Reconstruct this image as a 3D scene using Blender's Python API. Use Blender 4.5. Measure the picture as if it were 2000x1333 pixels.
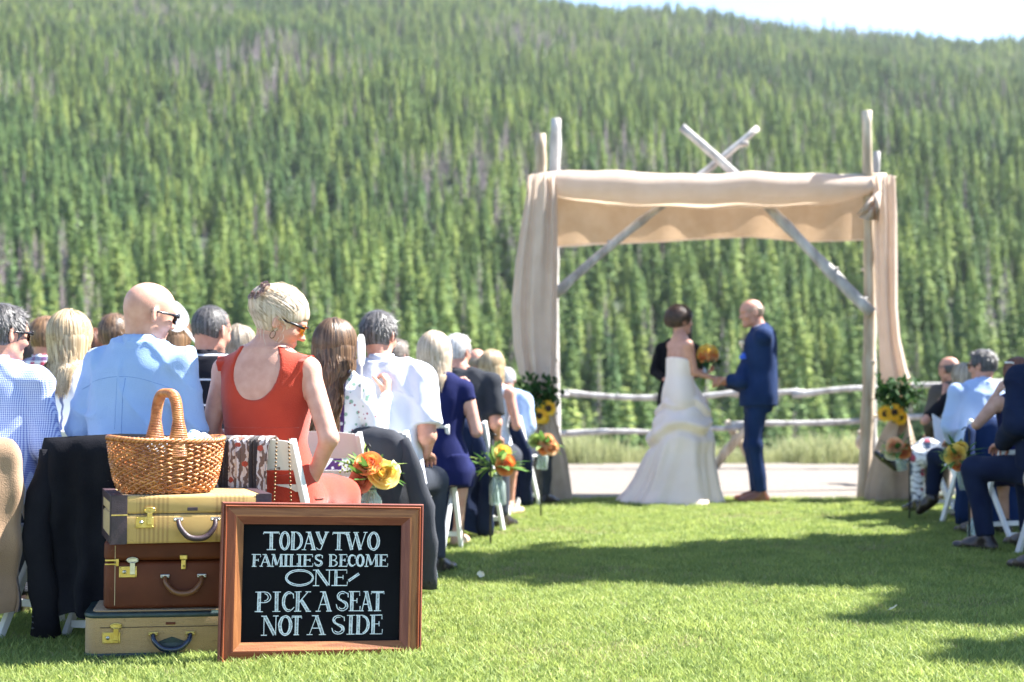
import bpy, bmesh, math, random
import numpy as np
from mathutils import Vector, Matrix, Euler
PI = math.pi
for o in list(bpy.data.objects): bpy.data.objects.remove(o)
SC = bpy.context.scene
COL = SC.collection
R = random.Random(7)
NR = np.random.RandomState(5)

# ------------------------------------------------------------------ camera, sky, sun, exposure
cam_d = bpy.data.cameras.new('camera'); cam = bpy.data.objects.new('camera', cam_d); COL.objects.link(cam)
cam.location = (0, 0, 0.95); cam.rotation_euler = (PI / 2, 0, 0)
cam_d.lens = 50; cam_d.sensor_width = 36; cam_d.shift_y = 0.05325
cam_d.clip_start = 0.1; cam_d.clip_end = 6000
cam_d.dof.use_dof = True; cam_d.dof.focus_distance = 5.2; cam_d.dof.aperture_fstop = 2.5
SC.camera = cam
SUN_AZ, SUN_EL = math.radians(73), math.radians(51)     # azimuth from +Y towards +X
w = bpy.data.worlds.new('World'); SC.world = w; w.use_nodes = True
wn = w.node_tree; wn.nodes.clear()
sky = wn.nodes.new('ShaderNodeTexSky'); sky.sky_type = 'NISHITA'; sky.sun_disc = False
sky.sun_elevation = SUN_EL; sky.sun_rotation = SUN_AZ
sky.air_density = 1.0; sky.dust_density = .5; sky.ozone_density = .5; sky.altitude = 2500
bg = wn.nodes.new('ShaderNodeBackground'); bg.inputs['Strength'].default_value = 0.092
wo = wn.nodes.new('ShaderNodeOutputWorld')
wn.links.new(sky.outputs[0], bg.inputs[0]); wn.links.new(bg.outputs[0], wo.inputs[0])
sd = bpy.data.lights.new('sun', 'SUN'); sun = bpy.data.objects.new('sun', sd); COL.objects.link(sun)
sd.energy = 5.0; sd.angle = math.radians(0.5); sd.color = (1.0, 0.965, 0.91)
sdir = Vector((math.sin(SUN_AZ) * math.cos(SUN_EL), math.cos(SUN_AZ) * math.cos(SUN_EL), math.sin(SUN_EL)))
sun.rotation_euler = (-sdir).to_track_quat('-Z', 'Y').to_euler(); sun.location = (60, 40, 60)
SC.view_settings.view_transform = 'Standard'; SC.view_settings.look = 'None'
SC.view_settings.gamma = 1; SC.view_settings.use_curve_mapping = False
SC.view_settings.exposure = 2.3
SC.cycles.max_bounces = 8; SC.cycles.transparent_max_bounces = 16

F = 2778.0
def at(px, py, d):                      # the point seen at a pixel, at distance d
    return Vector(((px - 1000) / F * d, d, 0.95 - (py - 773) / F * d))
def gx(px, d): return (px - 1000) / F * d
def gz(py, d): return 0.95 - (py - 773) / F * d

# ------------------------------------------------------------------ materials
def mat(name, c1, c2=None, rough=0.7, scale=8.0, bump=0.0, bscale=None, detail=4.0, metal=0.0, trans=0.0,
        spec=0.5, stretch=(1, 1, 1), sheen=0.0, sss=0.0, rnd=0.0, coat=0.0, coords='Object', ramp=(0.35, 0.65), transc=None):
    m = bpy.data.materials.new(name); m.use_nodes = True
    nt = m.node_tree; N = nt.nodes; L = nt.links
    p = N['Principled BSDF']; out = N['Material Output']
    p.inputs['Roughness'].default_value = rough; p.inputs['Metallic'].default_value = metal
    p.inputs['Specular IOR Level'].default_value = spec
    if sheen: p.inputs['Sheen Weight'].default_value = sheen
    if coat: p.inputs['Coat Weight'].default_value = coat; p.inputs['Coat Roughness'].default_value = 0.15
    if sss:
        p.inputs['Subsurface Weight'].default_value = sss
        p.inputs['Subsurface Radius'].default_value = (1.0, 0.35, 0.2); p.inputs['Subsurface Scale'].default_value = 0.012
    tc = N.new('ShaderNodeTexCoord'); mp = N.new('ShaderNodeMapping'); mp.inputs['Scale'].default_value = stretch
    L.new(tc.outputs[coords], mp.inputs[0])
    no = N.new('ShaderNodeTexNoise'); no.inputs['Scale'].default_value = scale; no.inputs['Detail'].default_value = detail
    L.new(mp.outputs[0], no.inputs['Vector'])
    rp = N.new('ShaderNodeValToRGB'); rp.color_ramp.elements[0].position = ramp[0]; rp.color_ramp.elements[1].position = ramp[1]
    rp.color_ramp.elements[0].color = (*c1, 1); rp.color_ramp.elements[1].color = (*(c2 or c1), 1)
    L.new(no.outputs['Fac'], rp.inputs[0])
    col = rp.outputs[0]
    if rnd:
        oi = N.new('ShaderNodeObjectInfo'); hs = N.new('ShaderNodeHueSaturation')
        mr = N.new('ShaderNodeMapRange'); mr.inputs['To Min'].default_value = 1 - rnd; mr.inputs['To Max'].default_value = 1 + rnd
        L.new(oi.outputs['Random'], mr.inputs[0]); L.new(mr.outputs[0], hs.inputs['Value'])
        mh = N.new('ShaderNodeMapRange'); mh.inputs['To Min'].default_value = 0.5 + rnd * 0.06; mh.inputs['To Max'].default_value = 0.5 - rnd * 0.06
        L.new(oi.outputs['Random'], mh.inputs[0]); L.new(mh.outputs[0], hs.inputs['Hue'])
        L.new(col, hs.inputs['Color']); col = hs.outputs[0]
    L.new(col, p.inputs['Base Color'])
    if bump:
        b = N.new('ShaderNodeBump'); b.inputs['Strength'].default_value = bump; b.inputs['Distance'].default_value = 0.02
        n2 = N.new('ShaderNodeTexNoise'); n2.inputs['Scale'].default_value = bscale or scale * 3; n2.inputs['Detail'].default_value = 5
        L.new(mp.outputs[0], n2.inputs['Vector']); L.new(n2.outputs['Fac'], b.inputs['Height']); L.new(b.outputs[0], p.inputs['Normal'])
    if trans:
        t = N.new('ShaderNodeBsdfTranslucent'); mx = N.new('ShaderNodeMixShader'); mx.inputs[0].default_value = trans
        if transc: t.inputs[0].default_value = (*transc, 1)
        else: L.new(col, t.inputs[0])
        L.new(p.outputs[0], mx.inputs[1]); L.new(t.outputs[0], mx.inputs[2]); L.new(mx.outputs[0], out.inputs[0])
    m['colsock'] = 0
    return m
def basecol(m):                          # replace the colour source of a material: returns (nodes, links, mapping output, principled)
    nt = m.node_tree; p = nt.nodes['Principled BSDF']
    mp = next(n for n in nt.nodes if n.type == 'MAPPING')
    return nt.nodes, nt.links, mp.outputs[0], p
def setcol(m, sock):
    nt = m.node_tree
    nt.links.new(sock, nt.nodes['Principled BSDF'].inputs['Base Color'])
    for n in nt.nodes:
        if n.type == 'BSDF_TRANSLUCENT': nt.links.new(sock, n.inputs[0])
def mixc(m, fac, a, b):
    N, L = m.node_tree.nodes, m.node_tree.links
    mx = N.new('ShaderNodeMix'); mx.data_type = 'RGBA'
    if isinstance(fac, (int, float)): mx.inputs[0].default_value = fac
    else: L.new(fac, mx.inputs[0])
    for s, v in ((6, a), (7, b)):
        if isinstance(v, tuple): mx.inputs[s].default_value = (*v, 1)
        else: L.new(v, mx.inputs[s])
    return mx.outputs[2]
def mth(m, op, a, b=0.0):
    N, L = m.node_tree.nodes, m.node_tree.links
    n = N.new('ShaderNodeMath'); n.operation = op
    for i, v in enumerate((a, b)):
        if isinstance(v, (int, float)): n.inputs[i].default_value = v
        else: L.new(v, n.inputs[i])
    return n.outputs[0]

# ------------------------------------------------------------------ mesh building
class MB:
    def __init__(s): s.v = []; s.f = []; s.sm = []; s.mi = []; s.uv = None
    def add(s, vs, fs, smooth=False, mi=0):
        b = len(s.v); s.v += [tuple(v) for v in vs]
        s.f += [tuple(i + b for i in f) for f in fs]; s.sm += [smooth] * len(fs); s.mi += [mi] * len(fs)
    def box(s, c, d, rot=None, mi=0, bev=0.0):
        x, y, z = d[0] / 2, d[1] / 2, d[2] / 2; c = Vector(c)
        M = rot if rot is not None else Matrix.Identity(3)
        if isinstance(M, (tuple, list)): M = Euler(M).to_matrix()
        if bev <= 0:
            P = [(-x, -y, -z), (x, -y, -z), (x, y, -z), (-x, y, -z), (-x, -y, z), (x, -y, z), (x, y, z), (-x, y, z)]
            Fc = [(0, 3, 2, 1), (4, 5, 6, 7), (0, 1, 5, 4), (1, 2, 6, 5), (2, 3, 7, 6), (3, 0, 4, 7)]
            s.add([c + M @ Vector(p) for p in P], Fc, False, mi)
        else:
            bm = bmesh.new(); bmesh.ops.create_cube(bm, size=1)
            for v in bm.verts: v.co = Vector((v.co.x * d[0], v.co.y * d[1], v.co.z * d[2]))
            bmesh.ops.bevel(bm, geom=list(bm.edges), offset=bev, segments=2, affect='EDGES', profile=0.5)
            bm.verts.index_update()
            s.add([c + M @ v.co for v in bm.verts], [[v.index for v in f.verts] for f in bm.faces], False, mi); bm.free()
    def tube(s, pts, rad, n=8, caps=True, mi=0, flat=1.0, smooth=True, up=None):
        pts = [Vector(p) for p in pts]; k = len(pts)
        if not hasattr(rad, '__len__'): rad = [rad] * k
        vs = []; prev = None
        for i, p in enumerate(pts):
            t = (pts[min(i + 1, k - 1)] - pts[max(i - 1, 0)]).normalized()
            if prev is None:
                a = Vector(up) if up else (Vector((0, 0, 1)) if abs(t.z) < 0.9 else Vector((1, 0, 0)))
                nx = t.cross(a).normalized()
            else: nx = (prev - t * prev.dot(t)).normalized()
            prev = nx; ny = t.cross(nx)
            for j in range(n):
                a = 2 * PI * j / n
                vs.append(p + nx * math.cos(a) * rad[i] + ny * math.sin(a) * rad[i] * flat)
        fs = [(i * n + j, i * n + (j + 1) % n, (i + 1) * n + (j + 1) % n, (i + 1) * n + j) for i in range(k - 1) for j in range(n)]
        if caps: fs += [tuple(range(n - 1, -1, -1)), tuple((k - 1) * n + j for j in range(n))]
        s.add(vs, fs, smooth, mi)
    def loft(s, rings, closed=True, caps=False, smooth=True, mi=0):
        n = len(rings[0]); vs = [v for r in rings for v in r]; m = n if closed else n - 1
        fs = [(i * n + j, i * n + (j + 1) % n, (i + 1) * n + (j + 1) % n, (i + 1) * n + j) for i in range(len(rings) - 1) for j in range(m)]
        if caps: fs += [tuple(range(n - 1, -1, -1)), tuple((len(rings) - 1) * n + j for j in range(n))]
        s.add(vs, fs, smooth, mi)
    def mesh(s, name):
        me = bpy.data.meshes.new(name); me.from_pydata(s.v, [], s.f)
        me.polygons.foreach_set('use_smooth', s.sm); me.polygons.foreach_set('material_index', s.mi)
        return me
    def build(s, name, m=None, parent=None, loc=None, **kw):
        return link(name, s.mesh(name), m, parent, loc, **kw)
def link(name, me, m=None, parent=None, loc=None, label=None, cat=None, group=None, kind=None, rot=None):
    o = bpy.data.objects.new(name, me); COL.objects.link(o)
    if m is not None and me is not None:
        for x in (m if isinstance(m, (list, tuple)) else [m]): me.materials.append(x)
    if parent is not None: o.parent = parent
    if loc is not None: o.location = loc
    if rot is not None: o.rotation_euler = rot
    if label: o['label'] = label
    if cat: o['category'] = cat
    if group: o['group'] = group
    if kind: o['kind'] = kind
    return o
def empty(name, label, cat, loc=(0, 0, 0), rot=(0, 0, 0), group=None):
    return link(name, None, None, None, loc, label, cat, group, None, rot)
def copy_tree(o, parent=None):
    c = o.copy(); COL.objects.link(c); c.parent = parent
    for ch in list(o.children): copy_tree(ch, c)
    return c

def scatter(name, pts, rot, scl, idx, protos, **kw):
    """One stuff object: a cloud of points that carries small meshes (grass clumps, far trees)."""
    me = bpy.data.meshes.new(name); me.from_pydata([tuple(p) for p in pts], [], [])
    for nm, dt, ty in (('rz', rot, 'FLOAT'), ('sc', scl, 'FLOAT'), ('ix', idx, 'INT')):
        a = me.attributes.new(nm, ty, 'POINT'); a.data.foreach_set('value', np.asarray(dt, dtype=np.int32 if ty == 'INT' else np.float32))
    o = link(name, me, None, kind='stuff', **kw)
    ng = bpy.data.node_groups.new(name + '_nodes', 'GeometryNodeTree')
    ng.interface.new_socket('Geometry', in_out='INPUT', socket_type='NodeSocketGeometry')
    ng.interface.new_socket('Geometry', in_out='OUTPUT', socket_type='NodeSocketGeometry')
    N, L = ng.nodes, ng.links
    gi = N.new('NodeGroupInput'); go = N.new('NodeGroupOutput'); jo = N.new('GeometryNodeJoinGeometry')
    for p in reversed(protos):
        oi = N.new('GeometryNodeObjectInfo'); oi.inputs['Object'].default_value = p; oi.inputs['As Instance'].default_value = True
        L.new(oi.outputs['Geometry'], jo.inputs[0])
    ip = N.new('GeometryNodeInstanceOnPoints'); ip.inputs['Pick Instance'].default_value = True
    def attr(nm, ty):
        a = N.new('GeometryNodeInputNamedAttribute'); a.data_type = ty; a.inputs[0].default_value = nm
        return a.outputs[0]
    cx = N.new('ShaderNodeCombineXYZ'); L.new(attr('rz', 'FLOAT'), cx.inputs[2])
    L.new(gi.outputs[0], ip.inputs['Points']); L.new(jo.outputs[0], ip.inputs['Instance'])
    L.new(attr('ix', 'INT'), ip.inputs['Instance Index']); L.new(cx.outputs[0], ip.inputs['Rotation'])
    L.new(attr('sc', 'FLOAT'), ip.inputs['Scale']); L.new(ip.outputs[0], go.inputs[0])
    md = o.modifiers.new('scatter', 'NODES'); md.node_group = ng
    return o
def proto(name, me, m):
    for x in (m if isinstance(m, (list, tuple)) else [m]): me.materials.append(x)
    return bpy.data.objects.new(name, me)

# ------------------------------------------------------------------ terrain
def ridge(X): return 271 - 0.074 * X
def terr(x, y):
    if y <= 20.5: return -0.02
    n = 3.2 * math.sin(x * .017 + 1.3 + y * .004) * math.sin(y * .013 + .6 + x * .003) + 1.6 * math.sin(x * .05 + y * .021)
    if y < 60: b = -0.02 - 5.5 * ((y - 20.5) / 39.5) ** 1.3; n *= (y - 20.5) / 200
    elif y < 140: b = -5.52 - 7.5 * (y - 60) / 80; n *= 0.25
    else:
        t = (y - 140) / 860.0
        zr = ridge(max(-700, min(700, x)))
        if t <= 1: b = -13 + (zr + 13) * (t ** 1.04)
        else: b = zr - 60 * (t - 1) ** 2 + 8 * (t - 1)
        n *= min(1, .25 + (y - 140) / 150) * 1.4
        if t > .55: n += (t - .55) * 12 * math.sin(x * .012 + 2.2)
    return b + n
M_terr = mat('forest_floor', (.02, .04, .015), (.055, .07, .03), 0.95, 0.08, detail=6)
ys = [-60, -20, 0, 10, 20.5] + [20.5 + i * 2.5 for i in range(1, 16)] + [60 + i * 12 for i in range(1, 100)] + [1300 + 60 * i for i in range(1, 10)]
xs = [-1400 + 40 * i for i in range(71)]
b = MB(); b.add([(x, y, terr(x, y)) for y in ys for x in xs],
                [(j * len(xs) + i, j * len(xs) + i + 1, (j + 1) * len(xs) + i + 1, (j + 1) * len(xs) + i) for j in range(len(ys) - 1) for i in range(len(xs) - 1)], True)
b.build('hillside_terrain', M_terr, kind='structure', label='forested mountainside rising behind the ceremony')
M_lawn = mat('lawn_soil', (.06, .09, .02), (.16, .16, .06), 0.95, 6.0, bump=.6, bscale=60, detail=8)
b = MB(); n = 60
edge = [13.02 + .06 * math.sin(i * .7) + .04 * math.sin(i * 1.9) for i in range(n + 1)]
b.add([(-30 + i, y if y < 13 else edge[i], .004) for y in (-12, 13.1) for i in range(n + 1)], [(i, i + 1, n + 2 + i, n + 1 + i) for i in range(n)])
b.build('lawn', M_lawn, kind='structure', label='sunlit mown lawn with broad tree shadows')
M_grav = mat('gravel', (.13, .11, .09), (.20, .172, .145), 0.95, 26.0, bump=.5, bscale=50, detail=8)
b = MB(); b.add([(-40 + i * 2, y + (.3 * math.sin(i * .9) if y > 15 else 0), 0.0) for y in (12.8, 20.1) for i in range(41)], [(i, i + 1, 42 + i, 41 + i) for i in range(40)])
b.build('gravel_path', M_grav, kind='structure', label='pale gravel strip between lawn and log fence')

# ------------------------------------------------------------------ conifers
def foliage(name, c1, c2, tr=.22, rnd=.5):
    return mat(name, c1, c2, .75, .9, trans=tr, rnd=rnd, spec=.25)
M_pine = foliage('needles_green', (.125, .205, .055), (.22, .29, .085))
M_pineb = foliage('needles_deep', (.075, .15, .05), (.13, .21, .07))
M_dead = mat('dead_needles', (.22, .18, .20), (.32, .27, .29), .95, 1.2, rnd=.3, trans=.2)
M_rust = mat('rusty_needles', (.20, .14, .06), (.25, .20, .08), .95, 1.2, rnd=.3, trans=.2)
M_trunk = mat('conifer_bark', (.10, .075, .055), (.20, .16, .13), .95, 6, stretch=(1, 1, .2))
def conifer(seed, H, rmax, tiers, per, base=.06, dead=False, power=.85, segs=2):
    r = random.Random(seed); cr = MB(); off = [r.uniform(-.6, .6) for _ in range(8)]
    for t in range(tiers):
        f = (t + r.uniform(-.3, .3)) / tiers; f = max(0, min(.985, f))
        z = H * (base + (1 - base) * f)
        rad = rmax * (1 - f) ** power * (1 + .18 * math.sin(f * 9 + off[0])) + .08
        if f < .15: rad *= .6 + f * 2.6
        a0 = r.uniform(0, 6.28)
        for k in range(per):
            if r.random() < (.45 if dead else .06): continue
            a = a0 + 2 * PI * k / per + r.uniform(-.3, .3); L_ = rad * r.uniform(.6, 1.25)
            up = r.uniform(-.05, .28) if f < .7 else r.uniform(.1, .6)
            wd = (.07 if dead else r.uniform(.38, .56)) * (L_ ** .6 if L_ > .3 else L_) + .04
            dx, dy = math.cos(a), math.sin(a); px, py = -dy, dx
            zt = z - L_ * (.42 - up); zm = z - L_ * .12
            tw = r.uniform(-.35, .35) * wd
            P = [(0, 0, z + .10 * L_), (dx * L_ * .55 + px * wd * .6, dy * L_ * .55 + py * wd * .6, zm - .18 * L_ + tw),
                 (dx * L_, dy * L_, zt), (dx * L_ * .55 - px * wd * .6, dy * L_ * .55 - py * wd * .6, zm - .18 * L_ - tw),
                 (dx * L_ * .6, dy * L_ * .6, zm + .06)]
            Fc = [(0, 1, 4), (0, 4, 3), (1, 2, 4), (4, 2, 3)]
            if segs > 1:
                for q in range(segs - 1):
                    s = r.uniform(.35, .9); sg = r.choice((-1, 1))
                    bx, by, bz = dx * L_ * s, dy * L_ * s, z - L_ * s * .3
                    ex, ey = bx + px * sg * wd * 1.3 + dx * .1, by + py * sg * wd * 1.3 + dy * .1
                    i = len(P); P += [(bx, by, bz + .1 * wd), (ex, ey, bz - .35 * wd), (bx + dx * wd * .7, by + dy * wd * .7, bz - .25 * wd)]
                    Fc.append((i, i + 1, i + 2))
            cr.add(P, Fc, False)
    tr = MB(); lean = r.uniform(-.15, .15)
    tr.tube([(0, 0, -.6), (lean * .4, 0, H * .4), (0, 0, H * .97)], [.17 * H / 14, .12 * H / 14, .02], 6)
    return cr.mesh('crown'), tr.mesh('trunk')
VAR = []                                # (crown mesh, trunk mesh, kind)
specs = [(1, 14, 2.4, 26, 8, 'g'), (2, 16, 2.7, 30, 8, 'g'), (3, 12.5, 2.2, 23, 8, 'g'), (4, 15, 2.7, 27, 9, 'd'), (5, 17, 2.4, 32, 8, 'g'),
         (6, 13, 2.5, 25, 9, 'd'), (7, 14, 1.3, 22, 7, 'x'), (8, 12, 1.5, 22, 7, 'r'), (9, 9, 1.9, 18, 8, 'g')]
KM = {'g': M_pine, 'd': M_pineb, 'x': M_dead, 'r': M_rust}
for sdx, H, rm, ti, pe, k in specs:
    c, t = conifer(sdx, H, rm, ti, pe, dead=(k == 'x'), power=.72 if k != 'd' else .9)
    c.materials.append(KM[k]); t.materials.append(M_trunk); VAR.append((c, t, k))
far = []
for (c, t, k) in VAR:
    bm = bmesh.new(); bm.from_mesh(c); n0 = len(bm.faces); bm.from_mesh(t)
    me = bpy.data.meshes.new('far_tree'); bm.to_mesh(me); bm.free()
    me.materials.append(KM[k]); me.materials.append(M_trunk)
    me.polygons.foreach_set('material_index', [0] * n0 + [1] * (len(me.polygons) - n0))
    far.append(bpy.data.objects.new('far_tree', me))
def pick(x, y):
    dz = math.sin(x * .031 + 1) * math.sin(y * .017 + x * .006 + 2) + .5 * math.sin(x * .09) * math.sin(y * .05)
    u = R.random()
    if dz > .42 and u < .45: return 6
    if u < .06: return 6
    if u < .05: return 7
    v = math.sin(x * .02 + 4) + math.sin(y * .023)
    if R.random() < (.80 if v + .8 * math.sin(x * .07 + y * .03) > .9 else .12): return R.choice((3, 5))
    return R.choice((0, 0, 1, 2, 2, 4, 8))
hz = MB(); hz.box((0, 520, 185), (1500, 1170, 404)); 
M_haze = bpy.data.materials.new('haze_air'); M_haze.use_nodes = True
_n = M_haze.node_tree; _n.nodes.remove(_n.nodes['Principled BSDF']); _v = _n.nodes.new('ShaderNodeVolumePrincipled')
_v.inputs['Color'].default_value = (.86, .90, .97, 1); _v.inputs['Density'].default_value = .00008; _v.inputs['Anisotropy'].default_value = .3
_n.links.new(_v.outputs[0], _n.nodes['Material Output'].inputs['Volume'])
hz.build('haze', M_haze, kind='stuff', label='thin pale summer haze in the air over the hillside')
trees = []
y = 104.0
while y < 1030:
    sp = 3.0 + .7 * min(1, (y - 104) / 500)
    hw = y * .40 + 16
    x = -hw
    while x < hw:
        if R.random() < .90:
            X, Y = x + R.uniform(-.45, .45) * sp, y + R.uniform(-.5, .5) * sp
            den = math.sin(X * .06 + Y * .03) * math.sin(Y * .045 - X * .02)
            if not (den < -.55 and R.random() < .55):
                trees.append((X, Y, terr(X, Y) - .2, R.uniform(0, 6.28), R.uniform(.50, .95) * (1 if R.random() > .22 else R.uniform(.4, .7)), pick(X, Y)))
        x += sp
    y += sp * .92
def inview(t): return abs(t[0]) < t[1] * .362
near = sorted([t for t in trees if inview(t)], key=lambda t: t[1] - t[4] * 14)[:300]
ns = set(id(t) for t in near)
LT = {'g': ('light green narrow conifer low on the forested hillside', 'green narrow conifers at the foot of the hill'),
      'd': ('dark green broad conifer low on the forested hillside', 'dark broad conifers at the foot of the hill'),
      'x': ('bare grey dead conifer low on the forested hillside', 'grey dead conifers at the foot of the hill'),
      'r': ('rust brown dying conifer low on the forested hillside', 'rusty conifers at the foot of the hill')}
for (X, Y, Z, rz, s, i) in near:
    c, t, k = VAR[i]
    e = empty('conifer_tree', LT[k][0], 'tree', (X, Y, Z), (0, 0, rz), LT[k][1]); e.scale = (s, s, s)
    link('crown', c, None, e); link('trunk', t, None, e)
rest = [t for t in trees if id(t) not in ns]
scatter('distant_conifer_forest', [t[:3] for t in rest], [t[3] for t in rest], [t[4] for t in rest], [t[5] for t in rest], far,
        label='dense conifer forest covering the hillside up to the skyline', cat='forest')
print('trees', len(trees))

# trees to the right of the frame that cast the broad shadows on the lawn
SHADE = [(8.0, 10.2, .86, 1), (8.9, 9.7, .78, 0), (9.4, 8.9, .72, 3), (8.3, 12.5, .56, 0), (8.1, 11.3, .50, 5), (8.2, 8.0, .64, 1), (8.1, 7.0, .62, 3)]
M_big = mat('near_needles', (.06, .11, .03), (.10, .16, .05), .8, 2, trans=.3)
bigs = []
for q in range(2):
    c, t = conifer(40 + q, 14, 2.7, 36, 8, base=.1, power=.8, segs=3); c.materials.append(M_big); t.materials.append(M_trunk); bigs.append((c, t))
SHN = ['tall green conifer on the lawn edge right of the guests, nearest the arbor', 'broad green conifer standing behind the right hand guests',
       'tall conifer on the right beside the broad one', 'small conifer on the right close to the gravel path', 'far right conifer near the log fence',
       'lowest young conifer right of the guests', 'outermost tall conifer on the right of the lawn']
for (X, Y, s, q), lb in zip(SHADE, SHN):
    e = empty('shade_conifer', lb, 'tree', (X, Y, 0), (0, 0, q * 1.3)); e.scale = (s, s, s)
    link('crown', bigs[q % 2][0], None, e); link('trunk', bigs[q % 2][1], None, e)

# ------------------------------------------------------------------ grass
M_blade = mat('grass_blade', (.18, .26, .05), (.40, .46, .15), .55, 1.2, trans=.45, rnd=.28, spec=.35, coords='Object')
def clump(seed, n, h, spread, w_=.0035, lean=.5):
    r = random.Random(seed); b = MB()
    for _ in range(n):
        x, y = r.gauss(0, spread), r.gauss(0, spread); a = r.uniform(0, 6.28); hh = h * r.uniform(.5, 1.2); l = lean * hh * r.uniform(.1, 1.2)
        d = r.uniform(0, 6.28); px, py = math.cos(a) * w_, math.sin(a) * w_; lx, ly = math.cos(d) * l, math.sin(d) * l
        b.add([(x - px, y - py, 0), (x + px, y + py, 0), (x + px * .8 + lx * .35, y + py * .8 + ly * .35, hh * .6), (x - px * .8 + lx * .35, y - py * .8 + ly * .35, hh * .6), (x + lx, y + ly, hh)],
              [(0, 1, 2, 3), (3, 2, 4)])
    return b.mesh('grass_clump')
cl = [proto('grass_clump', clump(i, 34, .030, .035, .0022, .9), M_blade) for i in range(6)]
M_dry = mat('dry_blade', (.30, .27, .12), (.42, .38, .20), .7, 3, trans=.3)
cl.append(proto('grass_clump', clump(77, 16, .026, .04, .002, 1.3), M_dry))
pts = []
y = 3.9
while y < 13.05:
    st = .036 + .006 * max(0, y - 6)
    hw = y * .375 + .35
    k = int(2 * hw / st)
    for i in range(k):
        pts.append((R.uniform(-hw, hw), y + R.uniform(-.5, .5) * st, .004))
    y += st
for _ in range(9000): pts.append((R.uniform(-7, 8), R.uniform(4, 13), .004))
n = len(pts); print('clumps', n)
scatter('lawn_grass', pts, [R.uniform(0, 6.28) for _ in range(n)], [R.uniform(.6, 1.15) * (1.25 if math.sin(p[0] * 3) * math.sin(p[1] * 2.3) > .4 else 1) for p in pts],
        [6 if R.random() < (.05 + (.30 if math.sin(p[0] * 1.9 + 1) * math.sin(p[1] * 2.7) + .4 * math.sin(p[0] * 7) * math.sin(p[1] * 9) > .75 else 0)) else R.randrange(6) for p in pts], cl, label='short bright green grass of the lawn', cat='grass')
M_tall = mat('tall_grass_blade', (.24, .27, .11), (.44, .44, .24), .7, 1.5, trans=.4, rnd=.3)
tl = [proto('tall_grass_clump', clump(90 + i, 40, .34, .10, .006, .5), M_tall) for i in range(4)]
pts = [(R.uniform(-14, 14), 20.0 + abs(R.gauss(0, 1.0)) + .3 * math.sin(i), -.03) for i in range(3600)]
pts = [(x, yy, terr(x, yy)) for x, yy, z in pts]; n = len(pts)
scatter('tall_grass_fringe', pts, [R.uniform(0, 6) for _ in pts], [R.uniform(.35, 1.0) * (1.3 if math.sin(p[0] * 1.7) > .6 else .8) for p in pts], [R.randrange(4) for _ in pts], tl,
        label='pale tall grass growing along the far edge of the gravel', cat='grass')
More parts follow.
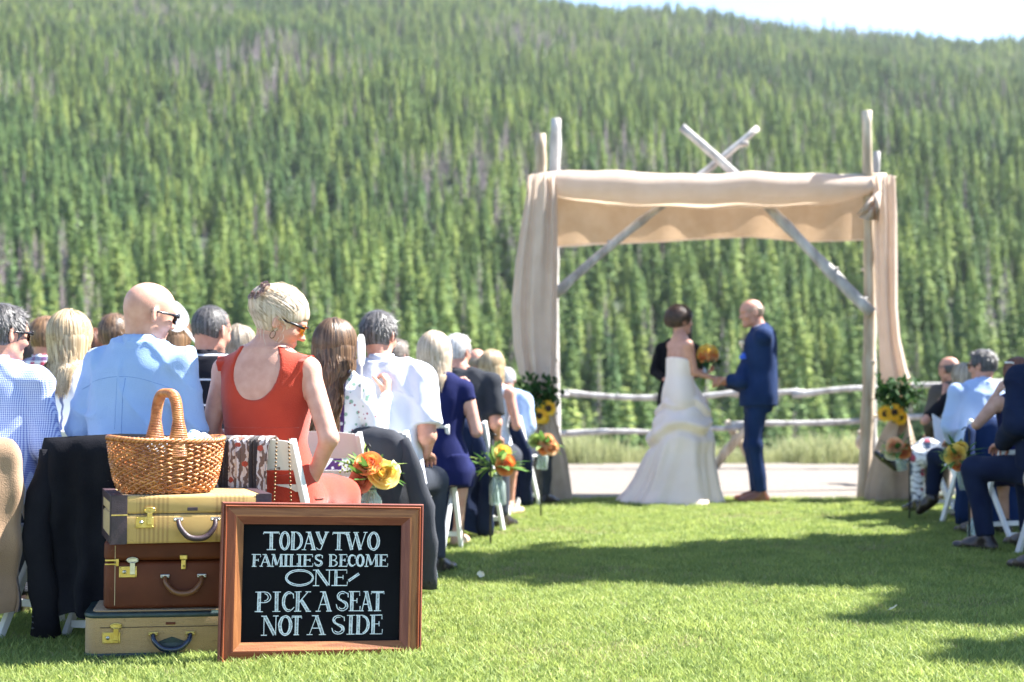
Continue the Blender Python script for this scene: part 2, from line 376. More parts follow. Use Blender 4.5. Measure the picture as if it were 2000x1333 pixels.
# ================================================================== soft solids: a distance field per body or garment, meshed with surface nets
V3 = lambda *a: np.array(a, dtype=np.float64)
def _len(v): return np.sqrt((v * v).sum(-1))
class Field:
    def __init__(s, lo, hi, h):
        s.lo = V3(*lo); s.h = h; s.n = np.maximum(2, np.ceil((V3(*hi) - s.lo) / h).astype(int) + 1)
        s.F = np.full(tuple(s.n), 0.5); ax = [s.lo[i] + h * np.arange(s.n[i]) for i in range(3)]
        s.ax = ax
    def sub(s, lo, hi):
        a = np.clip(np.floor((V3(*lo) - s.lo) / s.h).astype(int), 0, s.n); b = np.clip(np.ceil((V3(*hi) - s.lo) / s.h).astype(int) + 1, 0, s.n)
        if (b <= a).any(): return None, None
        sl = tuple(slice(a[i], b[i]) for i in range(3))
        P = np.stack(np.meshgrid(*[s.ax[i][sl[i]] for i in range(3)], indexing='ij'), -1)
        return sl, P
    def put(s, lo, hi, fn, k=.02, op='u'):
        m = k + 3 * s.h
        sl, P = s.sub(np.array(lo) - m, np.array(hi) + m)
        if sl is None: return
        d = fn(P); F = s.F[sl]
        if op == 'u':
            hh = np.clip(.5 + .5 * (F - d) / max(k, 1e-6), 0, 1); s.F[sl] = F * (1 - hh) + d * hh - k * hh * (1 - hh)
        elif op == 's':
            d = -d; hh = np.clip(.5 - .5 * (F - d) / max(k, 1e-6), 0, 1); s.F[sl] = F * (1 - hh) + d * hh + k * hh * (1 - hh)
        elif op == 'i': s.F[sl] = np.maximum(F, d)
        elif op == 'a': s.F[sl] = F + d
    def cap(s, a, b, ra, rb=None, k=.02, op='u', flat_a=False, flat_b=False, sq=None):
        a, b = V3(*a), V3(*b); rb = ra if rb is None else rb; L = np.linalg.norm(b - a) + 1e-9; u = (b - a) / L
        r = max(ra, rb) * (max(1, 1 if sq is None else 1 / min(sq[1], 1)))
        def fn(P):
            q = P - a; t = (q @ u) / L; tc = np.clip(t, 0, 1); c = q - tc[..., None] * (u * L)
            if sq is not None:
                ax_ = V3(*sq[0]); ax_ = ax_ / np.linalg.norm(ax_); c = c + (c @ ax_)[..., None] * ax_ * (1 / sq[1] - 1)
            d = _len(c) - (ra + (rb - ra) * tc)
            if flat_a: d = np.maximum(d, -t * L)
            if flat_b: d = np.maximum(d, (t - 1) * L)
            return d
        s.put(np.minimum(a, b) - r, np.maximum(a, b) + r, fn, k, op)
    def ell(s, c, rad, k=.02, op='u', M=None):
        c = V3(*c); rad = V3(*rad); r = rad.max()
        MM = None if M is None else np.array(M)
        def fn(P):
            q = P - c
            if MM is not None: q = q @ MM            # columns of MM are the local axes
            k0 = _len(q / rad); k1 = _len(q / (rad * rad)) + 1e-9
            return k0 * (k0 - 1) / k1
        s.put(c - r, c + r, fn, k, op)
    def plane(s, p, nrm, op='i', k=.004):            # keep the side opposite to the normal
        p, nrm = V3(*p), V3(*nrm); nrm = nrm / np.linalg.norm(nrm)
        P = np.stack(np.meshgrid(*s.ax, indexing='ij'), -1)
        d = (P - p) @ nrm; s.F = np.maximum(s.F, d)
    def disp(s, fn):
        P = np.stack(np.meshgrid(*s.ax, indexing='ij'), -1); s.F = s.F + fn(P)
    def torso(s, keys, k=.03, op='u', fn2=None):
        """keys: (z, cx, cy, wx, wy) going up"""
        K = np.array(keys); z0, z1 = K[0, 0], K[-1, 0]
        zz = np.linspace(z0, z1, 60); t = (zz - z0) / (z1 - z0)
        C = [np.interp(zz, K[:, 0], K[:, i]) for i in range(1, 5)]
        ker = np.ones(5) / 5
        C = [np.convolve(np.pad(c, 2, mode='edge'), ker, 'valid') for c in C]
        lo = V3((K[:, 1] - K[:, 3]).min(), (K[:, 2] - K[:, 4]).min(), z0); hi = V3((K[:, 1] + K[:, 3]).max(), (K[:, 2] + K[:, 4]).max(), z1)
        def fn(P):
            z = P[..., 2]; cx, cy, wx, wy = [np.interp(z, zz, c) for c in C]
            X, Y = (P[..., 0] - cx), (P[..., 1] - cy)
            q = (np.abs(X / wx) ** 2.4 + np.abs(Y / wy) ** 2.4) ** (1 / 2.4)
            k1 = np.sqrt((X / wx ** 2) ** 2 + (Y / wy ** 2) ** 2) + 1e-6
            d = np.where(q < .3, (q - 1) * np.minimum(wx, wy), (q - 1) * q / k1)
            if fn2 is not None: d = d + fn2(P)
            return np.maximum(np.maximum(d, z0 - z), z - z1)
        s.put(lo, hi, fn, k, op)
    def mesh(s):
        F, n = s.F, s.n
        S = F < 0
        v8 = [F[i:n[0] - 1 + i, j:n[1] - 1 + j, k:n[2] - 1 + k] for i in (0, 1) for j in (0, 1) for k in (0, 1)]
        c8 = sum((v < 0).astype(np.int8) for v in v8)
        act = (c8 > 0) & (c8 < 8); I = np.argwhere(act)
        if len(I) == 0: return np.zeros((0, 3)), np.zeros((0, 4), int)
        idm = np.full(act.shape, -1, dtype=np.int64); idm[act] = np.arange(len(I))
        cor = [(i, j, k) for i in (0, 1) for j in (0, 1) for k in (0, 1)]
        val = np.stack([v[act] for v in v8], 1); acc = np.zeros((len(I), 3)); cnt = np.zeros(len(I))
        for a in range(8):
            for b in range(a + 1, 8):
                da = np.array(cor[b]) - np.array(cor[a])
                if np.abs(da).sum() != 1: continue
                va, vb = val[:, a], val[:, b]; m = (va < 0) != (vb < 0)
                t = np.where(m, va / np.where(m, va - vb, 1), 0)
                acc += np.where(m[:, None], np.array(cor[a]) + t[:, None] * da, 0); cnt += m
        V = s.lo + s.h * (I + acc / cnt[:, None])
        Q = []
        for ax in range(3):
            a1, a2 = (ax + 1) % 3, (ax + 2) % 3
            sh = list(n); sh[ax] -= 1
            A = S.take(range(0, n[ax] - 1), ax); B = S.take(range(1, n[ax]), ax)
            m = A != B
            E = np.argwhere(m); 
            ok = (E[:, a1] > 0) & (E[:, a2] > 0) & (E[:, a1] < n[a1] - 1) & (E[:, a2] < n[a2] - 1)
            E = E[ok]; inside = A[tuple(E.T)]
            def cell(o1, o2):
                e = E.copy(); e[:, a1] -= o1; e[:, a2] -= o2; return idm[tuple(e.T)]
            q = np.stack([cell(0, 0), cell(1, 0), cell(1, 1), cell(0, 1)], 1)
            q[~inside] = q[~inside][:, ::-1]
            Q.append(q)
        Q = np.concatenate(Q); Q = Q[(Q >= 0).all(1)]
        return V, Q
    def relax(s, V, Q, it=1, f=.5):
        for _ in range(it):
            acc = np.zeros_like(V); c = np.zeros(len(V))
            for a, b in ((0, 1), (1, 2), (2, 3), (3, 0)):
                np.add.at(acc, Q[:, a], V[Q[:, b]]); np.add.at(acc, Q[:, b], V[Q[:, a]])
                np.add.at(c, Q[:, a], 1); np.add.at(c, Q[:, b], 1)
            V = V * (1 - f) + f * acc / np.maximum(c, 1)[:, None]
        return V
def np_mesh(name, parts):
    """parts: list of (V, Q, matidx); fast mesh from numpy, all smooth"""
    V = np.concatenate([p[0] for p in parts]); off = 0; Qs = []; mi = []
    for p in parts: Qs.append(p[1] + off); off += len(p[0]); mi += [p[2]] * len(p[1])
    Q = np.concatenate(Qs); me = bpy.data.meshes.new(name)
    me.vertices.add(len(V)); me.vertices.foreach_set('co', V.ravel())
    me.loops.add(Q.size); me.loops.foreach_set('vertex_index', Q.ravel().astype(np.int32))
    me.polygons.add(len(Q)); me.polygons.foreach_set('loop_start', np.arange(0, Q.size, 4, dtype=np.int32)); me.polygons.foreach_set('loop_total', np.full(len(Q), 4, dtype=np.int32))
    me.polygons.foreach_set('use_smooth', np.ones(len(Q), dtype=bool)); me.polygons.foreach_set('material_index', np.array(mi, dtype=np.int32))
    me.update(); me.validate(); return me
def crease(P, a, seed=0):                # sharp narrow folds running down and across the cloth
    x, y, z = P[..., 0], P[..., 1], P[..., 2]
    p1 = x * 15 + 1.6 * np.sin(z * 6 + seed) + z * 5 * np.sign(x) + .8 * np.sin(z * 17 + x * 9 + seed)
    p2 = x * 9 + z * 22 * np.sign(np.sin(seed) + .01) + 1.4 * np.sin(x * 12 + seed * 2)
    m1 = .5 + .5 * np.sin(z * 7 + x * 5 + seed * 3); m2 = np.clip(np.sin(z * 9 + x * 8 + seed), 0, 1)
    return -a * ((1 - np.abs(np.sin(p1))) ** 2.2 * (.3 + .9 * m1) + (1 - np.abs(np.sin(p2))) ** 2.5 * m2 * 1.2)
def wr(P, a, f, seed=0):                 # soft irregular folds
    x, y, z = P[..., 0], P[..., 1], P[..., 2]
    return a * (np.sin(x * f * 1.1 + 1.7 * np.sin(z * f * .45 + seed) + seed) * np.sin(z * f * .5 + y * f * .6 + seed * 2.1) + .5 * np.sin((x + z * .7) * f * 1.9 + seed * 3 + np.sin(y * f)))

# ------------------------------------------------------------------ skin, hair and cloth
def skin(name, c, c2):
    return mat(name, c, c2, .5, 22, detail=8, bump=.12, bscale=220, sss=.12, spec=.45)
SKIN_P = skin('skin_fair', (.50, .255, .185), (.58, .325, .245))
SKIN_R = skin('skin_ruddy', (.46, .22, .155), (.54, .275, .20))
SKIN_T = skin('skin_tan', (.42, .23, .15), (.50, .29, .20))
M_lip = mat('lips', (.50, .14, .12), rough=.4); M_eye = mat('eye_white', (.75, .72, .68), rough=.3); M_iris = mat('iris_dark', (.05, .04, .03), rough=.2)
def hairmat(name, dark, light, rough=.42):
    m = mat(name, dark, light, rough, 1, spec=.6)
    N, L, mp, p = basecol(m)
    uv = N.new('ShaderNodeUVMap'); no = N.new('ShaderNodeTexNoise'); no.inputs['Scale'].default_value = 1.0; no.inputs['Detail'].default_value = 3
    mp2 = N.new('ShaderNodeMapping'); mp2.inputs['Scale'].default_value = (46, 1.2, 1); L.new(uv.outputs[0], mp2.inputs[0]); L.new(mp2.outputs[0], no.inputs['Vector'])
    rp = N.new('ShaderNodeValToRGB'); rp.color_ramp.elements[0].position = .38; rp.color_ramp.elements[1].position = .62
    rp.color_ramp.elements[0].color = (*dark, 1); rp.color_ramp.elements[1].color = (*light, 1)
    L.new(no.outputs['Fac'], rp.inputs[0]); setcol(m, rp.outputs[0])
    t = N.new('ShaderNodeBsdfTranslucent'); L.new(rp.outputs[0], t.inputs[0]); mx = N.new('ShaderNodeMixShader'); mx.inputs[0].default_value = .22
    L.new(p.outputs[0], mx.inputs[1]); L.new(t.outputs[0], mx.inputs[2]); L.new(mx.outputs[0], N['Material Output'].inputs[0])
    return m
H_BLOND = hairmat('blond_hair', (.30, .20, .10), (.66, .52, .33))
H_PALE = hairmat('pale_blond_hair', (.44, .33, .22), (.72, .61, .48))
H_ASH = hairmat('ash_blond_hair', (.22, .17, .12), (.50, .42, .33))
H_BROWN = hairmat('brown_hair', (.035, .018, .011), (.24, .14, .075))
H_LBROWN = hairmat('light_brown_hair', (.10, .055, .028), (.30, .17, .085))
H_DARK = hairmat('dark_hair', (.015, .010, .008), (.07, .045, .035))
H_SALT = hairmat('salt_and_pepper_hair', (.035, .032, .032), (.17, .16, .16))
H_WHITE = hairmat('white_hair', (.35, .34, .34), (.72, .71, .70))
H_BRIDE = hairmat('dark_brown_curls', (.02, .011, .008), (.12, .06, .035))
H_AUB = hairmat('auburn_hair', (.09, .03, .016), (.25, .095, .045))
H_MID = hairmat('grey_brown_hair', (.10, .075, .06), (.28, .23, .19))

def cloth(name, c1, c2=None, rough=.85, bump=.25, sheen=.3, trans=0.0, **kw):
    return mat(name, c1, c2 or tuple(min(1, v * 1.12) for v in c1), rough, kw.pop('scale', 5), bump=bump, bscale=kw.pop('bscale', 220), sheen=(sheen if max(c1) > .2 else .02), trans=trans, spec=(.2 if max(c1) > .1 else .08), **kw)
C_NAVY = cloth('navy_cloth', (.008, .013, .035), (.014, .022, .052)); C_NAVY2 = cloth('bright_navy_suit', (.010, .024, .075), (.016, .034, .10))
C_BLACK = cloth('black_cloth', (.006, .006, .009), (.012, .012, .016)); C_CHAR = cloth('charcoal_cloth', (.035, .038, .046), (.055, .058, .068))
C_TEE = cloth('dark_grey_tee', (.022, .024, .030), (.035, .038, .046)); C_TAN = cloth('tan_jacket_cloth', (.27, .17, .10), (.34, .22, .135))
C_LBLUE = cloth('light_blue_shirt', (.27, .40, .66), (.32, .46, .72), trans=.12); C_WHITE = cloth('white_shirt', (.62, .66, .78), (.68, .71, .82), trans=.12)
C_PBLUE = cloth('pale_blue_shirt', (.36, .48, .74), (.40, .52, .78), trans=.1)
C_RED = cloth('rust_red_dress', (.40, .035, .016), (.48, .05, .022), trans=.08); C_GREYB = cloth('brown_grey_jacket', (.07, .06, .058), (.10, .088, .08))
C_KHAKI = cloth('beige_trousers', (.42, .34, .25)); C_JEANS = cloth('dark_trousers', (.03, .035, .045), (.05, .055, .07))
M_SHOE = mat('black_shoe_leather', (.012, .010, .010), (.03, .02, .018), .3, 5); M_SHOEB = mat('brown_shoe_leather', (.14, .05, .03), (.18, .07, .04), .35, 5)
M_TSOLE = mat('tan_sandal', (.55, .36, .25), (.62, .42, .30), .6, 5)
def pattern(name, base, fn, **kw):
    m = cloth(name, base, base, **kw); N, L, mp, p = basecol(m); setcol(m, fn(m, N, L, mp)); return m
def vor(N, L, v, sc, feat='F1', rnd=1.0):
    n = N.new('ShaderNodeTexVoronoi'); n.feature = feat; n.inputs['Scale'].default_value = sc; n.inputs['Randomness'].default_value = rnd; L.new(v, n.inputs['Vector']); return n
def wav(N, L, v, sc, dist=0, axis='X', ds=1.0, ty='BANDS'):
    n = N.new('ShaderNodeTexWave'); n.wave_type = ty; n.bands_direction = axis if ty == 'BANDS' else 'X'; n.inputs['Scale'].default_value = sc; n.inputs['Distortion'].default_value = dist; n.inputs['Detail Scale'].default_value = ds
    L.new(v, n.inputs['Vector']); return n.outputs['Fac']
def _ging(m, N, L, v):
    a = mth(m, 'GREATER_THAN', wav(N, L, v, 44, axis='X'), .5); b = mth(m, 'GREATER_THAN', wav(N, L, v, 44, axis='Z'), .5)
    return mixc(m, mth(m, 'MULTIPLY', mth(m, 'ADD', a, b), .5), (.60, .68, .86), (.09, .13, .45))
C_GING = pattern('blue_gingham_shirt', (.3, .3, .6), _ging, trans=.1)
def _plaid(m, N, L, v):
    a = wav(N, L, v, 5, axis='X'); b = wav(N, L, v, 5, axis='Z')
    c = mixc(m, mth(m, 'GREATER_THAN', a, .62), (.62, .60, .66), (.42, .05, .09)); c = mixc(m, mth(m, 'MULTIPLY', mth(m, 'GREATER_THAN', b, .6), .7), c, (.06, .09, .24))
    return mixc(m, mth(m, 'MULTIPLY', mth(m, 'GREATER_THAN', wav(N, L, v, 10, axis='Z'), .93), .8), c, (.8, .8, .85))
C_PLAID = pattern('red_plaid_shirt', (.5, .2, .2), _plaid)
def _pin(m, N, L, v): return mixc(m, mth(m, 'GREATER_THAN', wav(N, L, v, 2.6, dist=.6, axis='Z'), .986), (.012, .012, .017), (.55, .57, .62))
C_PIN = pattern('black_suit_with_pale_stripes', (.01, .01, .01), _pin)
def _bw(m, N, L, v):
    a = wav(N, L, v, 4.2, dist=5.0, axis='X', ds=1.6); d = vor(N, L, v, 9.5).outputs['Distance']
    c = mixc(m, mth(m, 'LESS_THAN', d, .26), (.74, .76, .82), (.02, .09, .42))
    return mixc(m, mth(m, 'GREATER_THAN', a, .93), c, (.10, .13, .28))
C_BWP = pattern('blue_and_white_print', (.7, .7, .7), _bw)
def _pais(m, N, L, v):
    sx = N.new('ShaderNodeSeparateXYZ'); L.new(v, sx.inputs[0]); ax_ = mth(m, 'ABSOLUTE', sx.outputs[0])
    vo = vor(N, L, v, 34); d = vo.outputs['Distance']; d2 = vor(N, L, v, 15).outputs['Distance']
    c = mixc(m, mth(m, 'GREATER_THAN', d, .30), (.60, .60, .66), (.07, .025, .12)); c = mixc(m, mth(m, 'LESS_THAN', d2, .22), c, (.10, .05, .20))
    dia = mth(m, 'ADD', mth(m, 'MULTIPLY', ax_, 2.6), mth(m, 'MULTIPLY', wav(N, L, v, 1.4, axis='Z'), .16)); c = mixc(m, mth(m, 'LESS_THAN', dia, .13), c, (.70, .72, .80))
    side = mixc(m, mth(m, 'LESS_THAN', vor(N, L, v, 26).outputs['Distance'], .26), (.66, .68, .68), (.22, .36, .28)); side = mixc(m, mth(m, 'LESS_THAN', vor(N, L, v, 33).outputs['Distance'], .18), side, (.30, .08, .12))
    return mixc(m, mth(m, 'GREATER_THAN', ax_, .085), c, side)
C_PAIS = pattern('white_purple_paisley_blouse', (.7, .7, .7), _pais)
def _flor(m, N, L, v):
    v1 = vor(N, L, v, 11); c = mixc(m, mth(m, 'LESS_THAN', v1.outputs['Distance'], .36), (.72, .72, .74), (.10, .14, .22))
    c = mixc(m, mth(m, 'LESS_THAN', vor(N, L, v, 8.3).outputs['Distance'], .27), c, (.38, .05, .09)); c = mixc(m, mth(m, 'LESS_THAN', vor(N, L, v, 6.1).outputs['Distance'], .17), c, (.06, .14, .08))
    return mixc(m, mth(m, 'GREATER_THAN', wav(N, L, v, 7, dist=8, axis='Z', ds=2), .93), c, (.12, .12, .12))
C_FLOR = pattern('white_floral_print', (.7, .7, .7), _flor)
C_DRESSN = cloth('navy_dress_cloth', (.010, .013, .06), (.016, .020, .085))

# ------------------------------------------------------------------ a head
def frame(yaw=0, pitch=0, roll=0):       # yaw +: to the left of the facing direction; pitch +: looks down
    return Matrix.Rotation(math.radians(yaw), 3, 'Z') @ Matrix.Rotation(math.radians(-pitch), 3, 'X') @ Matrix.Rotation(math.radians(roll), 3, 'Y')
def head_field(c, M, nb, h, sc=1.0, neck=.055):
    """c: centre of the skull, nb: base of the neck"""
    A = np.array(M); c = V3(*c); nb = V3(*nb)
    T = lambda p: c + A @ (V3(*p) * sc)
    lo = np.minimum(c - .15 * sc, nb - .06); hi = np.maximum(c + .15 * sc, nb + .07)
    f = Field(lo, hi, h)
    E = lambda p, r, k=.02, op='u', MM=None: f.ell(T(p), V3(*r) * sc, k * sc, op, A if MM is None else A @ np.array(MM))
    E((0, -.014, .022), (.076, .098, .094)); E((0, .018, .03), (.068, .075, .075), .03)
    E((0, .028, -.035), (.058, .058, .078), .035)
    f.cap(T((-.045, .01, -.072)), T((0, .062, -.098)), .018 * sc, .020 * sc, .03 * sc); f.cap(T((.045, .01, -.072)), T((0, .062, -.098)), .018 * sc, .020 * sc, .03 * sc)
    E((0, .068, -.096), (.022, .018, .018), .02)
    f.cap(T((0, .084, .004)), T((0, .108, -.030)), .008 * sc, .012 * sc, .012 * sc); E((.011, .096, -.034), (.009, .010, .008), .008); E((-.011, .096, -.034), (.009, .010, .008), .008)
    E((0, .078, .022), (.052, .018, .011), .02)
    for s in (-1, 1):
        E((s * .042, .055, -.030), (.024, .024, .022), .025)
        E((s * .031, .094, .002), (.015, .013, .010), .012, 's'); E((s * .031, .078, .002), (.013, .011, .012), .004)
        ER = Matrix.Rotation(s * .55, 3, 'Z')
        E((s * .085, -.016, -.010), (.008, .021, .033), .006, MM=ER); E((s * .092, -.008, -.006), (.007, .011, .020), .006, 's', MM=ER)
    E((0, .086, -.060), (.022, .010, .006), .008); E((0, .083, -.070), (.019, .010, .006), .008)
    nk = T((0, -.022, -.06)); f.cap(nk, nb, neck * sc, neck * 1.06, .03)
    f.cap(T((0, -.055, -.02)), nk + (nb - nk) * .5 + A @ V3(0, -.012, 0), .035 * sc, .04 * sc, .03)
    V, Q = f.mesh(); return f.relax(V, Q, 1, .35), Q, T

def ribbons(strands, seed=3):            # strands: list of (points, half width, normal hint) -> V, F, UV (u differs per strand, v along it)
    V, Fc, UV = [], [], []; r = random.Random(seed)
    for pts, wd, nh in strands:
        k = len(pts); b = len(V); u = r.random()
        for i in range(k):
            t = pts[min(i + 1, k - 1)] - pts[max(i - 1, 0)]; nrm = nh[i]
            s = np.cross(t, nrm); L = np.linalg.norm(s); s = s / L if L > 1e-9 else V3(1, 0, 0)
            ww = wd * (1 - .75 * (i / (k - 1)) ** 3) * (1 if i else .5)
            V += [pts[i] - s * ww, pts[i] + nrm * ww * .5, pts[i] + s * ww]
            UV += [(u, i / (k - 1) + u * 3)] * 3
        for i in range(k - 1):
            a = b + i * 3; Fc += [(a, a + 1, a + 4, a + 3), (a + 1, a + 2, a + 5, a + 4)]
    return V, Fc, UV
def hair_object(strs, base, m, parent, seed):
    V, Fc, UV = ribbons(strs, seed)
    me = bpy.data.meshes.new('hair')
    allV = [tuple(v) for v in V]; allF = [tuple(f) for f in Fc]; n0 = len(allV)
    for bV, bQ in base:
        o = len(allV); allV += [tuple(v) for v in bV]; allF += [tuple(int(i) + o for i in q) for q in bQ]
        r0 = bV.mean(0)
        for v in bV: UV.append((math.atan2(v[0] - r0[0], v[1] - r0[1]) / 6.28 + .5, v[2] * 2))
    me.from_pydata(allV, [], allF); me.polygons.foreach_set('use_smooth', [True] * len(allF))
    ul = me.uv_layers.new(name='UVMap'); vi = np.zeros(len(me.loops), dtype=np.int32); me.loops.foreach_get('vertex_index', vi)
    ul.data.foreach_set('uv', np.array(UV, dtype=np.float32)[vi].ravel())
    return link('hair', me, m, parent)
def hair(parent, c, M, sc, m, style, seed=1, n=650, length=.25, body=None, q=1.0, big=1.0):
    """style: 'short' | 'long' | 'bob' | 'updo' | 'buzz' | 'fringe' (bald with hair round the sides)"""
    A = np.array(M); c = V3(*c); r = random.Random(seed); strs = []
    ER = V3(.080, .101, .098) * sc * (1 + (big - 1) * .6); C0 = V3(0, -.012, .022) * sc; bgl = big if style in ('long', 'bob') else 1
    W = lambda p: c + A @ p
    down = A.T @ V3(0, 0, -1)
    n = int(n * q)
    def surf(d, off): d = d / np.linalg.norm(d); return C0 + d * ER * (1 + off)
    def front(p):        # hairline: in front of this no hair
        x, y, z = p / sc; return y > .052 + .25 * (z - .04) if z < .085 else False
    base = []
    lo, hi = c - .2 * sc, c + .2 * sc
    bf = Field(lo, hi, .010 if q >= 1 else .014)
    if style in ('short', 'buzz', 'fringe'):
        th = {'short': .012, 'buzz': .003, 'fringe': .003}[style]
        bf.ell(W(C0), ER * (1 + th / .1) - V3(0, 0, 0), .01, M=A)
        bf.ell(W(V3(0, .085, -.045) * sc), V3(.085, .085, .095) * sc, .01, 's', M=A)      # face
        bf.ell(W(V3(0, .125, .03) * sc), V3(.12, .07, .05) * sc, .01, 's', M=A)
        bf.plane(W(V3(0, -.03, -.058) * sc), A @ V3(0, .35, -1))
        if style == 'fringe': bf.ell(W(V3(0, .0, .10) * sc), V3(.10, .13, .075) * sc, .01, 's', M=A)
        for s in (-1, 1): bf.ell(W(V3(s * .090, -.004, -.014) * sc), V3(.03, .030, .040) * sc, .006, 's', M=A)
    elif style in ('long', 'bob'):
        bf = Field(c - V3(.22, .22, length + .1), c + .2, .012 if q >= 1 else .016)
        bf.ell(W(C0 + V3(0, -.004, .004)), ER * 1.12, .02, M=A)
        for i in range(9):
            a = math.radians(-100 + 25 * i); d = V3(math.sin(a) * .066, -math.cos(a) * .074 - .014, 0) * sc * bgl
            p0 = W(d + V3(0, 0, -.01)); nar = 1.02 if style == 'long' else .95
            dd = A @ (d * nar); bot = V3(c[0] + dd[0], c[1] + dd[1] - (.03 if style == 'long' else 0), c[2] - length * ((.62 if style == 'long' else .80) + .1 * math.sin(i * 2.3 + seed)))
            bf.cap(p0, bot, .034 * sc, .022 * sc, .025)
        bf.ell(W(V3(0, .12, -.03) * sc), V3(.060, .09, .10) * sc, .01, 's', M=A)
    elif style == 'updo':
        bf.ell(W(C0 + V3(0, -.006, .01)), ER * 1.10, .01, M=A); bf.ell(W(V3(0, -.108, .050) * sc), V3(.052, .048, .055) * sc * big ** 1.6, .03, M=A)
        bf.ell(W(V3(0, -.05, .095) * sc), V3(.06, .06, .04) * sc, .03, M=A)
        bf.ell(W(V3(0, .10, -.045) * sc), V3(.095, .075, .09) * sc, .01, 's', M=A); bf.plane(W(V3(0, -.03, -.062) * sc), A @ V3(0, .4, -1))
        for s in (-1, 1): bf.ell(W(V3(s * .092, .006, -.020) * sc), V3(.03, .026, .032) * sc, .006, 's', M=A)
    bV, bQ = bf.mesh()
    if len(bV): bV = bf.relax(bV, bQ, 2, .5); base = [(bV, bQ)]
    for i in range(n):
        # root direction on the skull
        while True:
            d = V3(r.gauss(0, 1), r.gauss(0, 1), r.gauss(.35, 1)); d /= np.linalg.norm(d)
            p = C0 + d * ER
            if d[2] < -.55 or front(p): continue
            if abs(p[0]) > .062 * sc and -.045 * sc < p[2] < .022 * sc and -.03 * sc < p[1] < .03 * sc and style != 'long': continue
            if style == 'fringe' and p[2] > .04 * sc: continue
            break
        if style in ('short', 'buzz', 'fringe'):
            L = {'short': r.uniform(.016, .032), 'buzz': .008, 'fringe': .014}[style]
            cr = V3(0, -.045, .10) * sc; fl = p - cr; nrm = (p - C0) / ER; nrm /= np.linalg.norm(nrm); fl = fl - nrm * fl.dot(nrm); fl /= (np.linalg.norm(fl) + 1e-6)
            if d[1] > .3 and d[2] > .5: fl = V3(r.uniform(-.5, .5), .8, .2)
            fl = fl + V3(r.gauss(0, .25), r.gauss(0, .25), r.gauss(0, .15))
            lift = .38 if style == 'short' else .35
            p = C0 + d * ER * 1.06
            pts = [W(p + (fl * (1 - lift * (1 - t)) + nrm * lift * (1 - .6 * t)) * L * t) for t in (0, .5, 1)]
            strs.append((pts, r.uniform(.0010, .0020) if style == 'short' else .001, [A @ nrm] * 3)); continue
        if style == 'updo' and big > 1.2 and r.random() < .8:     # loose curls
            q0 = W(C0 + d * ER * 1.14 + V3(0, -.02, .0)); a0 = r.uniform(0, 6.28); rc = r.uniform(.012, .026); nn = A @ d; t1 = np.cross(nn, V3(.1, .2, 1)); t1 /= np.linalg.norm(t1); t2 = np.cross(nn, t1)
            strs.append(([q0 + (t1 * math.cos(a0 + k * .8) + t2 * math.sin(a0 + k * .8)) * rc + nn * (.010 * math.sin(k * .55)) for k in range(7)], r.uniform(.0015, .003), [nn] * 7)); continue
        if style == 'updo':
            tgt = V3(r.uniform(-.035, .035), -.125, r.uniform(.03, .09)) * sc; pts = []; nh = []
            j = r.uniform(.06, .22) + (.12 if r.random() < .06 else 0)
            for k in range(7):
                t = k / 6; q_ = p * (1 - t) + tgt * t; dd = q_ - C0; dd = dd / np.linalg.norm(dd / ER); 
                w_ = C0 + dd * (1 + j * math.sin(t * PI) * 1.0 + .04); 
                if t > .75: w_ = w_ * (1 - (t - .75) * 2) + tgt * (t - .75) * 2 + V3(0, -.02, .0) * (t - .75)
                pts.append(W(w_)); nh.append(A @ (dd / np.linalg.norm(dd)))
            strs.append((pts, r.uniform(.0010, .0028), nh)); continue
        # long and bob: comb from the parting down over the skull, then hang
        Ls = length * r.uniform(.82, 1.04); off = r.uniform(.10, .24); ph = r.uniform(0, 6.28); wv = (.013 if style == 'long' else .009) * r.uniform(.5, 1.4)
        part = V3(.012, r.uniform(-.06, .06), .098) * sc
        q_ = p.copy(); pts = []; nh = []; st = .028; travelled = 0
        top = C0 + V3(.01, 0, 0); wpos = W(q_)
        tot = Ls + .12 - max(0, (c[2] + .1 * sc - wpos[2])) 
        K = max(4, int(tot / st)); vel = None; cur = C0 + (p - C0) * (1 + off)
        dnL = down; hang = False
        lean = A @ V3(0, 0, 0)
        for k in range(K):
            rel = cur - C0; e = np.linalg.norm(rel / (ER * (1 + off)))
            nrm = rel / (ER ** 2); nrm /= np.linalg.norm(nrm)
            if not hang:
                t = dnL - nrm * dnL.dot(nrm); lt = np.linalg.norm(t)
                if lt < .25: t = V3(cur[0] - part[0], -.3, 0) + dnL * .2; t = t - nrm * t.dot(nrm); lt = np.linalg.norm(t)
                # keep clear of the face: comb backwards when in front of the ears
                if cur[1] > .01 * sc and cur[2] < .06 * sc: t = t + V3(np.sign(cur[0]) * .35, -.55, 0)
                t /= np.linalg.norm(t)
                pts.append(W(cur)); nh.append(A @ nrm); cur = cur + t * st
                rel = cur - C0; e = np.linalg.norm(rel / (ER * (1 + off))); cur = C0 + rel / e
                if (W(cur)[2] < c[2] - .02 * sc): hang = True; wp = W(cur); hx = A @ nrm; cen = c + A @ V3(0, -.03, 0)
            else:
                pts.append(wp.copy()); nh.append(hx)
                inw = V3(cen[0] - wp[0], cen[1] - wp[1], 0)
                fr = k / K
                wp = wp + V3(0, 0, -1) * st + inw * (.018 if style == 'long' else (.02 + .10 * max(0, fr - .7))) + V3(math.cos(ph + k * 1.1), math.sin(ph + k * .9), 0) * wv * .6 + (V3(0, -.004, 0) if style == 'long' else 0)
                if body is not None:
                    by = body(wp)
                    if by is not None and wp[1] > by: wp[1] = by - .004
        if len(pts) >= 3: strs.append((pts, r.uniform(.0016, .0042), nh))
    return hair_object(strs, base, m, parent, seed)

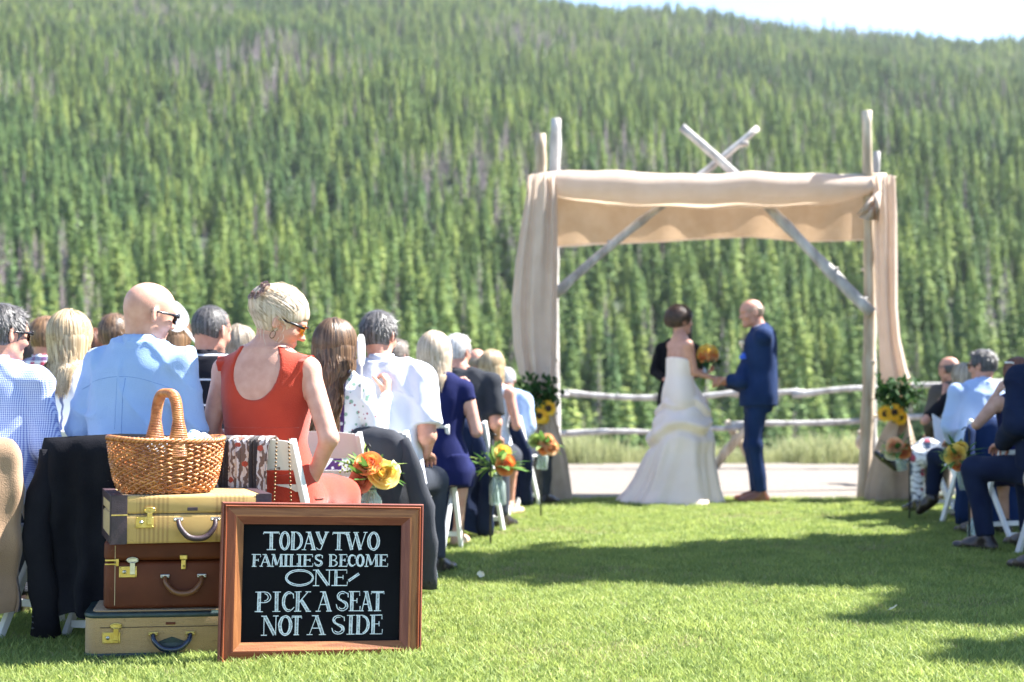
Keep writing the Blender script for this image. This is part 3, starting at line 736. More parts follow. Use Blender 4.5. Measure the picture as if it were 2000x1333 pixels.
# ------------------------------------------------------------------ a hand, five bent fingers
def hand_field(w_, dirv, palm, h=.0045, side=1, curl=.6, sc=1.0):
    """w_: wrist, dirv: where the hand points, palm: palm normal"""
    w_ = V3(*w_); D = V3(*dirv); D /= np.linalg.norm(D); Pn = V3(*palm); Pn = Pn - D * Pn.dot(D); Pn /= np.linalg.norm(Pn); Sd = np.cross(D, Pn) * side
    f = Field(w_ - .17 * sc - .02, w_ + .17 * sc + .02, h); T = lambda a, b, c_: w_ + (D * a + Sd * b + Pn * c_) * sc
    f.cap(T(-.03, 0, 0), T(.02, 0, 0), .025 * sc, .026 * sc, .01, sq=(Pn, .75))
    for b in (-.026, -.009, .009, .026): f.cap(T(.015, b * .7, 0), T(.080 - abs(b) * .25, b, 0), .015 * sc, .0115 * sc, .012)
    for i, (b, L) in enumerate(((-.029, .062), (-.010, .074), (.010, .080), (.028, .072))):
        p = T(.082 - abs(b) * .25, b, 0); a = 0; seg = (L * .45, L * .31, L * .24)
        for k, s_ in enumerate(seg):
            a += curl * (.55, .95, .6)[k] * (1 + .12 * i)
            q_ = p + (D * math.cos(a) + Pn * math.sin(a) + Sd * b * 2.0 * (1 - min(1, curl))) * s_ * sc
            f.cap(p, q_, (.0098 - k * .0010) * sc, (.0090 - k * .0011) * sc, .003); p = q_
    p0, p1, p2, p3 = T(.012, .020, .006), T(.045, .045, .018), T(.070, .052, .030 + .015 * curl), T(.088, .046, .040 + .03 * curl)
    f.cap(p0, p1, .015 * sc, .012 * sc, .01); f.cap(p1, p2, .0115 * sc, .010 * sc, .005); f.cap(p2, p3, .010 * sc, .008 * sc, .004)
    V, Q = f.mesh(); return V, Q
# ================================================================== people
from mathutils.bvhtree import BVHTree
def mk(keys, ws, lean, xl, infl=0.0, z0=None, z1=None, S=1.0):
    out = []
    for z, cx, cy, wx, wy in keys:
        t = max(0, z - .5) / .6
        out.append((z * S, (cx + xl * t) * S, (cy + lean * t) * S, (wx * ws + infl) * S, (wy * (1 + (ws - 1) * .8) + infl) * S))
    return out
TM = [(.43, 0, .0, .165, .13), (.52, 0, 0, .18, .135), (.62, 0, -.01, .168, .122), (.75, 0, -.015, .158, .108), (.88, 0, -.005, .172, .112), (.98, 0, 0, .182, .112), (1.05, 0, -.006, .165, .098), (1.10, 0, -.012, .12, .078), (1.135, 0, -.014, .08, .062)]
TF = [(.43, 0, .0, .17, .13), (.52, 0, 0, .185, .135), (.62, 0, -.01, .165, .118), (.74, 0, -.01, .130, .095), (.86, 0, 0, .142, .105), (.96, 0, .006, .152, .110), (1.03, 0, -.004, .145, .088), (1.08, 0, -.012, .105, .068), (1.115, 0, -.014, .07, .054)]
def person(label, x, d, yaw, sex='m', S=1.0, ws=1.0, lean=.03, xl=0.0, head=(0, 0, 0), hoff=(0, 0, 0), sk=None, hairm=None, hs='short', hlen=.25, hn=1.0,
           top=None, topk='shirt', sleeve='long', bot=None, botk='trousers', shoe=None, arms=None, legs=None, h=.012, seed=1, foldamp=.004,
           collar=True, shades=None, hcurl=.5, neckcut=None, gl=0.0, hands=True, topobj='shirt', hemz=None, kind='seated wedding guests', big=1.0, crs=0.0):
    F_ = sex == 'f'; sk = sk or SKIN_P; shoe = shoe or M_SHOE
    root = empty('person', label, 'person', (x, d, -gl * S), (0, 0, math.radians(yaw)), kind)
    K = list(TF if F_ else TM)
    KB = list(K)
    if hemz: K = [(hemz - .05, 0, -.005, .158, .125)] + K
    t6 = 1.0
    nbz = 1.085 if F_ else 1.105
    nb = V3(xl * (nbz - .5) / .6, -.012 + lean * (nbz - .5) / .6, nbz) * S
    hc = nb + V3(hoff[0], .034 + hoff[1], (.150 if F_ else .160) + hoff[2]) * S
    hsc = S * (.95 if F_ else 1.0)
    M = frame(*head)
    # arms: shoulder, elbow, wrist per side
    shx = (.150 if F_ else .178) * ws; shz = 1.025 if F_ else 1.045
    AR = {}
    for s in (-1, 1):
        t = (shz - .5) / .6
        sh = V3(s * shx + xl * t, -.01 + lean * t, shz)
        a = (arms or {}).get(s)
        if a is None: el, wt, hd, pn = V3(s * (shx + .055), .04, .79), V3(s * .11, .27, .665), V3(-s * .25, 1, -.2), V3(0, 0, -1)
        else: el, wt, hd, pn = [V3(*q) for q in a]
        AR[s] = [sh * S, el * S, wt * S, hd, pn]
    LG = {}
    for s in (-1, 1):
        l = (legs or {}).get(s)
        hip = V3(s * .085, .02, .52)
        if l is None: kn, an, to = V3(s * .12, .44, .50), V3(s * .13, .42, .09), V3(s * .15, .585, .035)
        else: kn, an, to = [V3(*q) for q in l]
        LG[s] = [hip * S, kn * S, an * S, to * S]
    allp = [nb, hc] + [p for s in (-1, 1) for p in AR[s][:3]] + [p for s in (-1, 1) for p in LG[s]]
    lo = np.min(allp, 0) - .14 * S; hi = np.max(allp, 0) + .12 * S; lo[0] = min(lo[0], -.25 * S * ws); hi[0] = max(hi[0], .25 * S * ws); lo[1] = min(lo[1], -.19 * S); lo[2] = max(lo[2], gl * S - .02)
    # ---- body
    f = Field(lo, hi, max(h, .010))
    ar = (.034, .040, .030, .022) if F_ else (.042, .050, .037, .026); ar = tuple(q * (ws ** .7) for q in ar)
    covered = top is not None and topk != 'dress'
    f.torso(mk(KB, ws * (.94 if covered else 1), lean, xl, -.004 if covered else 0, S=S), .02)
    f.cap(hc + np.array(M) @ (V3(0, -.022, -.06) * hsc), nb, .050 * S, .058 * S, .03)
    for s in (-1, 1):
        sh, el, wt, hd, pn = AR[s]; g = .006 if (covered and sleeve == 'long') else (.004 if covered else 0)
        f.cap(nb + V3(s * .02, -.012, .03) * S, sh + V3(-s * .015, 0, .015) * S, .034 * S, (ar[1] - .012 - g) * S, .035)
        f.ell(sh, V3(1, 1, 1) * (ar[1] + .004 - g) * S, .03)
        f.cap(sh, el, (ar[1] - g) * S, (ar[0] - g * .5) * S, .02); f.cap(el, wt, ar[2] * 1.04 * S, ar[3] * S, .015)
        hip, kn, an, to = LG[s]; g = .01 if bot is not None else 0
        f.cap(hip, kn, (.082 - g) * S, (.056 - g) * S, .03); f.cap(kn, kn + (an - kn) * .35, (.053 - g) * S, (.052 - g) * S, .02); f.cap(kn + (an - kn) * .3, an, (.052 - g) * S, .033 * S, .02)
        f.cap(an, to, .034 * S, .024 * S, .02)
    V, Q = f.mesh(); V = f.relax(V, Q, 1, .4); parts = [(V, Q, 0)]
    hV, hQ, T = head_field(hc, M, nb, .0065 if h < .0125 else .009, hsc, .052 if not F_ else .045)
    parts.append((hV, hQ, 0))
    if hands:
        for s in (-1, 1):
            sh, el, wt, hd, pn = AR[s]
            a, b = hand_field(wt, hd, pn, .0055 if h < .0125 else .0075, s, hcurl, S * (.92 if F_ else 1.05)); parts.append((a, b, 0))
    me = np_mesh('body', parts); body = link('body', me, sk, root)
    TS = BVHTree
    # eyes and lips as small children of the person
    if head[1] != 999 and h < .0125:
        for s in (-1, 1):
            bb = MB(); _ball(bb, T((s * .031, .0885, .001)), .0048 * hsc); bb.build('iris', M_iris, root)
    kt = mk(K, ws, lean, xl, 0, S=S)
    kz = [k[0] for k in kt]
    def backy(wp):
        z = wp[2]
        if z > (nbz + .02) * S or z < .45 * S: return None
        wx = np.interp(z, kz, [k[3] for k in kt]); wy = np.interp(z, kz, [k[4] for k in kt]); cy = np.interp(z, kz, [k[2] for k in kt]); cx = np.interp(z, kz, [k[1] for k in kt])
        u = (wp[0] - cx) / (wx + .02)
        if abs(u) > 1.15: return None
        return cy - (wy + .028 * S) * math.sqrt(max(0.1, 1 - min(1, abs(u)) ** 2.4))
    # ---- top garment
    garm = None
    if top is not None:
        inf = {'shirt': .014, 'jacket': .026, 'dress': .007, 'tee': .012, 'blouse': .012}[topk]
        g = Field(lo - .03, hi + .03, h)
        hem = hemz or (.46 if topk != 'tee' else .5)
        kk = [k for k in mk(K, ws, lean, xl, inf, S=S) if k[0] >= (hem - .02) * S]
        kk = [(k[0], k[1], k[2], max(k[3], (.165 if not F_ else .13) * S * ws + (.0 if topk == 'dress' else .01)) if k[0] < 1.0 * S and not F_ else k[3], k[4]) for k in kk]
        g.torso(kk, .02)
        for s in (-1, 1):
            sh, el, wt, hd, pn = AR[s]
            if topk == 'dress' and sleeve == 'none':
                g.cap(nb + V3(s * .075, -.004, -.012) * S, sh + V3(-s * .018, 0, .008) * S, .036 * S, (ar[1] + .008) * S, .03)
                continue
            g.cap(nb + V3(s * .025, -.016, .022) * S, sh + V3(-s * .015, 0, .018) * S, (.034 + inf * .6) * S, (ar[1] - .006 + inf * .6) * S, .04)
            g.ell(sh, V3(1, 1, 1) * (ar[1] + inf * .9) * S, .03)
            if sleeve == 'long':
                g.cap(sh, el, (ar[1] + inf * .95) * S, (ar[0] + inf * 1.0) * S, .02); g.cap(el, wt, (ar[0] + inf * .9) * S, (ar[3] + inf * .9) * S, .012, flat_b=True)
            elif sleeve == 'short':
                m_ = sh + (el - sh) * .82; g.cap(sh, m_, (ar[1] + inf) * S, (ar[1] + inf * 1.3) * S, .02, flat_b=True)
            elif sleeve == 'cap':
                m_ = sh + (el - sh) * .28; g.cap(sh, m_, (ar[1] + inf * .6) * S, (ar[1] + inf * 1.2) * S, .02, flat_b=True)
        if topk == 'jacket' and not hemz:
            for s in (-1, 1): g.cap(V3(s * .13 * ws, lean * .0 - .02, .47) * S, V3(s * .13 * ws, -.02, .60) * S, .055 * S, .05 * S, .05)
        fa = foldamp * S
        g.disp(lambda P: wr(P, fa, 15, seed) + wr(P * V3(1, 1, .45), fa * .7, 31, seed + 2.3))
        if crs: g.disp(lambda P: crease(P, crs * S, seed))
        # neck opening
        g.cap(nb + V3(0, .01, .005) * S, nb + V3(0, .03, .12) * S, (.057 if not F_ else .052) * S, .062 * S, .004, 's')
        if neckcut:
            for c_, r_ in neckcut: g.ell(V3(*c_) * S, V3(*r_) * S, .006, 's')
        gV, gQ = g.mesh(); gV = g.relax(gV, gQ, 1, .3)
        garm = link(topobj, np_mesh(topobj, [(gV, gQ, 0)]), top, root)
        if collar:
            rings = []; cth = .006 if topk != 'jacket' else .010; R0 = (.064 if not F_ else .058) * S; hh = .040 * S
            ex = 1.0
            for i in range(41):
                a = -PI / 2 + (i / 40 - .5) * 2 * PI * .90; ca, sa = math.cos(a), math.sin(a)
                lowr = 1.0 + .12; dz = -.030 * S * max(0, sa) + (.012 * S if sa < 0 else 0)
                prof = ((1.05, -.022), (.98, .030), (.985, .036), (1.02, .037), (1.09, .020), (1.24, -.012), (1.24, -.018), (1.12, -.004))
                hc2 = nb + (hc - nb) * .10
                rings.append([(hc2[0] + ca * R0 * q, hc2[1] - .006 + sa * R0 * q * 1.05, hc2[2] + zz * S * 1.05 + dz) for q, zz in prof])
            cb = MB(); cb.loft(rings, True, True); cb.build('collar', top, garm if False else root)
    # ---- lower garment
    if bot is not None:
        g = Field(lo - .04, np.minimum(hi + .04, V3(9, 9, .86 * S)), h * 1.15)
        g.torso([k for k in mk(KB if not hemz else [(.38, 0, 0, .155, .12)] + KB, ws * (.92 if hemz else 1), lean, xl, .010 if not hemz else -.002, S=S) if k[0] < .64 * S], .03)
        if botk == 'trousers':
            for s in (-1, 1):
                hip, kn, an, to = LG[s]; e = an + (kn - an) * .03
                g.cap(hip, kn, .094 * S, .072 * S, .03); g.cap(kn, e, .070 * S, .056 * S, .02, flat_b=True)
                g.ell(kn + V3(0, .0, .01), V3(1, 1, 1) * .073 * S, .03)
            g.disp(lambda P: wr(P, .0045 * S, 17, seed + 5))
        else:
            hL, hR = LG[-1], LG[1]
            for a in np.linspace(0, 1, 4):
                hp = hL[0] * (1 - a) + hR[0] * a; kp = hL[1] * (1 - a) + hR[1] * a; ap = hL[2] * (1 - a) + hR[2] * a
                lenf = {'skirt': .25, 'longskirt': .86}[botk]
                g.cap(hp, kp, .095 * S, .075 * S, .05); g.cap(kp, kp + (ap - kp) * lenf, .075 * S, .085 * S, .05, flat_b=True)
            g.disp(lambda P: wr(P * V3(1, 1, .3), .008 * S, 26, seed + 5))
        gV, gQ = g.mesh(); gV = g.relax(gV, gQ, 1, .3)
        link('trousers' if botk == 'trousers' else 'skirt', np_mesh('lower', [(gV, gQ, 0)]), bot, root)
    # ---- shoes
    for s in (-1, 1):
        hip, kn, an, to = LG[s]; g = Field(np.minimum(an, to) - .09, np.maximum(an, to) + .10, max(.009, h))
        dirn = to - an; dirn[2] = 0 if abs(dirn[2]) < .09 else dirn[2]; dn = dirn / (np.linalg.norm(dirn) + 1e-6)
        G_ = gl * S; flatfoot = an[2] < G_ + .16 * S
        heel = an - dn * .035 * S + (V3(0, 0, -(an[2] - G_ - .034 * S)) if flatfoot else V3(0, 0, -.05 * S)); tip = (to + dn * .04 * S) if flatfoot else to + dn * .03
        if flatfoot: tip[2] = G_ + .030 * S
        g.cap(heel, tip, .036 * S, .030 * S, .02, sq=(np.cross(dn, V3(0, 0, 1)), 1.12)); g.cap(heel + V3(0, 0, .02), an + (kn - an) * .06, .034 * S, .039 * S, .03, flat_b=True)
        (g.cap(an, an + (to - an) * .75, .041 * S, .034 * S, .02) if shoe is not M_TSOLE else None); g.ell(heel + (tip - heel) * .55 + V3(0, 0, .012), V3(.042, .06, .034) * S, .03)
        if flatfoot: g.plane((0, 0, G_ + .004), (0, 0, -1))
        gV, gQ = g.mesh()
        if len(gV): link('shoe', np_mesh('shoe', [(gV, gQ, 0)]), shoe, root)
    if hairm is not None:
        hair(root, hc, M, hsc, hairm, hs, seed, 2100 if hs in ('short', 'buzz', 'fringe') else 800, hlen, backy, hn, big)
    if shades is not None:
        sunglasses(T, hsc, root, shades)
    root['_'] = 0; del root['_']
    return dict(root=root, body=body, garm=garm, T=T, nb=nb, hc=hc, M=M, AR=AR, LG=LG, S=S, hsc=hsc, lo=lo, hi=hi, kt=kt)
def _ball(mb, c, r, n=8, m=6, mi=0, sc=(1, 1, 1)):
    rings = []
    for j in range(m + 1):
        p = PI * j / m; rings.append([(c[0] + r * sc[0] * math.sin(p + 1e-3) * math.cos(2 * PI * i / n), c[1] + r * sc[1] * math.sin(p + 1e-3) * math.sin(2 * PI * i / n), c[2] + r * sc[2] * math.cos(p)) for i in range(n)])
    mb.loft(rings[::-1], True, False, True, mi)
M_FRAME = mat('black_sunglass_frame', (.01, .01, .012), rough=.25)
def glass(name, col, alpha_rough=.02, mixf=.8):
    m = bpy.data.materials.new(name); m.use_nodes = True; N, L = m.node_tree.nodes, m.node_tree.links; p = N['Principled BSDF']
    p.inputs['Base Color'].default_value = (*col, 1); p.inputs['Roughness'].default_value = alpha_rough; p.inputs['Specular IOR Level'].default_value = .8
    t = N.new('ShaderNodeBsdfTransparent'); t.inputs[0].default_value = (*[min(1, c * .4 + .6) for c in col], 1); mx = N.new('ShaderNodeMixShader'); mx.inputs[0].default_value = mixf
    L.new(p.outputs[0], mx.inputs[1]); L.new(t.outputs[0], mx.inputs[2]); L.new(mx.outputs[0], N['Material Output'].inputs[0]); return m
M_LENS = mat('dark_lens', (.02, .015, .012), rough=.06, spec=.9); M_LENSA = glass('amber_lens', (.75, .30, .04), .05, .45)
def sunglasses(T, sc, root, lens, up=0.0, fr=None):
    g = link('sunglasses', None, None, root); fr = fr or M_FRAME
    for s in (-1, 1):
        b = MB(); rr = []
        for q in (0, 1):
            rr.append([T((s * (.033 + .030 * math.cos(a) + .004 * q), .106 - q * .004 - .006 * abs(math.cos(a)) - (.012 if s * math.cos(a) * s > .5 else 0), .001 + up + .022 * math.sin(a))) for a in [2 * PI * i / 14 for i in range(14)]])
        b.loft(rr, True, True, False); b.build('lens', lens, g)
        b = MB(); b.tube([T((s * .062, .098, .010 + up)), T((s * .080, .06, .010 + up)), T((s * .086, .0, .006 + up)), T((s * .083, -.030, -.004 + up))], [.0042 * sc, .0036, .003, .0028], 6, flat=1.6); b.build('temple_arm', fr, g)
    b = MB(); b.tube([T((-.064, .098, .018 + up)), T((-.033, .108, .025 + up)), T((0, .110, .016 + up)), T((.033, .108, .025 + up)), T((.064, .098, .018 + up))], .0028, 6); b.build('bridge', fr, g)
    return g

def off(x, d): return x, d
def S_for(py, d, base=1.0):              # body scale that puts the top of the head at a pixel row
    return gz(py, d) / base
LB = {}
Z0M, Z0F = 1.381, 1.345
# --- row nearest the camera, left block
d1 = 5.72
p_bald = person('bald man in a light blue shirt and black sunglasses in the nearest row', gx(256, d1), d1, -14, 'm', gz(543, d1) / 1.395, 1.0, .05, .02,
    head=(-36, 14, 4), hoff=(.028, -.012, -.005), sk=SKIN_P, top=C_LBLUE, foldamp=.004, crs=.011, bot=C_JEANS, h=.0085, seed=2, shades=M_LENS, hands=True,
    arms={-1: ((-.245, .03, .80), (-.14, .27, .68), (.2, 1, -.2), (0, 0, -1)), 1: ((.245, .03, .80), (.14, .27, .68), (-.2, 1, -.2), (0, 0, -1))})
p_ging = person('man at the left edge in a blue gingham shirt with dark grey hair', gx(-22, d1 + .02), d1 + .02, -14, 'm', gz(597, d1) / 1.381, 1.12, .06, 0,
    head=(-25, 6, 0), hoff=(.02, 0, 0), sk=SKIN_R, top=C_GING, bot=C_JEANS, h=.010, crs=.009, seed=3, hairm=H_SALT, hs='short', shades=M_LENS,
    arms=None)
dr = 5.78
p_red = person('blond woman in a rust red dress looking down, hair held up by a clip', gx(522, dr), dr, -16, 'f', gz(570, dr) / 1.335 , 1.20, .0, 0,
    head=(-66, 24, 0), hoff=(.055, -.005, -.02), sk=SKIN_P, top=C_RED, topk='dress', sleeve='none', bot=C_RED, botk='longskirt', h=.009, seed=4, shades=M_LENSA, collar=False,
    hairm=H_PALE, hs='updo', big=1.14, hn=1.5, foldamp=.002, crs=.002, topobj='dress',
    neckcut=[((.0, -.14, 1.045), (.104, .13, .140)), ((.0, .10, 1.05), (.09, .1, .10))],
    arms={-1: ((-.235, -.03, .78), (-.20, .22, .70), (.3, 1, -.1), (0, 0, -1)), 1: ((.290, -.06, .76), (.17, .02, .56), (-.5, .5, -.5), (-.4, 0, -1))})
# --- second row
d2 = 6.95
person('woman with straight blond hair in a blue and white print dress', gx(128, d2), d2, -12, 'f', gz(612, d2) / 1.355, 1.05, .03, 0, head=(-8, 4, 0), top=C_BWP, topk='dress', sleeve='cap', bot=C_BWP, botk='skirt',
    h=.012, seed=5, hairm=H_BLOND, hs='bob', hlen=.30, hn=1.8, big=1.12, collar=False, foldamp=.002, topobj='dress', neckcut=[((0, -.16, 1.06), (.085, .13, .12))])
person('man with cropped dark grey hair in a black suit with thin pale stripes', gx(395, d2), d2, -14, 'm', gz(600, d2) / 1.381, 1.12, .04, 0, head=(-14, 8, 0), hoff=(.02, 0, 0), sk=SKIN_R, top=C_PIN, topk='jacket', bot=C_BLACK,
    h=.012, seed=6, hairm=H_SALT, hs='buzz', hn=1.6, foldamp=.003, topobj='jacket')
d2b = 6.9
p_fan = person('woman with long wavy brown hair in a white and purple print blouse, holding a fan', gx(652, d2b), d2b, -14, 'f', gz(634, d2b) / 1.352, 1.02, .03, 0, head=(-6, 4, 2), hoff=(-.01, 0, 0), top=C_PAIS, topk='blouse', sleeve='long', bot=C_FLOR, botk='longskirt',
    h=.011, seed=7, crs=.009, hairm=H_BROWN, hs='long', hlen=.45, hn=2.6, big=1.28, collar=False, foldamp=.003, topobj='blouse', shoe=M_TSOLE,
    arms={1: ((.23, .0, .80), (.235, .13, 1.00), (.05, .15, 1), (-1, .2, 0)), -1: ((-.22, .03, .79), (-.10, .26, .67), (.25, 1, -.2), (0, 0, -1))}, hcurl=.95)
p_white = person('man with thick dark grey hair in a short sleeved white shirt', gx(742, 7.1), 7.1, -18, 'm', gz(608, 7.1) / 1.388, 1.22, .05, 0, head=(-4, 6, 0), hoff=(-.035, 0, 0), sk=SKIN_R, top=C_WHITE, topk='shirt', sleeve='short', bot=C_JEANS, crs=.009,
    h=.010, seed=8, hairm=H_SALT, hs='short', hn=1.3, foldamp=.005, arms={1: ((.265, -.02, .76), (.15, .24, .66), (-.2, 1, -.2), (0, 0, -1)), -1: ((-.25, .03, .78), (-.12, .26, .67), (.2, 1, -.2), (0, 0, -1))})
# --- third row
d3 = 8.25
person('man with short sandy hair in a red and blue plaid shirt', gx(84, d3), d3, -10, 'm', gz(620, d3) / 1.385, 1.0, .03, 0, head=(-12, 2, 0), sk=SKIN_R, top=C_PLAID, bot=C_JEANS, h=.015, seed=9, hairm=H_LBROWN, hs='short', hn=.6)
person('man with dark brown hair behind the bald man, only his head showing', gx(217, d3), d3, -10, 'm', gz(613, d3) / 1.39, 1.0, .03, 0, head=(6, 2, 0), sk=SKIN_T, top=C_CHAR, topk='jacket', bot=C_JEANS, h=.016, seed=10, hairm=H_BROWN, hs='short', hn=.6, topobj='jacket')
person('woman with straight light brown hair behind a pale fan', gx(330, 7.95), 7.95, -14, 'f', gz(608, 7.95) / 1.375, 1.0, .03, 0, head=(-16, 4, 0), top=C_TEE, topk='tee', sleeve='short', bot=C_JEANS, h=.015, seed=11, hairm=H_LBROWN, hs='long', hlen=.34, hn=1.0, collar=False, shades=M_LENS)
person('woman with shoulder length ash blond hair between the striped suit and the red dress', gx(463, d3), d3, -12, 'f', gz(638, d3) / 1.352, 1.0, .03, 0, head=(-5, 4, 0), top=C_WHITE, topk='blouse', bot=C_JEANS, h=.015, seed=12, hairm=H_ASH, hs='long', hlen=.30, hn=.9, collar=False)
d3b = 8.5
p_navy = person('blond woman in a sleeveless navy dress holding a hand to her face', gx(854, d3b), d3b, -12, 'f', gz(658, d3b) / 1.348, 1.16, .03, 0, head=(6, 4, -3), hoff=(-.03, 0, 0), sk=SKIN_P, top=C_DRESSN, topk='dress', sleeve='cap', bot=C_DRESSN, botk='skirt',
    h=.012, seed=13, hairm=H_PALE, hs='bob', hlen=.23, hn=1.9, big=1.28, collar=False, foldamp=.002, topobj='dress', shoe=M_TSOLE, neckcut=[((0, -.15, 1.10), (.09, .12, .12))],
    arms={1: ((.245, .02, .76), (.17, .17, 1.00), (-.25, .1, 1), (-.8, -.3, 0)), -1: ((-.21, .03, .79), (-.10, .26, .67), (.25, 1, -.2), (0, 0, -1))}, hcurl=.8,
    legs={1: ((.05, .44, .50), (.02, .44, .09), (.02, .60, .035)), -1: ((-.13, .44, .50), (-.14, .42, .09), (-.14, .58, .035))})
# --- fourth row
d4 = 9.6
person('woman with dark hair in the middle of the left block, near the left edge', gx(30, d4), d4, -8, 'f', gz(657, d4) / 1.35, 1.0, .03, 0, top=C_CHAR, topk='blouse', bot=C_JEANS, h=.018, seed=14, hairm=H_DARK, hs='long', hlen=.3, hn=.5, collar=False, hands=False)
person('woman with black hair beside the plaid shirt', gx(62, 9.2), 9.2, -8, 'f', gz(668, 9.2) / 1.345, 1.0, .03, 0, top=C_BLACK, topk='blouse', bot=C_JEANS, h=.018, seed=15, hairm=H_DARK, hs='long', hlen=.3, hn=.5, collar=False, hands=False)
person('person with reddish brown hair just left of the light blue shirt', gx(184, d4), d4, -8, 'f', gz(634, d4) / 1.39, 1.0, .03, 0, top=C_CHAR, topk='blouse', bot=C_JEANS, h=.018, seed=16, hairm=H_AUB, hs='bob', hlen=.2, hn=.5, collar=False, hands=False)
person('man with short greying brown hair between the white shirt and the navy dress', gx(768, 9.5), 9.5, -14, 'm', gz(665, 9.5) / 1.381, 1.0, .03, 0, head=(-16, 3, 0), sk=SKIN_R, top=C_PBLUE, bot=C_JEANS, h=.015, seed=17, hairm=H_MID, hs='short', hn=.9)
p_tee = person('white haired man in a dark grey T-shirt with a navy jacket on his chair', gx(903, 9.75), 9.75, -20, 'm', gz(655, 9.75) / 1.381, 1.18, .04, 0, head=(-10, 2, 0), hoff=(-.06, 0, 0), sk=SKIN_R, top=C_TEE, topk='tee', sleeve='short', bot=C_JEANS, h=.013, seed=18, crs=.009, hairm=H_WHITE, hs='short', hn=1.1, collar=False,
    arms={1: ((.25, -.01, .77), (.16, .25, .66), (-.2, 1, -.2), (0, 0, -1)), -1: ((-.25, .03, .78), (-.12, .26, .67), (.2, 1, -.2), (0, 0, -1))})
# --- fifth and sixth rows
person('bald man seen over the shoulder of the dark T-shirt', gx(928, 10.95), 10.95, -16, 'm', gz(681, 10.95) / 1.386, 1.0, .03, 0, head=(10, 0, 0), sk=SKIN_R, top=C_CHAR, topk='jacket', bot=C_JEANS, h=.016, seed=19, hairm=H_ASH, hs='fringe', hn=.3, topobj='jacket')
p_blon = person('woman with long pale blond hair in a light dress near the arbor', gx(957, 10.9), 10.9, -20, 'f', gz(690, 10.9) / 1.35, 1.08, .03, 0, head=(-4, 4, 0), sk=SKIN_R, top=C_WHITE, topk='dress', sleeve='none', bot=C_JEANS, botk='skirt', h=.013, seed=20, hairm=H_BLOND, hs='long', hlen=.40, hn=1.8, big=1.2, collar=False, topobj='dress', shoe=M_TSOLE,
    arms={1: ((.23, .0, .76), (.10, .20, .82), (-.6, .4, .3), (-.3, .5, -.6)), -1: ((-.21, .03, .79), (-.10, .26, .67), (.25, 1, -.2), (0, 0, -1))},
    legs={1: ((.04, .44, .50), (.02, .42, .09), (.04, .58, .035)), -1: ((-.13, .44, .50), (-.14, .42, .09), (-.14, .58, .035))})
person('man in a pale blue shirt with a navy jacket on his chair, nearest the arbor', gx(984, 12.1), 12.1, -26, 'm', gz(716, 12.1) / 1.381, 1.15, .10, 0, head=(20, 20, 0), hoff=(-.05, .03, -.02), sk=SKIN_R, top=C_PBLUE, bot=C_JEANS, h=.015, seed=21, crs=.009, hairm=H_WHITE, hs='short', hn=.7,
    legs={1: ((.26, .43, .53), (.24, .44, .09), (.28, .60, .035)), -1: ((-.02, .46, .50), (0, .42, .09), (.02, .58, .035))})
# --- right block
person('bald man in a brown grey jacket in the right hand seats', gx(1868, 12.2), 12.2, 14, 'm', gz(697, 12.2) / 1.386, 1.1, .02, 0, head=(14, 4, 0), hoff=(-.05, 0, 0), sk=SKIN_R, top=C_GREYB, topk='jacket', bot=C_GREYB, h=.014, seed=22, hairm=H_SALT, hs='fringe', hn=.4, topobj='jacket',
    arms={-1: ((-.26, .04, .78), (-.20, .28, .62), (-.1, 1, -.3), (0, 0, -1)), 1: None} if False else None)
p_bob = person('woman with ash blond bob, black top and white floral trousers', gx(1878, 11.3), 11.3, 18, 'f', gz(713, 11.3) / 1.345, 1.05, .02, 0, head=(0, 4, 0), hoff=(.035, 0, 0), sk=SKIN_R, top=C_BLACK, topk='blouse', sleeve='short', bot=C_FLOR, botk='trousers', h=.012, seed=23, hairm=H_ASH, hs='bob', hlen=.17, hn=1.3, collar=False, topobj='blouse', shoe=M_FRAME,
    arms={-1: ((-.36, .04, .84), (-.12, .08, 1.07), (.3, .1, .9), (.2, 1, 0)), 1: ((.21, .03, .79), (.10, .26, .67), (-.25, 1, -.2), (0, 0, -1))},
    legs={1: ((-.06, .42, .60), (-.42, .46, .46), (-.50, .52, .54)), -1: ((-.20, .40, .50), (-.22, .34, .09), (-.24, .48, .035))})
p_blue = person('man with glasses in a light blue shirt in the right hand seats', gx(1918, 10.4), 10.4, 14, 'm', gz(686, 10.4) / 1.381, 1.2, .02, 0, head=(32, 4, 0), hoff=(.03, 0, 0), sk=SKIN_R, top=C_PBLUE, bot=C_NAVY, h=.012, seed=24, crs=.009, hairm=H_SALT, hs='short', hn=1.2, shades=M_LENSA,
    legs={-1: ((-.14, .44, .52), (-.20, .42, .20), (-.24, .50, .10)), 1: ((.12, .42, .50), (.12, .40, .09), (.12, .57, .035))})
p_hand = person('woman with auburn hair raising a bare arm to her head, pale sunglasses on top', gx(1992, 9.3), 9.3, 12, 'f', gz(703, 9.3) / 1.345, 1.05, .02, 0, head=(8, 4, 0), sk=SKIN_T, top=C_DRESSN, topk='dress', sleeve='none', bot=C_DRESSN, botk='skirt', h=.012, seed=25, hairm=H_AUB, hs='bob', hlen=.20, hn=1.4, collar=False, topobj='dress',
    arms={-1: ((-.32, .06, .86), (-.145, .06, 1.11), (.45, .1, .8), (.9, 0, -.3)), 1: ((.21, .03, .79), (.10, .26, .67), (-.25, 1, -.2), (0, 0, -1))}, hcurl=.9)
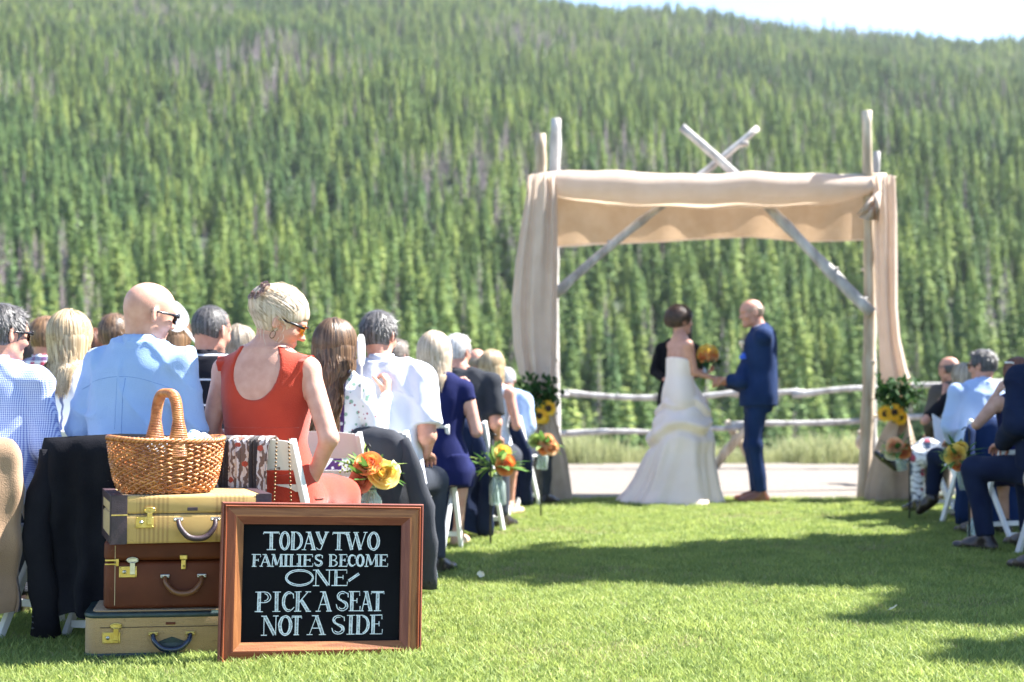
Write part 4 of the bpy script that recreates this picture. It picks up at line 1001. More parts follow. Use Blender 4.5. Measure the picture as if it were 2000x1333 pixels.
p_suit = person('man in a navy suit and black shoes cut off by the right edge', gx(2058, 8.35), 8.35, 16, 'm', 1.0, 1.12, .06, 0, head=(4, 4, 0), sk=SKIN_R, top=C_NAVY, topk='jacket', bot=C_NAVY, h=.011, seed=26, crs=.009, hairm=H_DARK, hs='short', hn=.7, topobj='jacket',
    legs={-1: ((-.27, .40, .50), (-.25, .30, .09), (-.31, .46, .035)), 1: ((.12, .42, .50), (.12, .40, .09), (.12, .57, .035))},
    arms={-1: ((-.27, -.02, .78), (-.16, .26, .66), (.2, 1, -.2), (0, 0, -1)), 1: ((.26, .0, .78), (.14, .26, .66), (-.2, 1, -.2), (0, 0, -1))})
person('person in beige trousers, only a knee showing at the right edge', gx(2170, 7.2), 7.2, 14, 'm', 1.0, 1.0, .03, 0, sk=SKIN_R, top=C_PBLUE, bot=C_KHAKI, h=.015, seed=27, hairm=H_BROWN, hs='short', hn=.5,
    legs={-1: ((-.26, .40, .50), (-.24, .34, .09), (-.28, .50, .035)), 1: None} if False else None)
# ================================================================== the couple and the officiant
GLS = -.43
def w2l(px, py, d, rx, rd, yaw, S, gl=GLS):      # a pixel at distance d, in the person's own coordinates
    p = at(px, py, d); v = Matrix.Rotation(-math.radians(yaw), 3, 'Z') @ Vector((p.x - rx, p.y - rd, 0))
    return (v.x / S, v.y / S, (p.z + gl * S) / S)
C_GROOM = C_NAVY2
gS = 1.80 / 1.811; gxx, gd, gyaw = gx(1481, 12.6), 12.6, 84
Lg = lambda px, py, d: w2l(px, py, d, gxx, gd, gyaw, gS)
groom = person('groom in a navy suit with brown shoes, bald, holding the hands of the bride', gxx, gd, gyaw, 'm', gS, 1.12, -.02, 0, head=(14, 8, 0), hoff=(0, .06, 0), sk=SKIN_R, top=C_GROOM, topk='jacket', bot=C_GROOM, shoe=M_SHOEB,
    hairm=H_ASH, hs='fringe', hn=.5, h=.012, seed=31, foldamp=.002, topobj='jacket', gl=GLS, hemz=.37, kind='wedding couple and officiant',
    legs={-1: ((-.10, .04, .08), (-.11, -.02, -.34), (-.13, .12, -.395)), 1: ((.10, .05, .08), (.12, .0, -.34), (.14, .14, -.395))},
    arms={1: (Lg(1446, 745, 12.46), Lg(1421, 742, 12.52), (-.15, 1, .1), (-.3, 0, -1)), -1: (Lg(1461, 758, 12.9), Lg(1420, 748, 12.70), (.2, 1, .1), (.5, 0, -1))}, hcurl=.7)
def swap_lr(): pass
b = MB(); nb = groom['nb']
T = groom['T']
b = MB(); rings = []                               # white shirt collar standing above the jacket
for i in range(25):
    a = 2 * PI * i / 24; rings.append([(nb[0] + math.cos(a) * r_, nb[1] + .012 + math.sin(a) * r_ * 1.05, nb[2] + z_ - .02 * max(0, math.sin(a))) for r_, z_ in ((.066, .0), (.062, .052), (.066, .053), (.073, .02))])
b.loft(rings, True); b.build('shirt_collar', C_WHITE, groom['root'])
b = MB(); b.box((-.115, .135, .86), (.012, .075, .035), (0, .2, .3), bev=.004)
b.box((-.105, .130, .885), (.010, .05, .03), (0, .3, .5), bev=.004); b.build('pocket_square', mat('blue_silk', (.04, .12, .62), rough=.5), groom['root'])
b = MB(); _ball(b, (-.085, .150, .985), .026, 8, 6); _ball(b, (-.10, .150, .955), .016, 6, 5); b.build('boutonniere', mat('cream_petals', (.75, .66, .48), (.80, .55, .35), .7, 30), groom['root'])
# bride
bS = 1.70 / 1.775; bxx, bd, byaw = gx(1327, 12.6), 12.6, -66
Lb = lambda px, py, d: w2l(px, py, d, bxx, bd, byaw, bS)
bride = person('bride in a strapless ivory gown with a gathered skirt, dark hair pinned up', bxx, bd, byaw, 'f', bS, 1.02, .02, 0, head=(-6, 2, 4), sk=SKIN_R, top=None, collar=False, hairm=H_BRIDE, hs='updo', hn=2.2, big=1.28, h=.012, seed=33, gl=GLS,
    hoff=(-.01, -.01, .02), kind='wedding couple and officiant',
    legs={-1: ((-.10, .04, .08), (-.10, -.02, -.34), (-.10, .12, -.395)), 1: ((.10, .05, .08), (.10, .0, -.34), (.11, .14, -.395))},
    arms={1: (Lb(1357, 728, 12.5), Lb(1398, 740, 12.52), (0, 1, 0), (-.3, 0, -1)), -1: (Lb(1338, 728, 12.85), Lb(1372, 727, 12.72), (.3, 1, .1), (.2, .3, .5))}, hcurl=.8, hands=True)
M_GOWN = mat('ivory_satin', (.78, .62, .53), (.84, .69, .60), .5, 3, bump=.12, bscale=30, sheen=.2, spec=.3)
gf = Field(V3(-.26, -.22, .40) * bS, V3(.26, .22, 1.02) * bS, .010)
gf.torso(mk(TF[:8], 1.02, .02, 0, .010, S=bS), .01); gf.plane(V3(0, 0, .895) * bS, (0, .25, 1)); gf.plane(V3(0, 0, .44) * bS, (0, 0, -1))
V, Q = gf.mesh(); V = gf.relax(V, Q, 1, .3); link('bodice', np_mesh('bodice', [(V, Q, 0)]), M_GOWN, bride['root'])
prof = [(736, 1305, 1353), (748, 1303, 1357), (765, 1300, 1368), (782, 1296, 1378), (800, 1286, 1383), (822, 1275, 1386), (845, 1271, 1391), (862, 1269, 1394), (885, 1262, 1391), (910, 1252, 1394), (935, 1240, 1400), (955, 1227, 1405), (970, 1215, 1409), (981, 1208, 1411)]
PY = np.array(prof, float); rows = []; na = 150; Ri = Matrix.Rotation(-math.radians(byaw), 3, 'Z')
for py in np.linspace(736, 981, 84):
    l, r_ = np.interp(py, PY[:, 0], PY[:, 1]), np.interp(py, PY[:, 0], PY[:, 2]); t = (py - 736) / 245.0
    cx, rx = gx((l + r_) / 2, 12.6) - bxx, (r_ - l) / 2 / F * 12.6; ry = rx * (.80 + .12 * t) + (.0 if t > .2 else .02 * (1 - t / .2)); z = gz(py, 12.6); ring = []
    for j in range(na):
        a = 2 * PI * j / na
        zc1 = .86 + .045 * math.sin(1.5 * a + 1.0) + .03 * math.sin(4 * a); zc2 = .66 + .07 * math.sin(a + 2.2) + .045 * math.sin(3 * a + 1)
        sw = .022 * math.exp(-((z - zc1) / .035) ** 2) - .020 * math.exp(-((z - zc1 + .06) / .03) ** 2) + .034 * math.exp(-((z - zc2) / .045) ** 2) - .026 * math.exp(-((z - zc2 + .085) / .035) ** 2)
        low = max(0, (zc2 - .04 - z) / .6)
        fo = (.5 + .5 * math.sin(9 * a + 1.5 * math.sin(2 * a) + z * 2.2)) ** 2
        fo2 = math.sin(17 * a + 3 * math.sin(3 * a + 1) - z * 3)
        k = 1 + sw / max(rx, .12) * min(1, t * 5) + (.13 * fo - .06) * min(1, low * 2.6) + .025 * fo2 * min(1, low * 2) + .022 * math.sin(7 * a + z * 22) * (1 - min(1, low * 3)) * min(1, t * 4)
        if t > .9: k += (t - .9) * .4 * fo
        v = Ri @ Vector((cx + math.cos(a) * rx * k, math.sin(a) * ry * k, 0)); ring.append((v.x, v.y, z + GLS * bS))
    rows.append(ring)
b = MB(); b.loft(rows, True); b.build('skirt', M_GOWN, bride['root'])
b = MB(); T = bride['T']
for i in range(7):
    a = i * .9; p = T((.055 + .012 * math.cos(a), -.055 + .01 * math.sin(a * 2), .045 + .016 * math.sin(a))); _ball(b, p, .013, 6, 5)
b.build('hair_flower', mat('white_silk_petals', (.75, .74, .74)), bride['root'])
off_p = person('dark haired officiant in black standing behind the bride', gx(1324, 13.5), 13.5, 176, 'f', 1.70 / 1.775, 1.1, .0, 0, sk=SKIN_R, top=C_BLACK, topk='blouse', bot=C_BLACK, botk='longskirt', h=.015, seed=35, gl=GLS, collar=False, hairm=H_DARK, hs='long', hlen=.34, hn=.8,
    kind='wedding couple and officiant', hemz=.40, topobj='blouse', hoff=(-.045, 0, 0),
    legs={-1: ((-.09, .04, .08), (-.10, .0, -.34), (-.10, .14, -.395)), 1: ((.09, .05, .08), (.10, .0, -.34), (.10, .14, -.395))},
    arms={1: ((.235, .02, .80), (.14, .22, .72), (-.4, 1, 0), (0, 0, -1)), -1: ((-.235, .02, .80), (-.12, .24, .74), (.4, 1, 0), (0, 0, -1))})

# ================================================================== flowers
def petmat(name, c1, c2): return mat(name, c1, c2, .55, 12, trans=.4, sheen=.2)
P_OR = petmat('orange_petal', (.80, .22, .05), (.85, .36, .10)); P_CO = petmat('coral_petal', (.78, .25, .12), (.82, .36, .20)); P_YE = petmat('yellow_petal', (.86, .58, .05), (.88, .72, .25)); P_PE = petmat('peach_petal', (.84, .42, .20), (.86, .58, .34)); P_CR = petmat('cream_petal', (.80, .74, .52), (.82, .80, .64))
P_LF = foliage('leaf_green', (.06, .14, .03), (.12, .24, .05), .35, .2); P_LFD = foliage('leaf_deep_green', (.018, .055, .016), (.04, .095, .025), .25, .25); P_LIME = foliage('lime_green', (.30, .42, .10), (.42, .52, .18), .35, .15)
M_STEM = mat('green_stem', (.06, .12, .03), (.10, .18, .05), .6, 20)
M_JAR = glass('clear_glass', (.75, .85, .82), .03, .80); M_WATER = glass('water', (.6, .75, .72), .02, .88)
def petal_mesh(w_, h_, cup, seed=0):
    b = MB(); n, m = 7, 6; vs = []
    for j in range(m + 1):
        v = j / m; wd = w_ * math.sin(PI * (.12 + .80 * v) ** 1.0) ** .7
        for i in range(n + 1):
            u = i / n * 2 - 1
            vs.append((wd * u, cup * (1 - u * u) * .35 * w_ * -1 + h_ * (.55 * v * v * (.3 + .7 * v) * .5), h_ * (v * (1 - .06 * u * u)) + .03 * h_ * math.sin(u * 5 + seed)))
    b.add(vs, [(j * (n + 1) + i, j * (n + 1) + i + 1, (j + 1) * (n + 1) + i + 1, (j + 1) * (n + 1) + i) for j in range(m) for i in range(n)], True)
    return b
def rose(parent, c, axis, r, m, detail=True, seed=0):
    rr = random.Random(seed); q = Vector(axis).to_track_quat('Z', 'Y'); o = empty('rose', None, None); del_ = [o.pop(k, None) for k in ('label', 'category')]
    o.parent = parent; o.location = c; o.rotation_mode = 'QUATERNION'; o.rotation_quaternion = q
    core = MB(); pts = []
    for i in range(60):                           # the rolled heart
        a = i * .42; rad = r * (.03 + .26 * i / 60); pts.append((rad * math.cos(a), rad * math.sin(a), r * (.52 - .12 * i / 60)))
    vs = []
    for p in pts: vs += [p, (p[0] * 1.15, p[1] * 1.15, p[2] - r * .7)]
    core.add(vs, [(2 * i, 2 * i + 1, 2 * i + 3, 2 * i + 2) for i in range(59)], True); core.build('rose_heart', m, o)
    for n, R_, top, lip in ((3, .36, .46, .02), (3, .48, .42, .05), (4, .62, .34, .10), (5, .80, .20, .20), (6, .98, .02, .34)):
        ph = rr.uniform(0, 6.28)
        for i in range(n):
            a0 = ph + 2 * PI * i / n + rr.uniform(-.1, .1); half = PI / n * rr.uniform(1.15, 1.4); b = MB(); vs = []; nu, nv = 8, 6; rs = rr.uniform(.95, 1.06); tz = rr.uniform(-.05, .05); tw = rr.uniform(-.12, .12)
            for jv in range(nv + 1):
                v = jv / nv; z = -.55 + (top + tz + .55) * v
                for iu in range(nu + 1):
                    u = iu / nu * 2 - 1; a = a0 + u * half * (.35 + .65 * math.sin(min(1, v * 1.3) * PI / 2)); edge = 1 - .16 * u * u * v
                    rad = R_ * rs * (.25 + .80 * math.sin(min(1, v * 1.15) * PI / 2)) * (1 + tw * u * .5) + lip * max(0, v - .72) ** 1.3 * 4 * (1 - .4 * u * u)
                    zz = z * edge - lip * max(0, v - .8) * 1.6 + .02 * math.sin(u * 6 + i); vs.append((r * rad * math.cos(a), r * rad * math.sin(a), r * zz))
            b.add(vs, [(jv * (nu + 1) + iu, jv * (nu + 1) + iu + 1, (jv + 1) * (nu + 1) + iu + 1, (jv + 1) * (nu + 1) + iu) for jv in range(nv) for iu in range(nu)], True); b.build('petal', m, o)
    return o
def leaf(mb, p, d, L, w_, up=(0, 0, 1), curl=.2):
    p = Vector(p); d = Vector(d).normalized(); s = d.cross(Vector(up)).normalized(); n = s.cross(d); vs = []
    for j in range(5):
        t = j / 4; ww = w_ * math.sin(PI * min(1, t * .92 + .06)) ** .8; c = p + d * L * t - n * curl * L * t * t
        vs += [c - s * ww + n * ww * .3, c, c + s * ww + n * ww * .3]
    mb.add(vs, [(j * 3 + i, j * 3 + i + 1, (j + 1) * 3 + i + 1, (j + 1) * 3 + i) for j in range(4) for i in (0, 1)], True)
def jar(parent, c, r, h, m=M_JAR, tilt=None):
    b = MB(); rings = []
    for rad, z in ((.0, .003), (.92, .0), (1, .05), (1, .62), (.95, .70), (.60, .82), (.55, .85), (.55, .97), (.60, .98), (.60, 1.0), (.52, 1.0), (.50, .86), (.90, .68), (.94, .60), (.94, .06), (0, .05)):
        rings.append([(c[0] + rad * r * math.cos(a) + 0, c[1] + rad * r * math.sin(a), c[2] + z * h) for a in [2 * PI * i / 20 for i in range(20)]])
    b.loft(rings, True); return b.build('jar', m, parent)
def flower_jar(label, pos, roses, jr=.045, jh=.15, leaves=14, seed=0, hook=True, tilt=0.0, hookpos=None, group='flower jars hanging along the aisle', lime=True, spread=.09):
    """pos: neck of the jar in the world"""
    r = random.Random(seed); o = empty('flower_jar', label, 'flowers', pos, (0, tilt, 0), group)
    jar(o, (0, 0, -jh), jr, jh)
    b = MB()
    for i in range(7): a = i * .9; b.tube([(math.cos(a + 2) * jr * .6, math.sin(a + 2) * jr * .6, -jh * .9), (math.cos(a) * jr * .3, math.sin(a) * jr * .3, 0), (math.cos(a) * spread * .7, math.sin(a) * spread * .5, .06)], .0028, 5)
    b.build('stems', M_STEM, o)
    b = MB(); b.tube([(jr * .58 * math.cos(a), jr * .58 * math.sin(a), -.012) for a in [i * PI / 8 for i in range(17)]], .0022, 5, caps=False)
    b.tube([(0, -jr * .58, -.012), (0, -jr * .8, .03), (0, 0, .10)], .0016, 5); b.build('wire', mat('jar_wire', (.05, .05, .05), rough=.4, metal=.8) if 'jar_wire' not in bpy.data.materials else bpy.data.materials['jar_wire'], o)
    for (dx, dy, dz, rad, m, ax) in roses: rose(o, (dx, dy, dz), ax, rad, m, seed=r.random())
    for i in range(leaves):
        a = r.uniform(0, 6.28); el = r.uniform(-.3, 1.3); lb = MB(); d = (math.cos(a) * math.cos(el), math.sin(a) * math.cos(el) * .8, math.sin(el))
        leaf(lb, (d[0] * spread * .35, d[1] * spread * .35, .03 + d[2] * .02), d, r.uniform(.6, 1.25) * spread, r.uniform(.009, .02) * spread / .09, curl=r.uniform(-.2, .5)); lb.build('leaf', r.choice((P_LF, P_LF, P_LIME)) if lime else P_LF, o)
    b = MB()
    for i in range(60):                             # tiny pale buds
        a = r.gauss(2.6, .5); rr = r.uniform(.5, 1.1) * spread; _ball(b, (math.cos(a) * rr, math.sin(a) * rr * .4 - .02, .05 + r.gauss(.02, .022)), r.uniform(.003, .006), 5, 4)
    b.build('bud_sprig', P_LIME, o)
    return o
M_IRON = mat('black_iron', (.012, .012, .012), (.03, .03, .03), .5, 30)
def hook_pole(label, x, d, h, hx):
    b = MB(); b.tube([(0, 0, -.15), (.002, 0, h * .5), (0, 0, h), (hx * .5, 0, h + .012), (hx, -.01, h - .004)], [.0065, .0065, .0055, .004, .004], 7)
    b.build('shepherd_hook', M_IRON, None, (x, d, 0), label=label, cat='hook', group='black hooks holding flower jars')
U = lambda x, y, z: (x, y, z)
# nearest arrangement beside the grey jacket
d = 6.35
flower_jar('jar of two orange roses and a yellow rose beside the grey jacket, nearest the chalkboard', at(724, 950, d),
    [(-.005, -.055, .108, .052, P_OR, (-.1, -.8, .7)), (-.040, -.065, .028, .050, P_CO, (-.3, -1, .35)), (.062, -.06, .062, .060, P_YE, (.35, -.85, .45)), (.115, -.0, .075, .035, P_CR, (1, -.2, .3))], .05, .17, 22, 3, spread=.13)
hook_pole('black hook stake of the nearest flower jar', gx(716, d + .05), d + .05, .72, .02)
d = 8.95
flower_jar('jar with a yellow and an orange rose beside the navy jacket on the left aisle', at(972, 925, d),
    [(.035, -.05, .13, .048, P_YE, (.3, -1, .3)), (.055, -.06, .055, .055, P_OR, (.4, -1, .0))], .055, .20, 34, 5, spread=.15, tilt=0)
hook_pole('black hook stake between the chairs on the left aisle', gx(958, d), d, .70, .04)
d = 11.0
flower_jar('jar of peach and green blooms on a thin stake before the left arbor post', at(1062, 880, d),
    [(-.07, -.03, .07, .05, P_LIME, (-.3, -1, .5)), (.02, -.05, .08, .05, P_PE, (.1, -1, .4)), (.06, -.05, .03, .05, P_PE, (.4, -1, .1)), (.0, -.05, .02, .045, P_OR, (0, -1, 0))], .045, .15, 22, 7, spread=.12, tilt=.12)
hook_pole('black thin stake before the left arbor post', gx(1056, d), d, .55, .02)
d = 10.8
flower_jar('jar of peach blooms and white sprigs before the right arbor post', at(1757, 890, d),
    [(-.03, -.03, .08, .055, P_PE, (-.2, -1, .3)), (.03, -.04, .03, .05, P_OR, (.1, -1, .1)), (-.06, -.02, .03, .045, P_CR, (-.5, -1, .1))], .04, .12, 26, 8, spread=.13, tilt=-.2)
hook_pole('black thin stake before the right arbor post', gx(1776, d), d, .62, -.02)
d = 8.9
flower_jar('milk bottle of yellow and orange roses hanging by the navy jacket on the right aisle', at(1876, 905, d),
    [(-.035, -.04, .06, .055, P_YE, (-.5, -1, .2)), (-.015, -.04, .0, .045, P_OR, (-.3, -1, -.4)), (.02, -.03, .10, .035, P_YE, (.2, -1, .5))], .042, .17, 34, 9, spread=.12, tilt=-.22, lime=False)
hook_pole('black hook stake beside the milk bottle of yellow roses', gx(1893, d), d, .74, -.05)
o = empty('glass_jar', 'empty clear glass mason jar standing on the grass by the right aisle', 'jar', (gx(1905, 9.3), 9.3, .01)); jar(o, (0, 0, 0), .052, .14)
# bouquet
bq = empty('bridal_bouquet', 'round bouquet of orange, yellow and white roses held by the bride', 'bouquet', at(1382, 694, 12.55))
rr = random.Random(5)
for i in range(17):
    a, e = rr.uniform(0, 6.28), rr.uniform(-.2, 1.5); dv = Vector((math.cos(a) * math.cos(e), math.sin(a) * math.cos(e), math.sin(e)))
    if i < 4: dv = Vector(((-.6, -.1, .35, .75)[i], -1, (-.1, .45, -.05, .1)[i])).normalized()
    rose(bq, dv * .085 + Vector((0, 0, -.01)), dv, .045, (P_OR, P_YE, P_PE, P_OR)[i] if i < 4 else rr.choice((P_OR, P_YE, P_CR, P_PE, P_CO)), seed=i)
b = MB()
for i in range(46):
    a = rr.uniform(0, 6.28); leaf(b, (math.cos(a) * .05, math.sin(a) * .05, -.05), (math.cos(a), math.sin(a), rr.uniform(-.7, .5)), .10, .016)
b.build('foliage', P_LFD, bq)
b = MB(); b.tube([(0, 0, -.05), (-.02, .0, -.16), (-.05, .0, -.27)], [.03, .018, .024], 10); b.build('stem_bundle', M_STEM, bq)
b = MB(); b.tube([(-.014, 0, -.11), (-.03, 0, -.17)], [.023, .021], 10); b.build('ribbon', C_WHITE, bq)

# ================================================================== furniture
M_CH = mat('white_painted_wood', (.70, .70, .69), (.78, .78, .77), .45, 4, bump=.05, bscale=40)
def chair_root(label): return empty('folding_chair', label, 'chair', (0, 0, 0), (0, 0, 0), 'white folding chairs of the guests')
def make_chair():
    o = chair_root('white wooden folding chair')
    for s in (-1, 1):
        b = MB(); b.box((s * .205, 0.02, .385), (.024, .042, .88), (math.radians(27.5), 0, 0), bev=.004); b.build('leg', M_CH, o)
        b = MB(); b.box((s * .178, -.035, .215), (.022, .036, .50), (math.radians(-37), 0, 0), bev=.004); b.build('leg', M_CH, o)
    b = MB(); b.box((0, .045, .435), (.365, .36, .018), bev=.006); b.build('seat', M_CH, o)
    b = MB(); b.box((0, .045, .415), (.33, .30, .022), bev=.003); b.build('seat_frame', M_CH, o)
    for (z, hh) in ((.715, .115), (.585, .030)):
        vs = []; n = 10
        for j, (dy, dz) in enumerate(((-.008, -hh / 2), (.008, -hh / 2), (.008, hh / 2), (-.008, hh / 2))):
            for i in range(n + 1):
                u = i / n * 2 - 1; y0 = .02 - math.tan(math.radians(27.5)) * (z + dz - .385)
                vs.append((u * .193, y0 + dy - .018 * (1 - u * u), z + dz + (.012 * (1 - u * u) if dz > 0 and hh > .1 else 0)))
        b = MB(); b.add(vs, [(j * (n + 1) + i, j * (n + 1) + i + 1, ((j + 1) % 4) * (n + 1) + i + 1, ((j + 1) % 4) * (n + 1) + i) for j in range(4) for i in range(n)] + [(0, n + 1, 2 * n + 2, 3 * n + 3), (n, 4 * n + 3, 3 * n + 2, 2 * n + 1)]); b.build('back_rail', M_CH, o)
    for y, z, w_ in ((.17, .10, .39), (-.155, .06, .335), (-.10, .13, .335)):
        b = MB(); b.box((0, y, z), (w_, .014, .030), bev=.003); b.build('stretcher', M_CH, o)
    return o
CH0 = make_chair(); used = [False]
def chair(x, d, yaw, label):
    o = CH0 if not used[0] else copy_tree(CH0); used[0] = True
    o.location = (x, d, 0); o.rotation_euler = (0, 0, math.radians(yaw)); o['label'] = label; return o
SEATS = [(-22, 5.70, -14, 'white chair of the man in gingham, under the tan jacket'), (258, 5.68, -14, 'white chair of the bald man, under the black jacket'), (516, 5.76, -15, 'white chair draped with the paisley scarf'),
    (128, 6.93, -12, 'white chair of the woman in the blue and white print'), (395, 6.93, -14, 'white chair of the man in the striped black suit'), (648, 6.80, -14, 'white chair of the brown haired woman holding a fan'), (745, 7.06, -18, 'white chair of the man in the white shirt, under the grey jacket'),
    (84, 8.25, -10, 'white chair of the man in plaid'), (217, 8.25, -10, 'white chair behind the bald man, third row'), (330, 7.95, -14, 'white chair of the woman with light brown hair'), (463, 8.25, -12, 'white chair of the ash blond woman'), (822, 8.62, -10, 'white chair of the woman in the navy dress, on the aisle'),
    (30, 9.6, -8, 'white chair in the fourth row at the left edge'), (62, 9.2, -8, 'white chair of the black haired woman'), (184, 9.6, -8, 'white chair of the auburn haired person'), (768, 9.5, -14, 'white chair of the man with greying brown hair'), (908, 9.73, -18, 'white chair of the man in the dark T-shirt'),
    (888, 11.2, -16, 'white chair of the far bald man on the left'), (930, 10.95, -14, 'white chair of the long haired blond woman, next to the hanging jar'), (990, 12.08, -26, 'white chair nearest the left arbor post'),
    (1868, 12.2, 14, 'white chair of the man in the brown grey jacket'), (1878, 11.3, 16, 'white chair of the woman in floral trousers'), (1918, 10.38, 14, 'white chair of the man in light blue, under the navy jacket'), (1992, 9.28, 12, 'white chair of the woman with auburn hair'), (2088, 8.3, 12, 'white chair of the man in the navy suit at the right edge'), (2170, 7.2, 14, 'white chair of the person in beige trousers')]
for px, dd, yw, lb in SEATS: chair(gx(px, dd), dd - .02, yw, lb)

def draped_jacket(label, x, d, yaw, m, ztop=.80, hem=.22, w0=.18, w1=.235, seed=0, sl=(1, 1), slz=(.2, .2), dep=.055, skew=0.0, slx=(.02, .02), rnd=.45, fa=1.0):
    r = random.Random(seed); o = empty('draped_jacket', label, 'jacket', (x, d, 0), (0, 0, math.radians(yaw)), 'jackets hung over chair backs'); rows = []; n = 120
    ph = [r.uniform(0, 6.28) for _ in range(6)]
    for j in range(46):
        t = j / 45; z = ztop - (ztop - hem) * t
        rt = min(1, t / .16); w_ = w0 * (1 - (1 - rt) ** 2.2 * rnd) + (w1 - w0) * min(1, max(0, t - .08) / .55); dp = dep * (.25 + .75 * min(1, t / .08) ** .5) + .03 * t; ring = []
        yc = -.205 - .012 * t
        for i in range(n):
            a = 2 * PI * i / n; ca, sa = math.cos(a), math.sin(a); X = w_ * (abs(ca) ** .75) * (1 if ca > 0 else -1); Y = dp * (abs(sa) ** .75) * (1 if sa > 0 else -1)
            fo = (.011 * math.sin(X * 26 + ph[0] + t * 1.2) + .007 * math.sin(X * 57 + ph[1] - t * 2) + .006 * math.sin(X * 14 + t * 5 + ph[2])) * fa * (.25 + 1.5 * t) * (1 if sa < 0 else -.5)
            lift = .010 * math.sin(X * 11 + ph[3]) + .016 * math.sin(X * 24 + ph[4]) * t
            ring.append((X + skew * t + .006 * math.sin(z * 30 + ph[5]), yc + Y + fo, z + lift * (t if t > .5 else .3) - .012 * (X / w_) ** 2 * (1 - t)))
        rows.append(ring)
    b = MB(); b.loft(rows, True); 
    b.add([rows[0][i] for i in range(n)] + [(0, -.205, ztop + .004)], [(i, (i + 1) % n, n) for i in range(n)], True); b.build('body_panel', m, o)
    for k, s in enumerate((-1, 1)):
        if not sl[k]: continue
        pts = []; zt = ztop - .06
        for j in range(14):
            t = j / 13; pts.append((s * (w0 - .035 + (slx[k] + w1 - w0 + .055) * min(1, t * 2.2) ** .7) + .012 * math.sin(t * 7 + seed), -.215 - .05 * math.sin(t * 3) - .015, zt - (zt - slz[k]) * t))
        b = MB(); b.tube(pts, [.030 + .026 * min(1, t_ / 4) + .006 * math.sin(t_ * 1.9 + seed) for t_ in range(14)], 16, flat=.6, up=(0, 1, 0)); b.build('sleeve', m, o)
        b = MB()
        for q in range(3): _ball(b, (pts[-1][0] + s * .036, pts[-1][1] - .032, slz[k] + .03 + q * .022), .007, 7, 5)
        b.build('cuff_buttons', M_FRAME, o)
    b = MB(); b.tube([(.004 * math.sin(i), rows[8 + i * 3][int(n * .75)][1] - .0006, rows[8 + i * 3][int(n * .75)][2]) for i in range(12)], .0022, 5); b.build('centre_seam', m, o)
    return o
tj = draped_jacket('tan suit jacket over the chair at the left edge', gx(-8, 5.6), 5.64, -8, C_TAN, .795, .12, .205, .205, 1, sl=(1, 0), slz=(.2, .14), skew=-.02, slx=(0, .0), rnd=.25, fa=1.6)
b = MB(); b.box((.075, -.305, .36), (.13, .006, .05), (0.05, .25, 0), bev=.002); b.build('pocket_flap', C_TAN, tj)
b = MB(); b.tube([(.10 - .05 * t + .006 * math.sin(t * 9), -.268 - .035 * t, .72 - .56 * t) for t in np.linspace(0, 1, 16)], [.006 + .008 * t for t in np.linspace(0, 1, 16)], 7, flat=.5); b.build('front_edge', C_TAN, tj)
draped_jacket('long black jacket and coat over the chair of the bald man', gx(268, 5.6), 5.66, -8, C_BLACK, .80, .12, .325, .325, 2, sl=(1, 0), slz=(.03, .1), dep=.06, slx=(-.055, 0), rnd=.06, fa=1.5)
draped_jacket('charcoal grey suit jacket with sunlit folds over the chair of the man in white', gx(762, 7.0), 7.0, -18, C_CHAR, .80, .12, .20, .235, 3, slz=(.14, .05), slx=(0, .03))
draped_jacket('navy jacket reaching the grass over the chair of the man in the dark T-shirt', gx(908, 9.65), 9.66, -14, C_NAVY, .80, .05, .165, .20, 4, slz=(.1, .03), slx=(-.02, .0))
draped_jacket('navy jacket over the last chair before the arbor on the left', gx(1004, 12.0), 12.0, -24, C_NAVY, .79, .09, .13, .19, 5, slz=(.1, .05), slx=(-.03, .02))
draped_jacket('blue navy jacket over the chair of the man in light blue on the right', gx(1910, 10.3), 10.33, 10, C_NAVY2, .80, .05, .19, .23, 6, slz=(.05, .1), slx=(-.01, 0))

# scarf over the chair of the woman in red
def _scarf(m, N, L, v):
    vo = vor(N, L, v, 16).outputs['Distance']; wv = wav(N, L, v, 11, dist=9, axis='X', ds=2.2)
    c = mixc(m, mth(m, 'GREATER_THAN', wv, .5), (.62, .58, .56), (.17, .12, .10)); c = mixc(m, mth(m, 'LESS_THAN', vo, .20), c, (.40, .08, .05))
    return mixc(m, mth(m, 'GREATER_THAN', wav(N, L, v, 2.55, dist=.4, axis='X'), .80), c, (.035, .028, .028))
C_SCARF = pattern('paisley_scarf', (.5, .5, .5), _scarf, bump=.5, bscale=60)
so = empty('scarf', 'brown and cream paisley scarf over the back of the chair of the woman in red', 'scarf', (gx(516, 5.76), 5.74, 0), (0, 0, math.radians(-15)))
b = MB(); vs = []; n = 70; m_ = 36
for j in range(m_ + 1):
    t = j / m_
    for i in range(n + 1):
        u = i / n; X = -.150 + .285 * u + .004 * math.sin(t * 9 + u * 20) + t * .01 * math.sin(u * 30)
        fd = .010 * math.sin(u * 46) + .006 * math.sin(u * 19 + 1)
        if t < .12: Y, Z = -.145 + .0, .66 + (t / .12) * .125
        elif t < .18: q = (t - .12) / .06; Y, Z = -.155 - q * .055, .785 + .010 * math.sin(q * PI)
        else: q = (t - .18) / .82; Y, Z = -.222 - .018 * q + .0, .785 - q * (.47 + .03 * math.sin(u * 9))
        vs.append((X, Y - abs(fd) * min(1, max(0, t - .1) * 5) + .03 * 0, Z))
b.add(vs, [(j * (n + 1) + i, j * (n + 1) + i + 1, (j + 1) * (n + 1) + i + 1, (j + 1) * (n + 1) + i) for j in range(m_) for i in range(n)], True); b.build('cloth', C_SCARF, so)
M_BEAD = mat('bronze_beads', (.16, .10, .05), rough=.3, metal=.7)
co = empty('chain_strap', 'bronze bead chain of a bag hung over the chair upright of the woman in red', 'bag strap', (gx(516, 5.76), 5.74, 0), (0, 0, math.radians(-15)))
